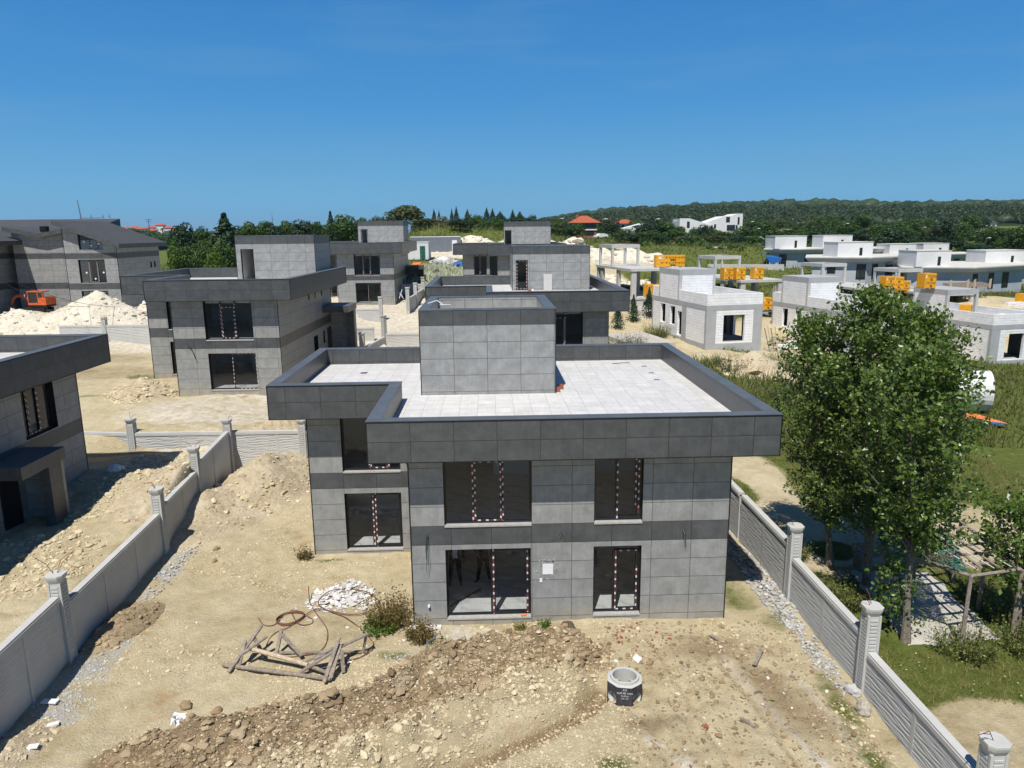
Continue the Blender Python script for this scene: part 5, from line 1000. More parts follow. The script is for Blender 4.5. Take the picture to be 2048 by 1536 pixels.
x,y=scatter(1500,(10,26),(12,40),lambda x,y:(gm(x,y)>.5)&(vnoise(x,y,1.8,50)>.05)&~bad(x,y)); s=nr.uniform(.012,.028,len(x)); tag(lumps('small_flowers',np.stack([x,y,zf(x,y)+nr.uniform(.08,.25,len(x))],-1),s,'flower_white',1,.4,.1),kind='stuff')
x,y=scatter(5200,(-24,9.4),(13,50),lambda x,y:(gm(x,y)+vnoise(x,y,.5,92)*.6>.42)); grass('plot_grass',x,y,nr.uniform(.04,.14,len(x)),np.full(len(x),.018),'grass_green',.5,4)
x,y=scatter(2200,(10,75),(40,100),lambda x,y:(vnoise(x,y,4,60)>.05)&(gm(x,y)>.4)); grass('flower_heads',x,y,nr.uniform(.5,.9,len(x)),np.full(len(x),.07),'weed_rust',.3,3)
# tall weeds: each clump is a plant
def weed(label,x,y,h,r_,n,mat,w_=.02,seed=0):
    T=None; a=nr.uniform(0,6.28,n); q=np.sqrt(nr.uniform(0,1,n))*r_*.6; bx_,by_=x+q*np.cos(a),y+q*np.sin(a); z=zf(bx_,by_); hh=h*nr.uniform(.45,1.1,n); lx,ly=np.cos(a)*q*.8+nr.normal(0,.18,n)*hh,np.sin(a)*q*.8+nr.normal(0,.18,n)*hh
    V=[];m1=np.stack([bx_,by_,z-.02],-1)-np.array([x,y,0]); m2=m1+np.stack([lx,ly,hh],-1); ex=np.stack([nr.normal(0,1,n),nr.normal(0,1,n),np.zeros(n)],-1); ex/=np.linalg.norm(ex,axis=1)[:,None]; ex*=w_/2
    V=np.stack([m1-ex,m1+ex,m2],1).reshape(-1,3); Fc=np.arange(len(V)).reshape(-1,3)
    k=np.repeat(np.arange(n),5); t=nr.uniform(.25,1,len(k))[:,None]; P=m1[k]*(1-t)+m2[k]*t+nr.normal(0,.03,(len(k),3)); W_,Fq=leafquads(P,np.full(len(P),.05+w_))
    o=npmesh('weed_clump',np.concatenate([V,W_]),np.concatenate([np.stack([Fc[:,0],Fc[:,1],Fc[:,2],Fc[:,2]],-1)[:0],Fq+len(V)]),4,mat); 
    o.location=(x,y,0); tag(o,label,'weeds','weed clumps on the building plots')
    st=npmesh('stems',V,Fc,3,mat,o); return o
weed('big brown and green weed clump left of the front corner of the nearest villa',-3.15,20.5,.95,.75,260,'weed_rust')
weed('rust coloured weed clump in front of the front corner of the nearest villa',-2.2,19.6,.55,.5,150,'weed_rust')
weed('green weed clump under the big weeds left of the nearest villa',-3.4,20.2,.4,.6,180,'leaf_bright')
weed('small green plant beside the boulder in front of the nearest villa',-1.6,19.1,.28,.22,60,'leaf_bright')
weed('dry weed tuft at the foot of the nearest villa between its windows',.75,19.9,.35,.2,40,'grass_dry')
weed('dry tuft at the left corner of the nearest villa wing',-6.9,25.2,.5,.3,70,'weed_rust')
weed('small green tuft in front of the nearest villa near the wall foot',1.5,19.9,.3,.2,40,'leaf_bright')
for i,(x,y,h,r_,l) in enumerate(((23.5,56.5,1.5,2.6,'big grey-green weed thicket in front of the first block house'),(19.0,56.0,1.0,1.5,'flowering weeds at the foot of the first block house side'),(16.5,47.5,1.2,2.2,'tall weeds just behind the right back corner of the nearest roof'),(20,46,1.3,2.4,'tall weeds behind the right parapet of the nearest villa'),(11.7,50.5,1.6,1.2,'dry reedy weeds at the right wall of the villa behind the nearest one'),(12.4,63,1.8,1.4,'green weeds between the villa behind and the concrete slab'),(16.5,71,1.3,1.5,'green bush on the gravel left of the first block house'),(27,57,1.2,2.0,'weeds between the sand heap and the poplars'))):
    weed(l,x,y,h,r_,340,'leaf_olive' if i%2 else 'grass_meadow',.035)
# ------------------------------------------------------------------ villas with pitched roofs (left)
def gable_wall(mb,a,b,z0,topf,holes,bands,th=.3):
    """wall a->b whose top follows topf(s); stepped into thin slices that are cut exactly at the slope"""
    A=Vector((*a,0)); Bv=Vector((*b,0)); L_=(Bv-A).length; e=(Bv-A)/L_; n=Vector((e.y,-e.x,0)); P=lambda s,z,k=0: A+e*s+Vector((0,0,z))-n*k
    ss=sorted({0,L_,*[h[0] for h in holes],*[h[1] for h in holes],*[h[4] for h in holes if len(h)>4],*[L_*k/10 for k in range(11)]})
    for s0,s1 in zip(ss,ss[1:]):
        t0,t1=topf(s0),topf(s1); sm=(s0+s1)/2; zs=sorted({z0,*[q for k in bands for q in k],*[q for h in holes if h[0]<sm<h[1] for q in h[2:4]]}); zs=[z for z in zs if z<min(t0,t1)]
        for i,q0 in enumerate(zs):
            q1=zs[i+1] if i+1<len(zs) else None; qm=(q0+(q1 or q0+.01))/2
            if any(h[0]<sm<h[1] and h[2]<qm<h[3] for h in holes): continue
            m_=1 if any(k[0]<qm<k[1] for k in bands) else 0; a1=q1 or t0; b1=q1 or t1
            mb.face([P(s0,q0),P(s1,q0),P(s1,b1),P(s0,a1)],m_,[(s0,q0-.17),(s1,q0-.17),(s1,b1-.17),(s0,a1-.17)])
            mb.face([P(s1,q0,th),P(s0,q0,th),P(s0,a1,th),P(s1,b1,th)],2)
    for h in holes:
        s0,s1,q0,q1=h[:4]; q1a=min(q1,topf(s0)); q1b=min(q1,topf(s1))
        mb.face([P(s0,q1a),P(s0,q1a,th),P(s0,q0,th),P(s0,q0)],3); mb.face([P(s1,q0),P(s1,q0,th),P(s1,q1b,th),P(s1,q1b)],3); mb.face([P(s0,q0),P(s1,q0),P(s1,q0,th),P(s0,q0,th)],3); mb.face([P(s0,q1a,th),P(s1,q1b,th),P(s1,q1b),P(s0,q1a)],3)
def pitched(label):
    zb=3.94; T=thing('pitched_roof_villa',label,'house',(-41.4,74,zb),0,'villas with pitched roofs')
    tp=lambda s:9.05-(2.35)*s/5.0
    hw=[(1.15,3.75,.17,2.42),(1.2,3.75,3.2,5.48),(1.45,3.75,6.42,8.3)]
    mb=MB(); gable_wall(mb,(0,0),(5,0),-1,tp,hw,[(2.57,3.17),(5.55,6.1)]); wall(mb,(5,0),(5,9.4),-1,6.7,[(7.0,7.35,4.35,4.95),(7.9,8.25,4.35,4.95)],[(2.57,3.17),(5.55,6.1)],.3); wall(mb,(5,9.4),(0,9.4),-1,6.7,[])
    mb.build('wall',['clad_light','clad_dark','interior_shade','edge_trim'],T)
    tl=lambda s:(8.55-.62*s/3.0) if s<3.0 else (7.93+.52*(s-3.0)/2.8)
    mb=MB(); gable_wall(mb,(-5.8,1.5),(0,1.5),-1,tl,[],[(2.57,3.17),(5.55,6.1)]); wall(mb,(-5.8,9.4),(-5.8,1.5),-1,8.3,[]); mb.build('wing_wall',['clad_light','clad_dark','interior_shade','edge_trim'],T)
    for k,h in enumerate(hw):
        x0,x1=h[0]+.95,h[0]+1.72; top=(2.35,5.4,7.75)[k]
        hh=h if k<2 else (h[0],h[1],h[2],7.4)
        window(T,(0,0),(5,0),hh,mull=(x0-.03,x1+.03),sash=[(x0,x1,h[2]+.07,min(top,hh[3]-.07))],tapes=leafT(x0,x1,h[2]+.07,min(top,hh[3]-.07)),sill=True)
    k=MB(); k.face([(1.45,.2,7.4),(3.75,.2,7.4),(3.75,.2,7.41),(1.45,.2,8.3)]); k.build('gable_glass','dark_glass',T)
    for (x,z) in ((1.9,7.2),(2.55,6.8),(3.3,7.0),(1.8,4.2),(3.45,4.2),(2.6,3.6)):
        k=MB(); k.lathe([(0,0),(.09,0),(.09,.01),(0,.012)],12); o=k.build('glass_sticker','paper_white',T,loc=(x,.165,z)); o.rotation_euler.x=R(90)
    k=MB(); k.box(-.02,-.02,-1,.02,.0,9.0); k.box(4.98,-.02,-1,5.02,.02,6.7); k.build('edge_trim','edge_trim',T)
    # roofs: thin slabs with grey fascia and membrane on top
    def roof(name,P,th=.42):
        """P: four corners of the top face, counter-clockwise"""
        m_=MB(); P=[Vector(p) for p in P]; Q_=[p-Vector((0,0,th)) for p in P]; m_.face(P,0); m_.face(Q_[::-1],1)
        for i in range(4): j=(i+1)%4; m_.face([Q_[i],Q_[j],P[j],P[i]],1)
        return m_.build(name,['roof_membrane','clad_dark'],T)
    roof('roof',[(-.5,-.75,9.24),(5.65,-.75,6.98),(5.65,10.0,6.98),(-.5,10.0,9.24)])
    roof('wing_roof',[(-6.2,.8,8.72),(-2.75,.8,8.02),(-2.75,9.6,8.02),(-6.2,9.6,8.72)]); roof('wing_roof',[(-2.745,.8,8.02),(-.0,.8,8.56),(-.0,9.6,8.56),(-2.745,9.6,8.02)])
    mb=MB(); mb.prism([(.3,.3),(4.7,.3),(4.7,9.1),(.3,9.1)],0,.15); mb.prism([(.3,.3),(4.7,.3),(4.7,9.1),(.3,9.1)],2.8,3.15); mb.box(.3,4,.15,4.7,4.1,2.8,1); mb.box(.3,4,3.15,4.7,4.1,5.6,1); mb.build('floor',['marble_floor','plaster'],T)
    k=MB(); k.box(-3.6,2.6,8.2,-3.0,3.2,8.75); k.build('chimney','edge_trim',T)
    return T
pitched('three-level clad villa with a big dark sloping roof behind the excavator')
T=thing('pitched_roof_villa','dark roofed villa cut off by the left edge, shading its neighbour','house',(-60,69,4),0,'villas with pitched roofs')
mb=MB(); wall(mb,(0,0),(12,0),-1,6.9,[],[(2.57,3.17),(5.55,6.1)]); wall(mb,(12,0),(12,11),-1,6.9,[],[(2.57,3.17),(5.55,6.1)]); mb.build('wall',['clad_light','clad_dark','plaster','edge_trim'],T)
mb=MB(); mb.box(-2,-1,6.9,13.75,12,7.3); mb.face([(-2,-1,7.301),(13.75,-1,7.301),(13.75,12,7.301),(-2,12,7.301)],1); mb.face([(-2,-1,7.301),(-2,12,7.301),(5,6,9.2)],1); mb.face([(-2,12,7.301),(13.75,12,7.301),(7,6,9.2),(5,6,9.2)],1); mb.face([(13.75,12,7.301),(13.75,-1,7.301),(7,6,9.2)],1); mb.face([(13.75,-1,7.301),(-2,-1,7.301),(5,6,9.2),(7,6,9.2)],1); mb.build('roof',['clad_dark','roof_membrane'],T)
T=thing('pitched_roof_villa','villa with a grey roof behind the big sloping roof at the far left','house',(-66,92,4.3),0,'villas with pitched roofs')
mb=MB(); wall(mb,(0,0),(16,0),-1,7.6,[],[(2.57,3.17),(5.55,6.1)]); wall(mb,(16,0),(16,10),-1,7.6,[]); mb.build('wall',['clad_light','clad_dark','plaster','edge_trim'],T)
mb=MB(); mb.face([(-1,-1,7.5),(16.8,-1,7.5),(16.8,10,9.6),(-1,10,9.6)]); mb.box(-1,-1.1,7.2,16.8,-1,7.55,1); mb.face([(16.8,-1,7.1),(16.8,10,7.1),(16.8,10,9.6),(16.8,-1,7.5)],1); mb.build('roof',['roof_membrane','clad_dark'],T)
# ------------------------------------------------------------------ excavator
def excavator():
    T=thing('excavator','orange mini excavator with a closed cab beside the heap of marl','excavator',(-44.0,73.2,Z(-44,73.2)+.75),R(-6)); T.scale=(.74,.74,.74)
    mb=MB(); 
    for y in (-.95,.55):
        mb.box(-1.25,y,.12,1.25,y+.4,.5); mb.lathe([(0,0),(.31,0),(.31,.4),(0,.4)],16,(0,0,0)) if False else None
    tr=mb.build('track','rubber',T); bv=tr.modifiers.new('b','BEVEL'); bv.width=.12; bv.segments=3
    mb=MB(); mb.box(-.7,-.5,.3,.7,.5,.6); mb.build('undercarriage','steel_grey',T)
    mb=MB(); mb.box(-1.0,-1.0,.62,1.6,1.0,.86); mb.build('deck','edge_trim',T)
    mb=MB(); mb.box(.55,-.98,.87,1.65,.98,1.75); mb.box(.62,-.9,1.75,1.5,.9,1.86); b_=mb.build('engine_cover','orange_paint',T); bv=b_.modifiers.new('b','BEVEL'); bv.width=.08; bv.segments=3
    mb=MB()
    for x,y in ((-.85,-.95),(-.85,.1),(.5,-.95),(.5,.1),(1.2,-.95)): mb.box(x,y,.87,x+.09,y+.09,2.55)
    mb.box(-.9,-1.0,2.55,1.35,.25,2.68); mb.box(-.85,-.96,.87,.6,-.9,1.15); b_=mb.build('cab_frame','orange_paint',T)
    mb=MB(); mb.box(-.78,-.93,1.15,.48,-.91,2.53); mb.box(-.83,-.85,1.1,-.8,.1,2.5); mb.box(.62,-.93,1.88,1.2,-.91,2.5); mb.build('cab_glass','dark_glass',T)
    mb=MB(); mb.box(-.1,-.6,.9,.4,-.1,1.25); mb.box(.3,-.6,1.25,.42,-.1,1.85); mb.build('seat','rubber',T)
    def arm(name,pts,w0,hh,mat='orange_paint'):
        m_=MB(); 
        for (a,b),(h0,h1) in zip(zip(pts,pts[1:]),zip(hh,hh[1:])):
            a=Vector(a); b=Vector(b); d=(b-a).normalized(); up=Vector((0,1,0)).cross(d)
            q=[a-up*h0/2,b-up*h1/2,b+up*h1/2,a+up*h0/2]
            for y,sg in ((-w0/2,1),(w0/2,-1)): m_.face([p+Vector((0,y,0)) for p in (q if sg>0 else q[::-1])])
            for i in range(4): j=(i+1)%4; m_.face([q[j]+Vector((0,-w0/2,0)),q[i]+Vector((0,-w0/2,0)),q[i]+Vector((0,w0/2,0)),q[j]+Vector((0,w0/2,0))])
        return m_.build(name,mat,T)
    bm_=arm('boom',[(-.8,.1,.95),(-1.7,.1,1.55),(-2.5,.1,2.0),(-3.4,.1,1.85)],.22,[.3,.42,.34,.2]); bm_.location.y=.1
    st=arm('stick',[(-3.2,.1,2.05),(-3.75,.1,1.5),(-4.05,.1,.75)],.18,[.22,.3,.16]); st.location.y=.1
    mb=MB(); mb.tube([(-1.0,.2,1.0),(-2.0,.2,1.55)],.07,8); mb.tube([(-1.9,.2,2.1),(-3.1,.2,2.2)],.06,8); mb.build('hydraulic_ram','steel_grey',T)
    mb=MB(); mb.box(-4.35,-.1,.1,-3.85,.5,.6); mb.build('bucket','steel_grey',T)
    mb=MB(); mb.box(-1.9,-.9,.05,-1.8,.9,.45); mb.build('dozer_blade','steel_grey',T)
    mb=MB(); mb.box(-1.15,-1.1,2.0,-1.1,-.95,2.3); mb.build('mirror','white_pvc',T)
excavator()
# ------------------------------------------------------------------ poles and cables on the left
T=thing('lattice_pole','grey steel ladder-like pole rising at the left edge','pole',(-31.7,48,1.9)); 
for dx in (-.18,.22):
    mb=MB(); mb.beam((dx,0,0),(-.95+dx*.35,0,10.2),.11,.05); mb.build('leg','steel_grey',T)
mb=MB()
for k in range(11): z=.5+k*.9; t=z/10.2; mb.beam((-.18-.77*t-.02,0,z),(.22-.95*t-.13*t+.02,0,z),.05,.03)
mb.build('rungs','steel_grey',T)
mb=MB(); mb.beam((-1.2,0,4.7),(.35,0,4.85),.06,.04); mb.build('crossarm','steel_grey',T)
T=thing('leaning_post','dark wooden post leaning in the ground beside the marl heap','post',(-32.6,66.4,3.0)); mb=MB(); mb.tube([(0,0,-.2),(-.2,0,1.4),(-.42,0,2.6)],[.17,.11,.05],8); mb.build('shaft','bark_dark',T); mb=MB(); mb.box(-.32,-.3,-.1,.32,.3,.35); mb.build('concrete_base','concrete_pale',T)
def cable(label,a,b,sag,r_=.015):
    pts=[Vector(a).lerp(Vector(b),t/14)-Vector((0,0,sag*4*(t/14)*(1-t/14))) for t in range(15)]; mb=MB(); mb.tube(pts,r_,4); return tag(mb.build('cable','edge_trim'),label,'cable','cables from the lattice pole')
cable('upper black cable running from the lattice pole to the leaning post',(-31.9,49,9.3),(-33.0,66.3,5.5),.55); cable('lower pale cable sagging from the lattice pole in front of the pitched roof villa',(-31.9,49,9.0),(-36.5,73.8,6.2),1.6)
# ------------------------------------------------------------------ cream villas (right, middle distance)
def cream(label,L_,Cc,Rr,ztop,zb,back,tw,wins=(),group='finished cream villas with roof boxes'):
    """footprint from left point, near corner and right point; flat roof with profiled cornice and a white box on top"""
    lx,ly=L_; cx,cy_=Cc; rx,ry=Rr; bx,by=back; T=thing('cream_villa',label,'house',(cx,cy_,zb),0,group)
    F=[(lx-cx,ly-cy_),(0,0),(rx-cx,ry-cy_),(rx-cx+bx,ry-cy_+by),(lx-cx+bx,ly-cy_+by)]; h=ztop-zb-.72
    mb=MB(); I=inset(F,.9); mb.prism(I,-1.5,h,0); w_=mb.build('wall','grey_render',T)
    mb=MB(); mb.prism(inset(I,-.06),.0,.5,0); mb.prism(inset(I,-.05),h-3.35,h-3.1); mb.build('plinth','white_render',T)
    mb=MB(); 
    for d,z0,z1 in ((.45,0,.12),(.2,.12,.3),(.05,.3,.42),(0,.42,.56),(-.1,.56,.72)): mb.prism(inset(F,d),h+z0,h+z1,0)
    mb.build('cornice','cream_cornice',T)
    x0,x1,y0,zt=tw; mb=MB(); mb.box(x0-cx,y0-cy_,ztop-zb,x1-cx,y0-cy_+4.5,zt-zb); t_=mb.build('roof_box','white_render',T)
    mb=MB(); mb.box(x0-cx-.06,y0-cy_-.06,zt-zb,x1-cx+.06,y0-cy_+4.56,zt-zb+.07); mb.build('box_cap','cream_cornice',t_)
    mb=MB(); xm=x0-cx+(x1-x0)*.62; mb.box(xm,y0-cy_-.02,ztop-zb+.15,xm+.42,y0-cy_+.02,zt-zb-.75); mb.build('box_window','dark_glass',t_)
    # windows on the two seen faces
    for (face,t,w1,z0,z1) in wins:
        a,b=(Vector(I[0]),Vector(I[1])) if face==0 else (Vector(I[1]),Vector(I[2])); e=(b-a).normalized(); n=Vector((e.y,-e.x)); p=a+(b-a)*t; B=Matrix(((e.x,-n.x,0,p.x),(e.y,-n.y,0,p.y),(0,0,1,0),(0,0,0,1)))
        mb=MB(); mb.box(0,-.05,z0,w1,.02,z1,0,B); wo=mb.build('window','frame_black',T); mb=MB(); 
        for k in range(2): mb.box(.08+k*(w1/2-.02),-.06,z0+.08,w1/2-.06+k*(w1/2-.02),-.052,z1-.08,0,B)
        mb.build('pane','dark_glass',wo)
    return T
H_=lambda zt,zb:(zt-zb-.72)
def W2(zt,zb): h=H_(zt,zb); return h
def cw(zt,zb,L): h=zt-zb-.72; return [(f_,t,w_,h-2.35,h-.25) if tall else (f_,t,w_,h-1.6,h-.3) for f_,t,w_,tall in L]
cream('cream villa farthest left of the finished group with its roof box at the left',(48.3,128.5),(52.8,124.5),(61.2,127.5),8.30,2.6,(4,9),(49.4,54.9,126.6,10.42),cw(8.3,2.6,[(0,.35,1.3,1),(1,.20,1.6,1),(1,.55,1.4,0)]))
cream('cream villa second from left with the widest roof box, above the block houses',(45.1,103.8),(52.5,100),(59.5,104),7.75,2.2,(4,9),(49.0,54.0,102.6,9.72),cw(7.75,2.2,[(0,.28,1.1,0),(0,.82,1.2,1),(1,.18,1.3,1),(1,.62,1.7,1)]))
cream('cream villa behind and right of the second one, small roof box',(61,134),(66,130),(76,134),8.1,3,(4,9),(60.0,65.3,131.5,10.4),cw(8.1,3,[(1,.3,1.3,1)]))
cream('cream villa in the back row, its white box left of the dark evergreen gap',(68,134),(72,129),(80,133),6.95,2,(4,8),(71.7,76.5,130.5,8.76),cw(6.95,2,[(1,.3,1.3,1)]))
cream('cream villa in the back row, roof box nearest the road',(77,135),(81,130),(87.5,132),7.0,2,(4,8),(78.1,82.8,131,8.8),cw(7,2,[(1,.6,1.3,1)]))
cream('cream villa right of the centre, wide cornice above the timber formwork',(56.0,98.5),(64.0,95),(76,101),6.5,1.2,(4,9),(57.3,62.0,97.4,8.58),cw(6.5,1.2,[(0,.28,1.2,0),(1,.05,1.1,1),(1,.34,1.2,1),(1,.6,1.5,1)]))
cream('cream villa at the right edge with a roof box cut by the frame',(70,110),(76,105.5),(86,109),6.25,1.2,(4,8),(73.3,79.5,107,8.2),cw(6.25,1.2,[(1,.2,1.2,1)]))
# ------------------------------------------------------------------ houses far off
def boxhouse(name,label,cat,P,zb,zt,wall_,roof=None,rh=1.8,ov=.6,wins=(),yaw=0,group=None):
    x0,x1,y0,y1=P; T=thing(name,label,cat,((x0+x1)/2,y0,zb),yaw,group); w_=(x1-x0)/2; d=y1-y0
    mb=MB(); mb.box(-w_,0,-2,w_,d,zt-zb); mb.build('wall',wall_,T)
    if roof:
        mb=MB(); h=zt-zb; q=[(-w_-ov,-ov),(w_+ov,-ov),(w_+ov,d+ov),(-w_-ov,d+ov)]; rr_=min(w_,d/2)*.7; r0=(-w_+rr_,d/2); r1=(w_-rr_,d/2)
        for A in ([q[0],q[1],r1,r0],[q[2],q[3],r0,r1]): mb.face([(*p,h if p in q else h+rh) for p in A])
        mb.face([(*q[1],h),(*q[2],h),(*r1,h+rh)]); mb.face([(*q[3],h),(*q[0],h),(*r0,h+rh)]); mb.prism(q,h-.12,h-.001); mb.build('roof',roof,T)
    for (x,z,ww_,hh_) in wins:
        mb=MB(); mb.box(x,-.06,z,x+ww_,.02,z+hh_); mb.build('window','dark_glass',T)
    return T
rh=boxhouse('brick_house','two-storey brick house with a bright red hipped roof on the ridge','house',(27.6,34.4,236,245),9.6,14.2,'brick_red','roof_red',2.2,1.3,[(-.2,.6,3.0,1.5),(-.2,3.2,3.2,1.0),(-3,3.2,1.6,1.2)])
mb=MB(); mb.box(-3.6,-.3,2.2,3.6,-.1,2.6); mb.build('balcony','white_render',rh); mb=MB(); mb.box(-2.6,3,4,-2.0,3.6,7.2); mb.build('chimney','brick_red',rh)
boxhouse('pink_roof_house','pale house with a faded red roof behind the low white house','house',(48.5,54.4,276,284),10,14.2,'white_render','roof_red',1.5,.8,[(-1.8,2.5,1,1.2),(1,2.5,1,1.2)])
def wedge(name,label,prof,y0,dep,zb,wins,mat='white_render',group=None):
    """block with a sloping top: prof = (x,z) along the front"""
    x0=prof[0][0]; T=thing(name,label,'house',(x0,y0,zb),0,group); P=[(x-x0,z-zb) for x,z in prof]; F=[(P[0][0],-2)]+[]
    mb=MB(); poly=[(P[-1][0],-2)]+P[::-1]+[(0,-2)]; poly=poly[::-1]
    mb.face([(x,0,z) for x,z in poly][::-1]); mb.face([(x,dep,z) for x,z in poly])
    for i in range(len(poly)):
        a,b=poly[i],poly[(i+1)%len(poly)]; mb.face([(a[0],0,a[1]),(b[0],0,b[1]),(b[0],dep,b[1]),(a[0],dep,a[1])])
    mb.build('wall',mat,T)
    for (x,z,w_,h) in wins: mb=MB(); mb.box(x,-.06,z,x+w_,.02,z+h); mb.build('window','dark_glass',T)
    return T
wedge('modern_house','white modern house volume with a roof falling to the right','x'and[(68.0,15.6),(71.5,15.6),(78.8,13.3)],263,10,9.5,[(2.6,2.8,1.0,2.2),(8.2,1.2,2.2,1.0)],group='two volumes of the white modern house')
wedge('modern_house','taller white modern house volume rising to the right with a dark balcony','x'and[(77.4,13.9),(84.6,16.3),(86.9,16.3),(89.0,17.1),(91.0,17.1)],264.5,11,9.5,[(2.2,2.4,.7,1.2),(3.4,2.6,.7,1.4),(7.6,4.6,1.4,1.9),(8.0,1.7,3.0,2.0),(11.8,3.8,.7,2.6),(11.2,1.6,.7,2.0)],group='two volumes of the white modern house')
wedge('white_house','small white house with a rising roof line and one dark window','x'and[(44.2,12.2),(50.9,13.9)],244,8,9.3,[(4.4,1.2,1.1,1.9)])
T=boxhouse('green_roof_house','low house with a grey-green gable roof beside the cream villas','house',(61.6,67.8,171,179),6.8,8.6,'grey_render',None); mb=MB()
for a,b,k in (((-3.6,1.75),(-1.6,3.2),0),((-1.6,3.2),(.6,1.75),0)): mb.face([(a[0],-.5,a[1]),(b[0],-.5,b[1]),(b[0],8.3,b[1]),(a[0],8.3,a[1])]); mb.face([(a[0],-.5,a[1]-.18),(b[0],-.5,b[1]-.18),(b[0],-.5,b[1]),(a[0],-.5,a[1])],1)
mb.box(.6,-.3,1.8,3.8,8,2.6); mb.face([(-3.1,0,1.7),(.2,0,1.7),(-1.6,0,3.0)],2); mb.build('roof',['green_roof','white_paint','grey_render'],T)
boxhouse('white_house','white house with pinkish roof among trees at the far right','house',(283,292,420,430),9.8,14,'white_render','roof_membrane',1.6,.8,[(-3.4,1.2,1.4,1.6),(-.4,1.2,1.4,1.6),(2,1.2,1.4,1.6),(-1.5,3.2,2.0,.8)])
boxhouse('grey_roof_house','low dark roofed house among trees left of the far right house','house',(240,255,401,410),9.8,13.0,'grey_render','roof_membrane',2.0,1,[(-5,1,2,1.4)])
boxhouse('small_house','tiny pale hut in the clearing below the wooded ridge','house',(101,105,255,258),8.5,11.6,'wood_pale')
boxhouse('small_house','small flat pale house left of the red roofed house on the slope','house',(38,42.5,320,325),12.4,14.9,'white_render','roof_membrane',.8,.4)
for i,(x,z,w_,h,l) in enumerate(((45.2,6.6,3.4,1.6,'low white block beside the hedge of the modern house'),(49.2,6.4,1.2,1.3,'small white tank like block in the meadow'))):
    boxhouse('white_hut',l,'hut',(x,x+w_,150,152),z,z+h,'white_render')
# town on the left ridge
TW=[(-516,990,'white_render',12,8),(-467,934,'concrete_pale',12,7),(-448,936,'white_render',10,7),(-436,933,'white_render',11,8),(-425,930,'cream_cornice',14,7),(-413,934,'white_render',10,9),(-404,934,'white_render',9,12),(-395,934,'white_render',12,9),(-400,900,'white_render',9,6),(-383,930,'cream_cornice',10,7)]
for i,(x,y,mt,w_,h) in enumerate(TW):
    zb=Z(x,y); boxhouse('town_house',('first','second','third','fourth','fifth','sixth','seventh','eighth','ninth','tenth')[i]+' town house from the left on the distant ridge','house',(x-w_/2,x+w_/2,y,y+9),zb,zb+h,mt,'roof_red',2.5,.8,[(-w_*.3,h*.5,1.6,1.6),(w_*.1,h*.5,1.6,1.6)],group='town houses on the distant left ridge')
for x,l in ((-471.7,'left'),(-463.9,'right')):
    T=thing('minaret',f'{l} one of two slim white minarets on the left skyline','minaret',(x,936,12),0,'pair of minarets'); mb=MB(); mb.lathe([(1.0,0),(1.0,16),(1.5,16.4),(1.5,17.2),(.85,17.3),(.85,21)],12); mb.build('shaft','white_render',T); mb=MB(); mb.lathe([(1.0,21),(0,26.5)],12); mb.build('spire','steel_grey',T)
def mast(label,x,y,z0,z1,r_,lean=0,arms=()):
    T=thing('mast',label,'mast',(x,y,z0)); mb=MB(); mb.tube([(0,0,-6),(lean,0,z1-z0)],[r_*1.3,r_*.5],5); mb.build('pole','steel_grey',T)
    for zz,w_ in arms: mb=MB(); mb.box(-w_/2,-.3,zz,w_/2,.3,zz+.7); mb.build('crossarm','steel_grey',T)
mast('tall thin mast behind the pitched roof villa',-333,627,21,40.5,.55,-2.0); mast('pylon with a wide crossarm on the left skyline',-379,730,22,31.5,.6,0,((6,22),)); mast('small pylon above the distant town',-371,832,22,30,.6,0,((6,7),(4,5))); mast('thin mast on the skyline beyond the second villa',-147,517,15,24.8,.35)
L0=None
for i,(x,y,zt,l) in enumerate(((36.2,234.7,15.4,'right of the red roofed house'),(25.6,265.9,16.2,'left of the red roofed house'),(55.0,244.4,15.4,'above the small white house'),(58.2,233.9,14.6,'left of the white modern house'),(97.7,201.7,13.0,'above the row of cream villas'),(124.8,210.8,11.8,'between the far trees at the right'),(95.2,139.4,8.2,'behind the rightmost cream villas'),(69.8,192.1,11.9,'beside the green roofed house'),(93.3,263.4,14.4,'right of the white modern house'))):
    z=Z(x,y)
    if L0 is None:
        L0=thing('street_lamp','','street lamp',(0,0,0)); mb=MB(); mb.tube([(0,0,-.5),(0,0,.94),(.1,0,.985)],[.016,.011,.008],6); mb.build('pole','steel_grey',L0); mb=MB(); mb.box(.08,-.02,.97,.24,.02,1.0); mb.build('lamp_head','white_paint',L0); L0.location=(x,y,z); o=L0
    else: o=dup(L0,(x,y,z))
    h=max(zt-z,4); o.scale=(h*.9,h*.9,h); o['label']='street lamp standing '+l; o['group']='street lamps'
# white car by the brick house
def car(label,loc,rz,mat='white_paint'):
    T=thing('parked_car',label,'car',loc,rz); mb=MB(); P=[(-2.1,.35),(2.1,.35),(2.1,.85),(1.2,.98),(.7,1.45),(-1.2,1.45),(-2.0,1.0)]
    for i in range(len(P)): a,b=P[i],P[(i+1)%len(P)]; mb.face([(a[0],-.85,a[1]),(b[0],-.85,b[1]),(b[0],.85,b[1]),(a[0],.85,a[1])])
    mb.face([(x,-.85,z) for x,z in P]); mb.face([(x,.85,z) for x,z in P[::-1]]); mb.build('body',mat,T)
    mb=MB(); mb.box(-1.5,-.87,1.02,.8,-.851,1.36); mb.build('side_window','dark_glass',T)
    for x in (-1.3,1.3):
        for y in (-.85,.7): mb=MB(); mb.lathe([(0,0),(.33,0),(.33,.18),(0,.18)],14); o=mb.build('wheel','rubber',T,loc=(x,y,.33)); o.rotation_euler.x=R(90); o.location.y=y+.18
    return T
car('white car parked right of the red roofed brick house',(33.6,221,Z(33.6,221)+.5),R(200)); 
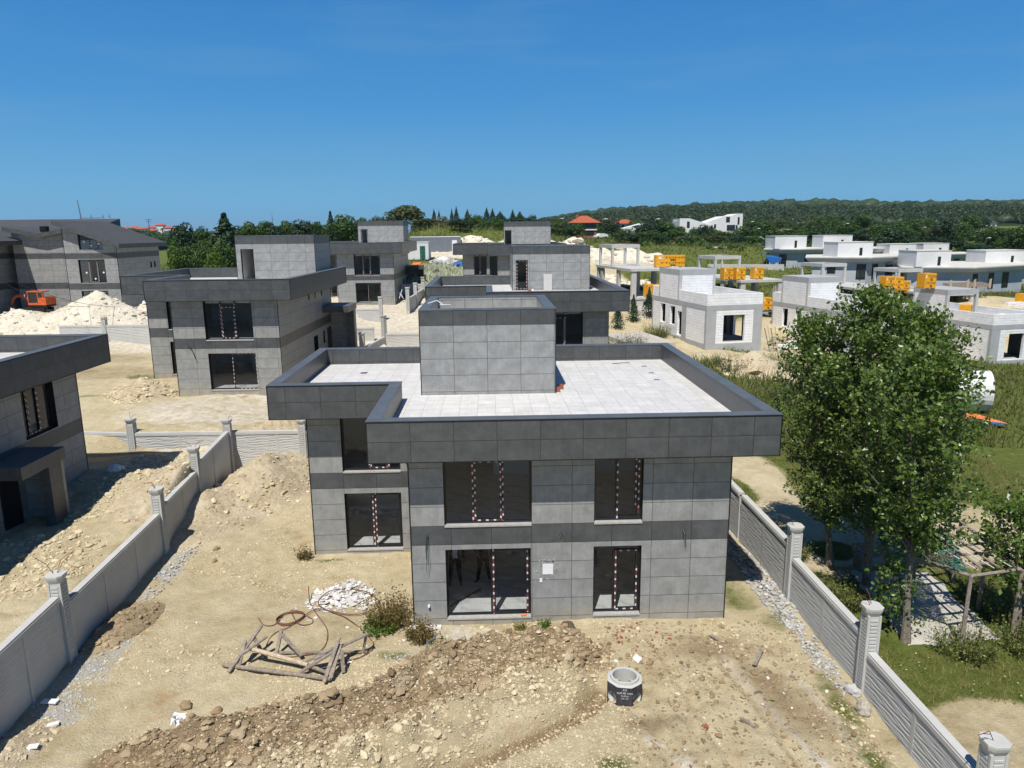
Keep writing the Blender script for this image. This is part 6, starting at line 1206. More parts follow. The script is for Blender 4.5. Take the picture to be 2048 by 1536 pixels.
# site containers
def container(label,x,y,w_,h,d,mat,rz=0,win=True):
    T=thing('site_container',label,'container',(x,y,Z(x,y)+.15),rz,'site containers'); mb=MB(); mb.box(0,0,0,w_,d,h); mb.box(-.05,-.05,h,w_+.05,d+.05,h+.12,1); mb.box(-.02,-.02,-.3,w_+.02,d,0,2); mb.build('body',[mat,'white_render','edge_trim'],T)
    if win: mb=MB(); mb.box(.4,-.03,1.0,1.5,.01,2.0); mb.build('window','dark_glass',T)
    mb=MB(); mb.box(w_-1.3,-.03,.05,w_-.5,.01,2.0); mb.build('door','green_net' if win else 'white_pvc',T)
container('white site container with a green doorway behind the farther left villa',-13.3,112,4.4,2.5,2.4,'white_render',R(-4)); container('long grey site container with a white door behind the white one',-12.5,121,8.0,2.5,2.5,'steel_grey',R(-2),False)
for i,(x,y,s,m_,l) in enumerate(((-6.6,111,1.3,'tank_white','upright white plastic sack in the pile beside the containers'),(-5.5,108,1.5,'concrete_pale','grey crumpled sheet in the pile beside the containers'),(-7.6,108.5,1.2,'rubble','pale heap of rags beside the containers'),(-3.5,103,1.5,'blue_plastic','dark blue tarpaulin bundle left of the farthest villa'),(-9.8,104,1.1,'orange_cloth','orange-white sacks at the edge of the daisy meadow'),(-6.9,98.5,.8,'bark_dark','brown stump in the daisy meadow'))):
    q=lumps('bundle',np.array([[0,0,.25*s]]+[[rng.uniform(-.6,.6)*s,rng.uniform(-.4,.4)*s,.2*s] for _ in range(6)]),np.array([.55*s]+[.4*s]*6),m_,2,.8,.2); q.location=(x,y,Z(x,y)); tag(q,l,'bundle','bundles left beside the site containers')
bits('blue_canopy','bright blue tarpaulin spread over a frame left of the first cream villa','canopy',lambda mb:(mb.face([(-1.4,-1,1.5),(1.4,-1,1.2),(1.2,1.5,1.5),(-1.2,1.5,1.8)]),mb.face([(-1.4,-1,1.5),(-.6,-1.2,.2),(1.0,-1.1,.6),(1.4,-1,1.2)]),[mb.tube([(x,y,-1),(x,y,1.4)],.04,5,1) for x,y in ((-1.2,-.9),(1.2,-.9),(1.1,1.4),(-1.1,1.4))],['blue_plastic','steel_grey'])[3],(48.4,125,6.2-.6+Z(48.4,125)*0))
def bd(mb): mb.box(-6,-.1,-1,6,.1,.5); return ['concrete_pale']
bits('low_wall','pale low retaining wall in the meadow left of the blue canopy','wall',bd,(42.5,121,Z(42.5,121)+.3),R(-20))
# ------------------------------------------------------------------ foreground: trestle, hose, rubble, manhole ring
g0=lambda x,y,dz=0: (x,y,Z(x,y)+dz)
T=thing('timber_trestle','collapsed trestle of weathered round and sawn timbers lying on the sand','trestle',g0(-5.6,18.5)); ox,oy,oz=T.location
def wood(name,a,b,w_,round_=False,mat='wood_grey'):
    mb=MB(); A=Vector((a[0]-ox,a[1]-oy,a[2])); B_=Vector((b[0]-ox,b[1]-oy,b[2]))
    if round_: mb.tube([A,A.lerp(B_,.5)+Vector((0,0,.01)),B_],[w_/2,w_/2*1.05,w_/2*.9],9)
    else: mb.beam(A,B_,w_,w_*.45)
    mb.build(name,mat,T)
wood('rail',(-7.45,18.30,.07),(-4.35,17.5,.07),.11,True); wood('rail',(-6.78,18.6,.36),(-5.05,17.95,.22),.12,True,'wood_pale'); wood('rail',(-5.15,18.0,.2),(-4.45,17.7,.12),.10,True)
wood('rail',(-6.1,18.87,.05),(-3.6,18.8,.05),.09)
for a,b in (((-7.2,18.0,.05),(-6.62,19.2,.72)),((-6.95,18.72,.55),(-7.0,18.2,.05)),((-6.9,18.4,.35),(-6.4,18.9,.55)),((-6.75,18.9,.5),(-6.45,18.7,.05)),
            ((-4.5,17.4,.05),(-4.25,18.35,.78)),((-4.35,17.5,.1),(-4.22,18.3,.6)),((-5.3,17.75,.08),(-4.35,18.1,.52)),((-5.2,18.1,.2),(-4.4,18.2,.55)),((-3.7,18.8,.05),(-3.6,18.85,.62)),((-3.55,18.8,.6),(-4.9,18.0,.35)),((-6.15,18.85,.05),(-6.05,19.15,.62)),((-6.05,19.1,.5),(-5.35,18.5,.15)),((-4.15,18.1,.5),(-4.1,17.9,.0))): wood('brace',a,b,.10)
def hose(label,P,r_=.016,mat='hose'):
    P=[Vector((x,y,Z(x,y)+.02+dz)) for x,y,dz in P]; Q_=[]
    for i in range(len(P)-1):
        p0,p1,p2,p3=P[max(i-1,0)],P[i],P[i+1],P[min(i+2,len(P)-1)]
        for k in range(8): t=k/8; Q_.append(.5*((2*p1)+(p2-p0)*t+(2*p0-5*p1+4*p2-p3)*t*t+(3*p1-p0-3*p2+p3)*t**3))
    Q_.append(P[-1]); mb=MB(); mb.tube(Q_,r_,6); return tag(mb.build('hose',mat,smooth=True),label,'hose','rust-brown hoses beside the trestle')
hose('rust-brown hose running from the rubble past the coil to the trestle',[(-6.1,22.41,.35),(-5.98,22.0,.1),(-5.88,21.71,0),(-5.43,20.86,.02),(-5.06,20.24,0),(-4.91,19.74,0),(-4.88,19.26,0),(-4.99,18.93,0),(-5.28,18.72,.02),(-5.77,18.71,0),(-6.2,18.8,0)])
co_=[(-7.3,20.96,0),(-7.02,20.55,0),(-6.71,20.58,0)]+[(-6.3+.40*math.cos(a)+.03*math.sin(a*3),20.87+.36*math.sin(a)+.02*math.cos(a*2),.012*a/3) for a in [k*.5 for k in range(5,42)]]+[(-5.95,20.5,.03),(-5.6,20.45,0),(-5.55,20.65,0),(-5.8,20.95,.02)]
hose('coiled rust-brown hose lying above the trestle',co_)
hose('long rust-brown hose in a wide loop over the white rubble',[(-6.51,19.04,0),(-6.62,19.51,0),(-6.54,19.98,0),(-6.21,20.38,0),(-5.9,20.93,.04),(-5.51,21.23,.05),(-4.53,20.95,.04),(-3.95,21.06,.05),(-3.7,21.6,.06),(-3.81,21.99,.06),(-4.21,22.36,.1),(-4.83,22.55,.1),(-5.38,22.37,.1),(-5.64,21.8,.06),(-5.39,21.31,.04),(-4.7,20.87,.02),(-4.15,20.36,0),(-3.7,19.76,0),(-3.51,19.35,0),(-3.52,18.89,.04),(-3.77,18.61,0),(-4.23,18.45,.03)])
# heap of broken white tiles
def shards(name,label,cx,cy,rx,ry,n,mat,h=.12,smin=.03,smax=.17,kind='stuff',th=.012):
    a=nr.uniform(0,6.28,n); q=nr.uniform(0,1,n)**.62; x=cx+rx*q*np.cos(a); y=cy+ry*q*np.sin(a); z=zf(x,y)+h*np.clip(1-q*1.3,0,1)*nr.uniform(.3,1,n)+.012; mb=MB()
    for i in range(n):
        s=rng.uniform(smin,smax)*(.5+rng.random()); M_=Matrix.Translation((x[i],y[i],z[i]))@Matrix.Rotation(rng.uniform(0,6.28),4,'Z')@Matrix.Rotation(rng.gauss(0,.22),4,'X')@Matrix.Rotation(rng.gauss(0,.22),4,'Y')
        k=rng.choice((3,4,4,5)); P=[(s*.6*math.cos(6.28*j/k+rng.uniform(-.4,.4)),s*.45*math.sin(6.28*j/k+rng.uniform(-.4,.4))) for j in range(k)]
        V=[M_@Vector((*p,th)) for p in P]; V0=[M_@Vector((*p,0)) for p in P]; mb.face(V)
        for j in range(k): mb.face([V0[j],V0[(j+1)%k],V[(j+1)%k],V[j]])
    o=mb.build(name,mat); tag(o,label,'tile rubble' if label else None); 
    if kind: o['kind']=kind
    return o
[shards('tile_rubble',None,cx,cy,rx,ry,n,'tile_shard',hh,.04,.18) for cx,cy,rx,ry,n,hh in ((-4.75,22.6,.75,.75,230,.16),(-5.2,21.9,.85,.75,210,.12),(-4.5,21.9,.7,.6,110,.08),(-5.6,22.3,.55,.5,60,.05))]; shards('tile_rubble',None,-5.0,21.6,2.0,1.7,70,'tile_shard',.0,.03,.12); shards('site_litter',None,5.6,17.4,3.2,3.4,34,'tile_shard',0,.03,.11); shards('site_litter',None,-.9,19.3,2.2,.7,40,'tile_shard',0,.03,.12); shards('site_litter',None,-4,17.5,7,6,60,'tile_shard',0,.02,.07)
shards('grey_rubble',None,9.05,22.6,.5,3.4,420,'rubble',.06,.05,.16,th=.04); shards('grey_rubble',None,9.1,18.4,.35,2.4,120,'rubble',.03,.04,.12,th=.04); shards('brick_rubble',None,4.3,19.2,.8,.9,36,'brick_red',0,.03,.10,th=.03); shards('grey_rubble',None,-11.3,24.6,.35,2.4,120,'rubble',.03,.04,.12,th=.03)
def boulder(label,x,y,s,mat='stone',flat=.7,sd=1): 
    v,fc=lump_arr(3); g_=np.random.default_rng(sd); n_=g_.normal(size=(6,3)); V=v*np.array([1,.72,flat])*s
    for k in n_: k=k/np.linalg.norm(k); d_=v@k; V=V*(1-.22*np.clip(d_-.45,0,1))[:,None]
    ph_=g_.uniform(0,6.28,9); V=V+v*s*(.09*np.sin(V[:,:1]*9/s*.6+ph_[0])*np.sin(V[:,1:2]*8/s*.6+ph_[1])+.05*np.sin(V[:,2:3]*14/s*.6+ph_[2]+V[:,:1]*11/s*.5)+g_.normal(size=(len(v),1))*.028); o=npmesh('boulder',V,fc,3,mat,smooth=False); o.location=(x,y,Z(x,y)+s*flat*.35); o.rotation_euler.z=rng.uniform(0,3); return tag(o,label,'stone','separate stones and lumps')
boulder('long pale boulder in front of the nearest villa near its left corner',-1.06,19.45,.27,sd=3,flat=.5).rotation_euler.z=.5
boulder('brown lump of earth alone on the sand left of the soil bank',-7.85,16.75,.2,'soil_clod',.7,4); boulder('smaller brown lump right of the lone one above the soil bank',-7.0,16.5,.17,'soil_clod',.6,5)
boulder('round pale stone at the foot of the right wall below the pillar',9.12,15.85,.26,'stone',.8,6); boulder('pale rubble stone leaning on the right wall pillar foot',9.2,16.5,.22,'rubble',.8,7)
boulder('white limestone block in the shade beside the porch of the left villa',-16.4,31.0,.42,'tile_shard',.6,8); boulder('pale flat stone in the soil above the left wall',-14.7,30.4,.36,'sand_clod',.45,9)
boulder('whitish stone lump lying above the manhole ring',3.95,18.15,.2,'tile_shard',.4,10); boulder('dark stump of bitumen paper at the foot of the nearest villa',2.2,20.0,.3,'bark_dark',.3,11); boulder('clod on the sand below the left wall heap, upper one',-10.4,26.0,.16,'soil_clod',.6,12); boulder('clod on the sand below the left wall heap, lower one',-10.1,25.0,.13,'soil_clod',.6,13)
bits('foam_bar','white foam bar lying at the foot of the villa left corner','bar',lambda mb:(mb.box(-.5,-.05,0,.5,.05,.08),['white_paint'])[1],g0(-2.1,20.2),R(-1))
bits('plastic_sheet','crumpled white plastic sheet stuck in the soil bank','plastic sheet',lambda mb:([mb.face([(rng.uniform(-.2,.2),rng.uniform(-.2,.2),rng.uniform(.0,.25)) for _ in range(4)]) for _ in range(12)],['paper_white'])[1],g0(-7.35,15.3,.05))
bits('foam_piece','pinkish white foam piece at the lower left corner of the yard','foam',lambda mb:(mb.box(-.35,-.14,0,.3,.12,.05),mb.box(-.1,-.1,.05,.45,.05,.08),['paper_white'])[2],g0(-11.1,15.25,.03),.15)
bits('foam_piece','small pinkish foam strip above the lower left foam piece','foam',lambda mb:(mb.box(-.25,-.06,0,.22,.06,.05),['paper_white'])[1],g0(-10.9,16.1,.03),.5)
bits('foam_piece','flat pinkish foam strip beside the left wall','foam',lambda mb:(mb.box(-.2,-.08,0,.2,.08,.04),['paper_white'])[1],g0(-11.3,16.9,.05),-.1)
bits('pipe_scrap','bent grey pipe piece standing out of the soil bank edge','pipe',lambda mb:(mb.tube([(.05,-.5,.1),(-.15,-.25,.25),(-.15,.05,.35),(.05,.3,.3)],.025,6),['steel_grey'])[1],g0(-1.75,18.75))
bits('paper_scrap','white paper scraps beside the long boulder','paper',lambda mb:(mb.box(-.14,-.1,0,.14,.1,.01),mb.box(.05,.06,.005,.3,.2,.012),['paper_white'])[2],g0(-.62,19.3,.04),.3)
bits('timber_offcut','dark timber offcut in the earth right of the manhole ring','offcut',lambda mb:(mb.beam((-.14,.16,.06),(.1,-.12,.02),.07),['wood_grey'])[1],g0(6.1,15.4))
bits('plank','grey plank lying on the earth near the right corner of the villa','plank',lambda mb:(mb.beam((-.22,-.35,.05),(.22,.3,.12),.12,.03),['wood_grey'])[1],g0(7.3,18.1))
bits('plank','short plank below the right corner of the nearest villa','plank',lambda mb:(mb.beam((-.15,.2,.08),(.12,-.2,.04),.1,.03),['wood_grey'])[1],g0(6.5,19.1))
for x,y,l in ((7.0,16.3,'green plastic scrap nearer the right wall'),(6.75,16.55,'green plastic scrap on the brown earth patch')): bits('plastic_scrap',l,'scrap',lambda mb:(mb.tube([(-.09,.04,.02),(0,0,.05),(.08,-.05,.02)],.014,5),['green_tube'])[1] if 'green_tube' in MT else (mb.tube([(-.09,.04,.02),(0,0,.05),(.08,-.05,.02)],.014,5),['leaf_bright'])[1],g0(x,y),.4)
bits('brick_piece','red brick piece in the earth right of the manhole ring','brick',lambda mb:(mb.box(-.09,-.05,0,.09,.05,.05),['brick_red'])[1],g0(5.0,15.35),.2)
# manhole ring
def manhole():
    x,y=3.30,16.62; T=thing('manhole_ring','octagonal concrete manhole ring coated black with white lettering','manhole ring',(x,y,-.13),0)
    Ro,Ri,h=.47,.30,.66; ang=[R(-90+13+45*k) for k in range(8)]; V=[Vector((Ro*math.cos(a),Ro*math.sin(a),0)) for a in ang]
    mb=MB(); inn=MB(); dark=MB()
    for k in range(8):
        a,b=V[k],V[(k+1)%8]; L_=(b-a).length; e=(b-a)/L_; n=Vector((e.y,-e.x,0)); U=Vector((0,0,1))
        if k in (0,6,2,4): # face with a pipe opening
            c=a+e*L_/2+U*.30; rad=.155; N=20; sq=[]
            for j in range(N):
                t=2*math.pi*j/N; dx,dz=math.cos(t),math.sin(t); q=min((L_/2)/max(abs(dx),1e-6),(.30 if dz<0 else h-.30)/max(abs(dz),1e-6)); sq.append((c+e*dx*q+U*dz*q,c+e*dx*rad+U*dz*rad))
            for j in range(N):
                o0,i0=sq[j]; o1,i1=sq[(j+1)%N]; mb.face([o0,o1,i1,i0])
                inn.face([i0,i1,i1-n*.17,i0-n*.17])
            # corners of the rectangle left open by the polar fill
            for (dx,dz) in ((1,1),(-1,1),(-1,-1),(1,-1)):
                cz=h-.30 if dz>0 else .30; cn=c+e*dx*L_/2+U*dz*cz; ks=sorted(range(N),key=lambda j:(sq[j][0]-cn).length)[:2]; mb.face([sq[min(ks)][0],cn,sq[max(ks)][0]] if max(ks)-min(ks)<3 else [sq[max(ks)][0],cn,sq[min(ks)][0]])
        else: mb.face([a,b,b+U*h,a+U*h])
    body=mb.build('body','bitumen',T); inn.build('pipe_opening','concrete_pale',T)
    mb=MB(); N=32
    for j in range(N): # top deck between octagon and lip
        t0,t1=2*math.pi*j/N,2*math.pi*(j+1)/N
        def oc(t):
            for k in range(8):
                a,b=V[k],V[(k+1)%8]; d=Vector((math.cos(t),math.sin(t),0)); M2=Matrix(((d.x,a.x-b.x),(d.y,a.y-b.y)))
                if abs(M2.determinant())>1e-9:
                    s_=M2.inverted()@Vector((a.x,a.y))
                    if s_[0]>0 and -1e-6<=s_[1]<=1+1e-6: return d*s_[0]
            return d*Ro*.95
        o0,o1=oc(t0),oc(t1); i0,i1=Vector((math.cos(t0),math.sin(t0),0))*.37,Vector((math.cos(t1),math.sin(t1),0))*.37; zz=Vector((0,0,h)); mb.face([o0+zz,o1+zz,i1+zz+Vector((0,0,.02)),i0+zz+Vector((0,0,.02))])
    mb.lathe([(.37,h+.02),(.36,h+.085),(.315,h+.09),(.30,h+.07),(.30,.02),(0,.02)],36); mb.build('ring','concrete_pale',T,smooth=False)
    a,b=V[7],V[0]; mid=(a+b)/2; e=(b-a).normalized(); n=Vector((e.y,-e.x,0))
    for txt,z,sz in (('A.S',.60,.075),('GUR BE. SAN',.51,.068),('TUZLA',.43,.06),('100 x 70',.36,.05)):
        me=text_mesh(txt,sz,'paper_white'); o=bpy.data.objects.new('lettering',me); C.objects.link(o); o.parent=T; q=mid+n*.003+Vector((0,0,z)); o.matrix_local=Matrix(((e.x,0,n.x,q.x),(e.y,0,n.y,q.y),(0,1,0,q.z),(0,0,0,1)))
manhole()
# ------------------------------------------------------------------ net canopy, slab, tank, tarp on the right
zg=Z(13.6,21)
T=thing('net_canopy','low pole canopy with torn green shade net and brown battens','canopy',(14,21,Z(14,21))); zc=2.0-Z(14,21)
def lp(x,y,z): return (x-14.0,y-21.0,z)
CP=[(12.0,20.6),(13.5,18.75),(15.2,19.05),(15.7,22.6),(13.2,23.4)]
for i,(x,y) in enumerate(CP+[(15.45,20.9)]): mb=MB(); mb.tube([lp(x,y,-.4),lp(x+.04,y,zc)],[.07,.055],7); mb.build('post','wood_grey',T)
for i in range(5): mb=MB(); mb.tube([lp(*CP[i],zc),lp(*CP[(i+1)%5],zc+.02)],.05,7); mb.build('beam','wood_grey',T)
for k in range(6): mb=MB(); mb.beam(lp(13.55+.03*k,19.3+.62*k,zc+.06),lp(15.25+.08*k,19.5+.62*k,zc+.08),.11,.03); mb.build('batten','wood_grey',T)
for k in range(3): mb=MB(); mb.beam(lp(14.0+k*.5,19.0,zc+.12),lp(14.1+k*.5,22.9,zc+.12),.08,.03); mb.build('batten','wood_grey',T)
for k in range(3): mb=MB(); mb.tube([lp(13.7+k*.55,18.85,zc+.18),lp(13.3+k*.55,22.9,zc+.2)],.014,5); mb.build('strap','white_paint',T)
# sagging net as a grid
n=28; V=[]; 
for i in range(n):
    for j in range(n):
        s,t=i/(n-1),j/(n-1); a=Vector((12.0,20.65)).lerp(Vector((13.5,18.8)),s); b=Vector((12.9,23.3)).lerp(Vector((14.9,22.3)),s); p=a.lerp(b,t*(1-.35*s)); z=zc+.10-.16*math.sin(math.pi*s)*math.sin(math.pi*t)+.03*math.sin(11*s+4*t)+.025*math.cos(17*t-5*s); V.append(lp(p.x,p.y,z))
ix=np.arange(n*n).reshape(n,n); npmesh('shade_net',np.array(V),np.stack([ix[:-1,:-1],ix[:-1,1:],ix[1:,1:],ix[1:,:-1]],-1).reshape(-1,4),4,'green_net',T,smooth=True)
n=22; V=[]
for i in range(n):
    for j in range(n):
        q,t=i/(n-1),j/(n-1); a=Vector((12.15,18.95)).lerp(Vector((15.05,19.05)),q); b_=Vector((12.6,23.7)).lerp(Vector((15.3,23.3)),q); p=a.lerp(b_,t); e=min(i,j,n-1-i,n-1-j)
        px,py=p.x+(rng.uniform(-.09,.09) if e==0 else 0),p.y+(rng.uniform(-.09,.09) if e==0 else 0); V.append((px,py,Z(px,py)*.3+.7*(Z(13.6,21)+(py-21)*.02)+(.05 if e else -.05)))
V=np.array(V); V[:,2]=np.maximum(V[:,2],zf(V[:,0],V[:,1])+np.where(np.arange(n*n)%n>0,.03,-.03)); ix=np.arange(n*n).reshape(n,n)
tag(npmesh('concrete_floor',V,np.stack([ix[:-1,:-1],ix[1:,:-1],ix[1:,1:],ix[:-1,1:]],-1).reshape(-1,4),4,'slab_concrete',smooth=True),'worn concrete floor slab under the poplars and the net canopy','slab')
mb=MB(); T=thing('garden_bench','dark timber bench in the shade under the net canopy','bench',(13.6,23.9,Z(13.6,23.9)),.1)
for z in (.45,): 
    mb=MB(); mb.box(-.7,-.2,z,.7,.2,z+.05); mb.build('seat','wood_grey',T)
for x in (-.6,.6): mb=MB(); mb.box(x-.05,-.18,0,x+.05,.18,.449); mb.build('leg','wood_grey',T)
mb=MB(); mb.box(-.7,.2,.55,.7,.25,.85); mb.build('backrest','wood_grey',T)
T=thing('marker_post','white pipe post standing in the grass near the canopy','post',(20.5,27.0,Z(20.5,27))); mb=MB(); mb.tube([(0,0,-.2),(.1,0,1.5)],.05,8); mb.build('pipe','white_paint',T)
# big old tank lying in the grass
T=thing('storage_tank','big weathered white tank lying in the grass behind the poplars','tank',(31.3,46.6,Z(32,46)),R(-18))
n=26; prof=[(1.28*math.cos(2*math.pi*k/n),1.38+1.38*math.sin(2*math.pi*k/n)*(1 if math.sin(2*math.pi*k/n)>0 else .98)) for k in range(n)]
mb=MB()
for k in range(n):
    a,b=prof[k],prof[(k+1)%n]; mb.face([(-2.6,a[0],a[1]),(1.6,a[0],a[1]),(1.6,b[0],b[1]),(-2.6,b[0],b[1])][::-1])
sh=mb.build('shell','tank_white',T,smooth=True)
mb=MB(); mb.face([(1.6,y,z) for y,z in prof]); mb.face([(-2.6,y,z) for y,z in prof[::-1]])
mb.build('end_wall','tank_side',T)
mb=MB(); 
for k in range(24):
    a=2*math.pi*k/24; b=2*math.pi*(k+1)/24; mb.beam((1.61,.5*math.cos(a),1.2+.5*math.sin(a)),(1.61,.5*math.cos(b),1.2+.5*math.sin(b)),.025)
mb.build('hatch_rim','edge_trim',T)
for x in (-2.55,-.5,1.55):
    mb=MB()
    for k in range(n): a,b=prof[k],prof[(k+1)%n]; mb.beam((x,a[0]*1.01,1.38+(a[1]-1.38)*1.01),(x,b[0]*1.01,1.38+(b[1]-1.38)*1.01),.09,.05)
    mb.build('rib','tank_white',T)
def bd(mb):
    mb.face([(-1.3,.9,.05),(-.9,1.5,.35),(.1,.6,.25),(1.0,-.9,.04),(-.3,-.3,.1)]); mb.face([(-1.3,.9,.05),(-.3,-.3,.1),(1.0,-.9,.04),(.3,-1.1,.02),(-1.1,.2,.02)],1); return ['orange_cloth','blue_plastic']
bits('tarpaulin','orange and blue tarpaulin folded on the grass near the tank','tarpaulin',bd,g0(30.5,43.0,.22))
# ------------------------------------------------------------------ the two men behind the ground floor window
def person(label,loc,rz,legs,arms,top_mat,shirt=None,sk='skin'):
    """one skinned body (clothed) with head, hands; legs/arms: joint offsets for left and right"""
    T=thing('person',label,'person',loc,rz,'men standing inside the nearest villa')
    V=[];E_=[];Rr=[]
    def v(p,r_): V.append(p); Rr.append(r_); return len(V)-1
    def c_(a,b): E_.append((a,b))
    pel=v((0,0,.95),(.165,.115)); bel=v((0,.0,1.08),(.155,.11)); ch=v((0,-.01,1.32),(.175,.12)); ne=v((0,.0,1.50),(.06,.06)); nk=v((0,-.01,1.57),(.06,.06)); hd=v((0,-.02,1.66),(.088,.105)); ht=v((0,-.01,1.75),(.07,.085)); 
    for a,b in ((pel,bel),(bel,ch),(ch,ne),(ne,nk),(nk,hd),(hd,ht)): c_(a,b)
    hands=[]
    for sx,(kn,an,to) in zip((-1,1),legs):
        h=v((sx*.10,0,.88),(.11,.115)); k=v(kn,(.078,.08)); a=v(an,(.058,.06)); hl=v((an[0],an[1]+.03,.055),(.042,.045)); t=v(to,(.045,.032)); c_(pel,h); c_(h,k); c_(k,a); c_(a,hl); c_(hl,t)
    for sx,(el,wr) in zip((-1,1),arms):
        s_=v((sx*.19,0,1.42),(.062,.062)); e=v(el,(.047,.047)); w_=v(wr,(.03,.034)); c_(ch,s_); c_(s_,e); c_(e,w_); hands.append((Vector(el),Vector(wr)))
    me=bpy.data.meshes.new('body'); me.from_pydata(V,E_,[]); o=bpy.data.objects.new('body',me); C.objects.link(o)
    md=o.modifiers.new('s','SKIN'); md.use_smooth_shade=True; sv=me.skin_vertices[0].data
    for i,q in enumerate(Rr): sv[i].radius=q
    sv[pel].use_root=True; sb=o.modifiers.new('u','SUBSURF'); sb.levels=2; sb.render_levels=2
    bpy.context.view_layer.update(); dg=bpy.context.evaluated_depsgraph_get(); nm=bpy.data.meshes.new_from_object(o.evaluated_get(dg)); bpy.data.objects.remove(o)
    nm.materials.clear()
    for q in ('denim_navy',top_mat,sk,shirt or top_mat,'edge_trim'): nm.materials.append(M(q))
    for p in nm.polygons:
        z=p.center.z; x=p.center.x; y=p.center.y; p.use_smooth=True
        wrist=any((p.center-b).length<.05 for a,b in hands)
        p.material_index=4 if z<.10 else (0 if z<1.0 else (2 if z>1.50 or wrist else (3 if shirt and abs(x)<.075 and y<-.03 and z<1.49 else 1)))
        if wrist: p.material_index=2
    b=bpy.data.objects.new('body',nm); C.objects.link(b); b.parent=T
    for (el,wr) in hands: # palm and five separate fingers
        d=(wr-el).normalized(); side=Vector((0,-1,0)); s_=d.cross(side).normalized(); mb=MB(); p0=wr+d*.01; p1=wr+d*.09
        mb.tube([p0,p0.lerp(p1,.5),p1],[.024,.034,.032],8)
        for k,(o_,ln) in enumerate(((-.027,.062),(-.009,.075),(.009,.07),(.026,.055))): q=p1+s_*o_-d*.008; mb.tube([q,q+d*ln*.5+side*.006,q+d*ln*.85+side*.026],[.0095,.0085,.0065],6)
        q=p0+d*.02+side*.02; mb.tube([q,q+d*.035+side*.03,q+d*.065+side*.034],[.012,.0105,.008],6); mb.build('hand',sk,T,smooth=True)
    mb=MB(); mb.lathe([(.0,1.80),(.05,1.795),(.087,1.76),(.098,1.70),(.094,1.66),(.09,1.64)],14,(0,.012,0)); hr=mb.build('hair','hair_dark',T,smooth=True)
    mb=MB(); mb.tube([(0,-.105,1.685),(0,-.128,1.655),(0,-.11,1.645)],[.009,.014,.01],6); 
    for x in (-.033,.033): mb.lathe([(0,.012),(.012,0),(0,-.012)],8,(x,-.104,1.69),1)
    mb.tube([(-.025,-.105,1.615),(0,-.112,1.612),(.025,-.105,1.615)],.006,5,2)
    for x in (-.092,.092): mb.tube([(x,-.005,1.64),(x*1.08,.0,1.66),(x,.0,1.70)],.012,5)
    mb.build('face',[sk,'edge_trim','brick_red'],T); return T
person('man in a black jacket over a white shirt behind the left of the big window',(-1.27,22.62,.152),R(8),[((-.15,-.05,.50),(-.19,.05,.09),(-.21,-.12,.04)),((.13,-.06,.50),(.17,.02,.09),(.19,-.15,.04))],[((-.30,.03,1.16),(-.27,-.06,.92)),((.30,.03,1.16),(.27,-.06,.93))],'jacket_black','shirt_white')
person('man in dark clothes behind the taped frame, elbow bent and hand on hip',(-.33,22.78,.152),R(-5),[((-.14,-.04,.50),(-.20,.02,.09),(-.27,-.11,.04)),((.13,-.03,.50),(.20,.10,.09),(.24,-.05,.04))],[((-.33,.04,1.20),(-.17,-.10,1.04)),((.33,.04,1.20),(.25,-.10,.99))],'jacket_black')

for x,y,h,r_,l in ((13.5,18.5,.9,.9,'rank grass round the front corner post of the net canopy'),(15.3,18.6,1.0,.9,'rank grass between the net canopy and the young tree'),(16.3,20.5,1.0,1.2,'rank grass right of the net canopy'),(11.2,21.0,.7,.6,'weeds between the right wall and the poplar trunks'),(10.9,24.5,.7,.6,'weeds behind the right wall below the leaning poplar')): weed(l,x,y,h,r_,260,'grass_meadow',.02)
# ------------------------------------------------------------------ site clutter in the middle distance
def stack(label,x,y,z,rz,nx_,nz_,mat='aac_block'):
    def bd(mb):
        for k in range(nz_):
            for j in range(nx_):
                if k==nz_-1 and rng.random()<.45: continue
                a=j*.63+rng.uniform(-.03,.03); mb.box(a,rng.uniform(-.03,.03),k*.252,a+.6,.25+rng.uniform(-.02,.02),k*.252+.25)
                mb.box(a,.3,k*.252,a+.6,.55,k*.252+.25)
        return [mat]
    return bits('block_stack',label,'block stack',bd,(x,y,z),rz,'loose stacks of white blocks')
stack('white blocks lying on the roof terrace of the first block house',21.0,71.2,1.15+3.905,BH,3,1); stack('higher block stack on the terrace of the first block house near its tower',22.0,73.8,5.06,BH,3,3)
stack('white blocks stacked behind the parapet right of the poplars',48.2,69.3,-1.35+3.905,BH,4,3); stack('blocks piled on the ground between the first two block houses',27.2,66.6,Z(27.2,66.6),.4,4,3); stack('blocks on the slab under the right formwork frame',62.0,85.5,-.9+3.19,BH,4,3)
def prop(label,x,y,z,h,lean,n=5):
    T=thing('prop_bundle',label,'props',(x,y,z),0,'steel and timber props leaning at the block houses')
    for k in range(n): mb=MB(); mb.tube([(k*.22,0,0),(k*.22+lean*rng.uniform(.3,1),.35,h*rng.uniform(.85,1))],.045,5); mb.build('prop','wood_pale' if k%2 else 'steel_grey',T)
prop('props leaning on the front of the second block house',35.5,67.4,Z(35.5,67.4),2.6,.5); prop('props leaning under the slab with three yellow pallets',33.0,85.5,2.41,2.8,.6,6); prop('props leaning beside the first block house right corner',25.4,64.8,Z(25.4,64.8),2.4,-.5,4)
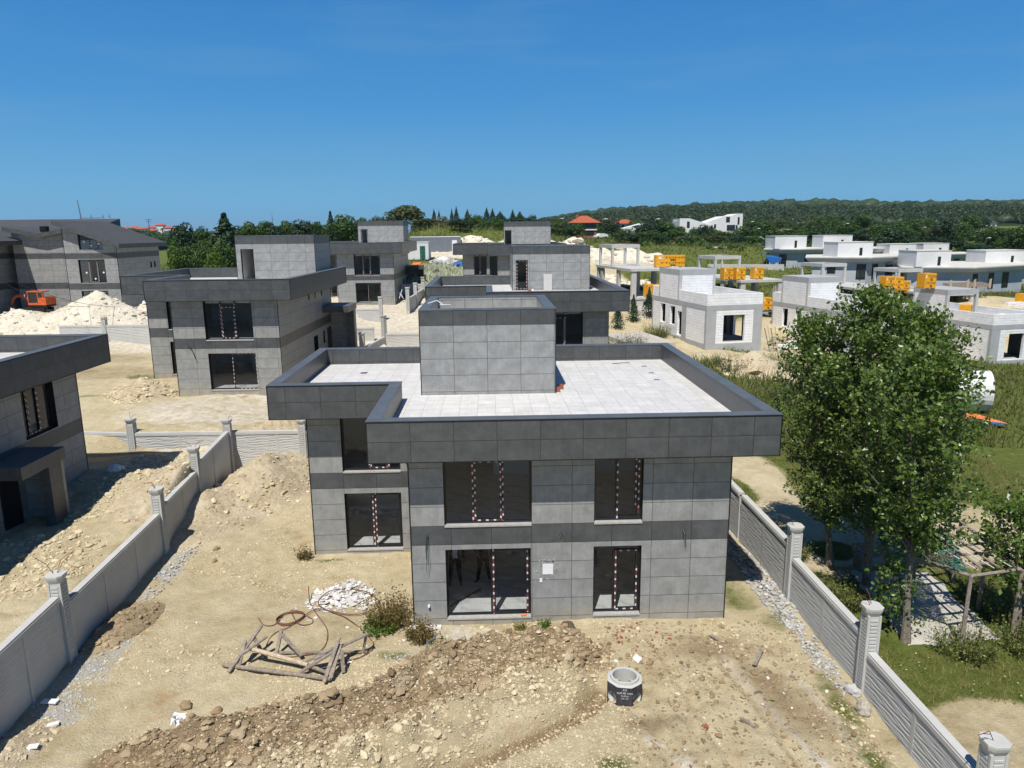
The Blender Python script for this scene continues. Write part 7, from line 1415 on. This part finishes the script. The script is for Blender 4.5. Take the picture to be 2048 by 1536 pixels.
for i,(x,y,z0,l) in enumerate(((16.3,83.5,4.15+2.95+.28+2.6,'rebar ends above the post tower of the left concrete frame'),(29.8,86,2.4+3.1+.28+2.6,'rebar ends above the post tower behind the first block house'))):
    ca,sa=math.cos(BH),math.sin(BH)
    def bd(mb):
        for (u_,v_) in ((.14,6.74),(3.46,6.74),(.14,11.06),(3.46,11.06)):
            for k in range(3): a=u_+rng.uniform(-.1,.1); c_=v_+rng.uniform(-.1,.1); mb.tube([(a,c_,0),(a+rng.uniform(-.1,.1),c_,rng.uniform(.4,.8))],.012,4)
        return ['rust']
    o=bits('rebar_ends',l,'rebar',bd,(x,y,z0),BH,'rebar ends on the frames'); o['kind']='stuff' if False else 'thing'; del o['kind']
def curve(label,P,mat,r_=.03,cat='hose'):
    mb=MB(); mb.tube([(x,y,Z(x,y)+dz) for x,y,dz in P],r_,5); return tag(mb.build('hose',mat),label,cat,'hoses and pipes in the yards')
curve('teal hose lying in front of the porch of the second villa',[(-10.8,54.6,.4),(-10.2,53.6,.9),(-9.9,53.0,.5),(-9.3,53.3,1.0),(-9.0,54.0,.3)],'green_net'); curve('dark pipe lying along the side of the second villa',[(-11.6,50,.08),(-10.8,53,.1),(-9.6,56,.08)],'steel_grey',.06)
curve('white coiled cable hanging on the side of the farther left villa',[(-9.9,81.4,.6),(-9.6,81.9,1.5),(-9.8,82.3,.9),(-9.5,82.0,.4),(-9.9,81.6,1.2)],'white_paint',.03)
for i,(x,y,l) in enumerate(((13.3,75,'small spruce in the sand right of the villa behind the nearest one'),(15.6,78.5,'bushy young spruce beside the posts of the left concrete frame'),(17.6,80,'thin young conifer under the slab of the left concrete frame'))):
    dup(PR['s'][0],(x,y,Z(x,y)-.1),i*2.,(1.0,1.0,2.6+.4*i),l,'young conifers by the concrete frame')

mb=MB(); mb.box(-6200,-320,-95,6200,9300,140); hz=mb.build('haze','paper_white'); tag(hz,kind='stuff'); hm=bpy.data.materials.new('haze'); hm.use_nodes=True; hm.node_tree.nodes.clear()
ho=hm.node_tree.nodes.new('ShaderNodeOutputMaterial'); hv=hm.node_tree.nodes.new('ShaderNodeVolumePrincipled'); hv.inputs['Color'].default_value=(.62,.82,1,1); hv.inputs['Density'].default_value=.00008; hv.inputs['Anisotropy'].default_value=.2; hm.node_tree.links.new(hv.outputs[0],ho.inputs['Volume']); hz.data.materials.clear(); hz.data.materials.append(hm)
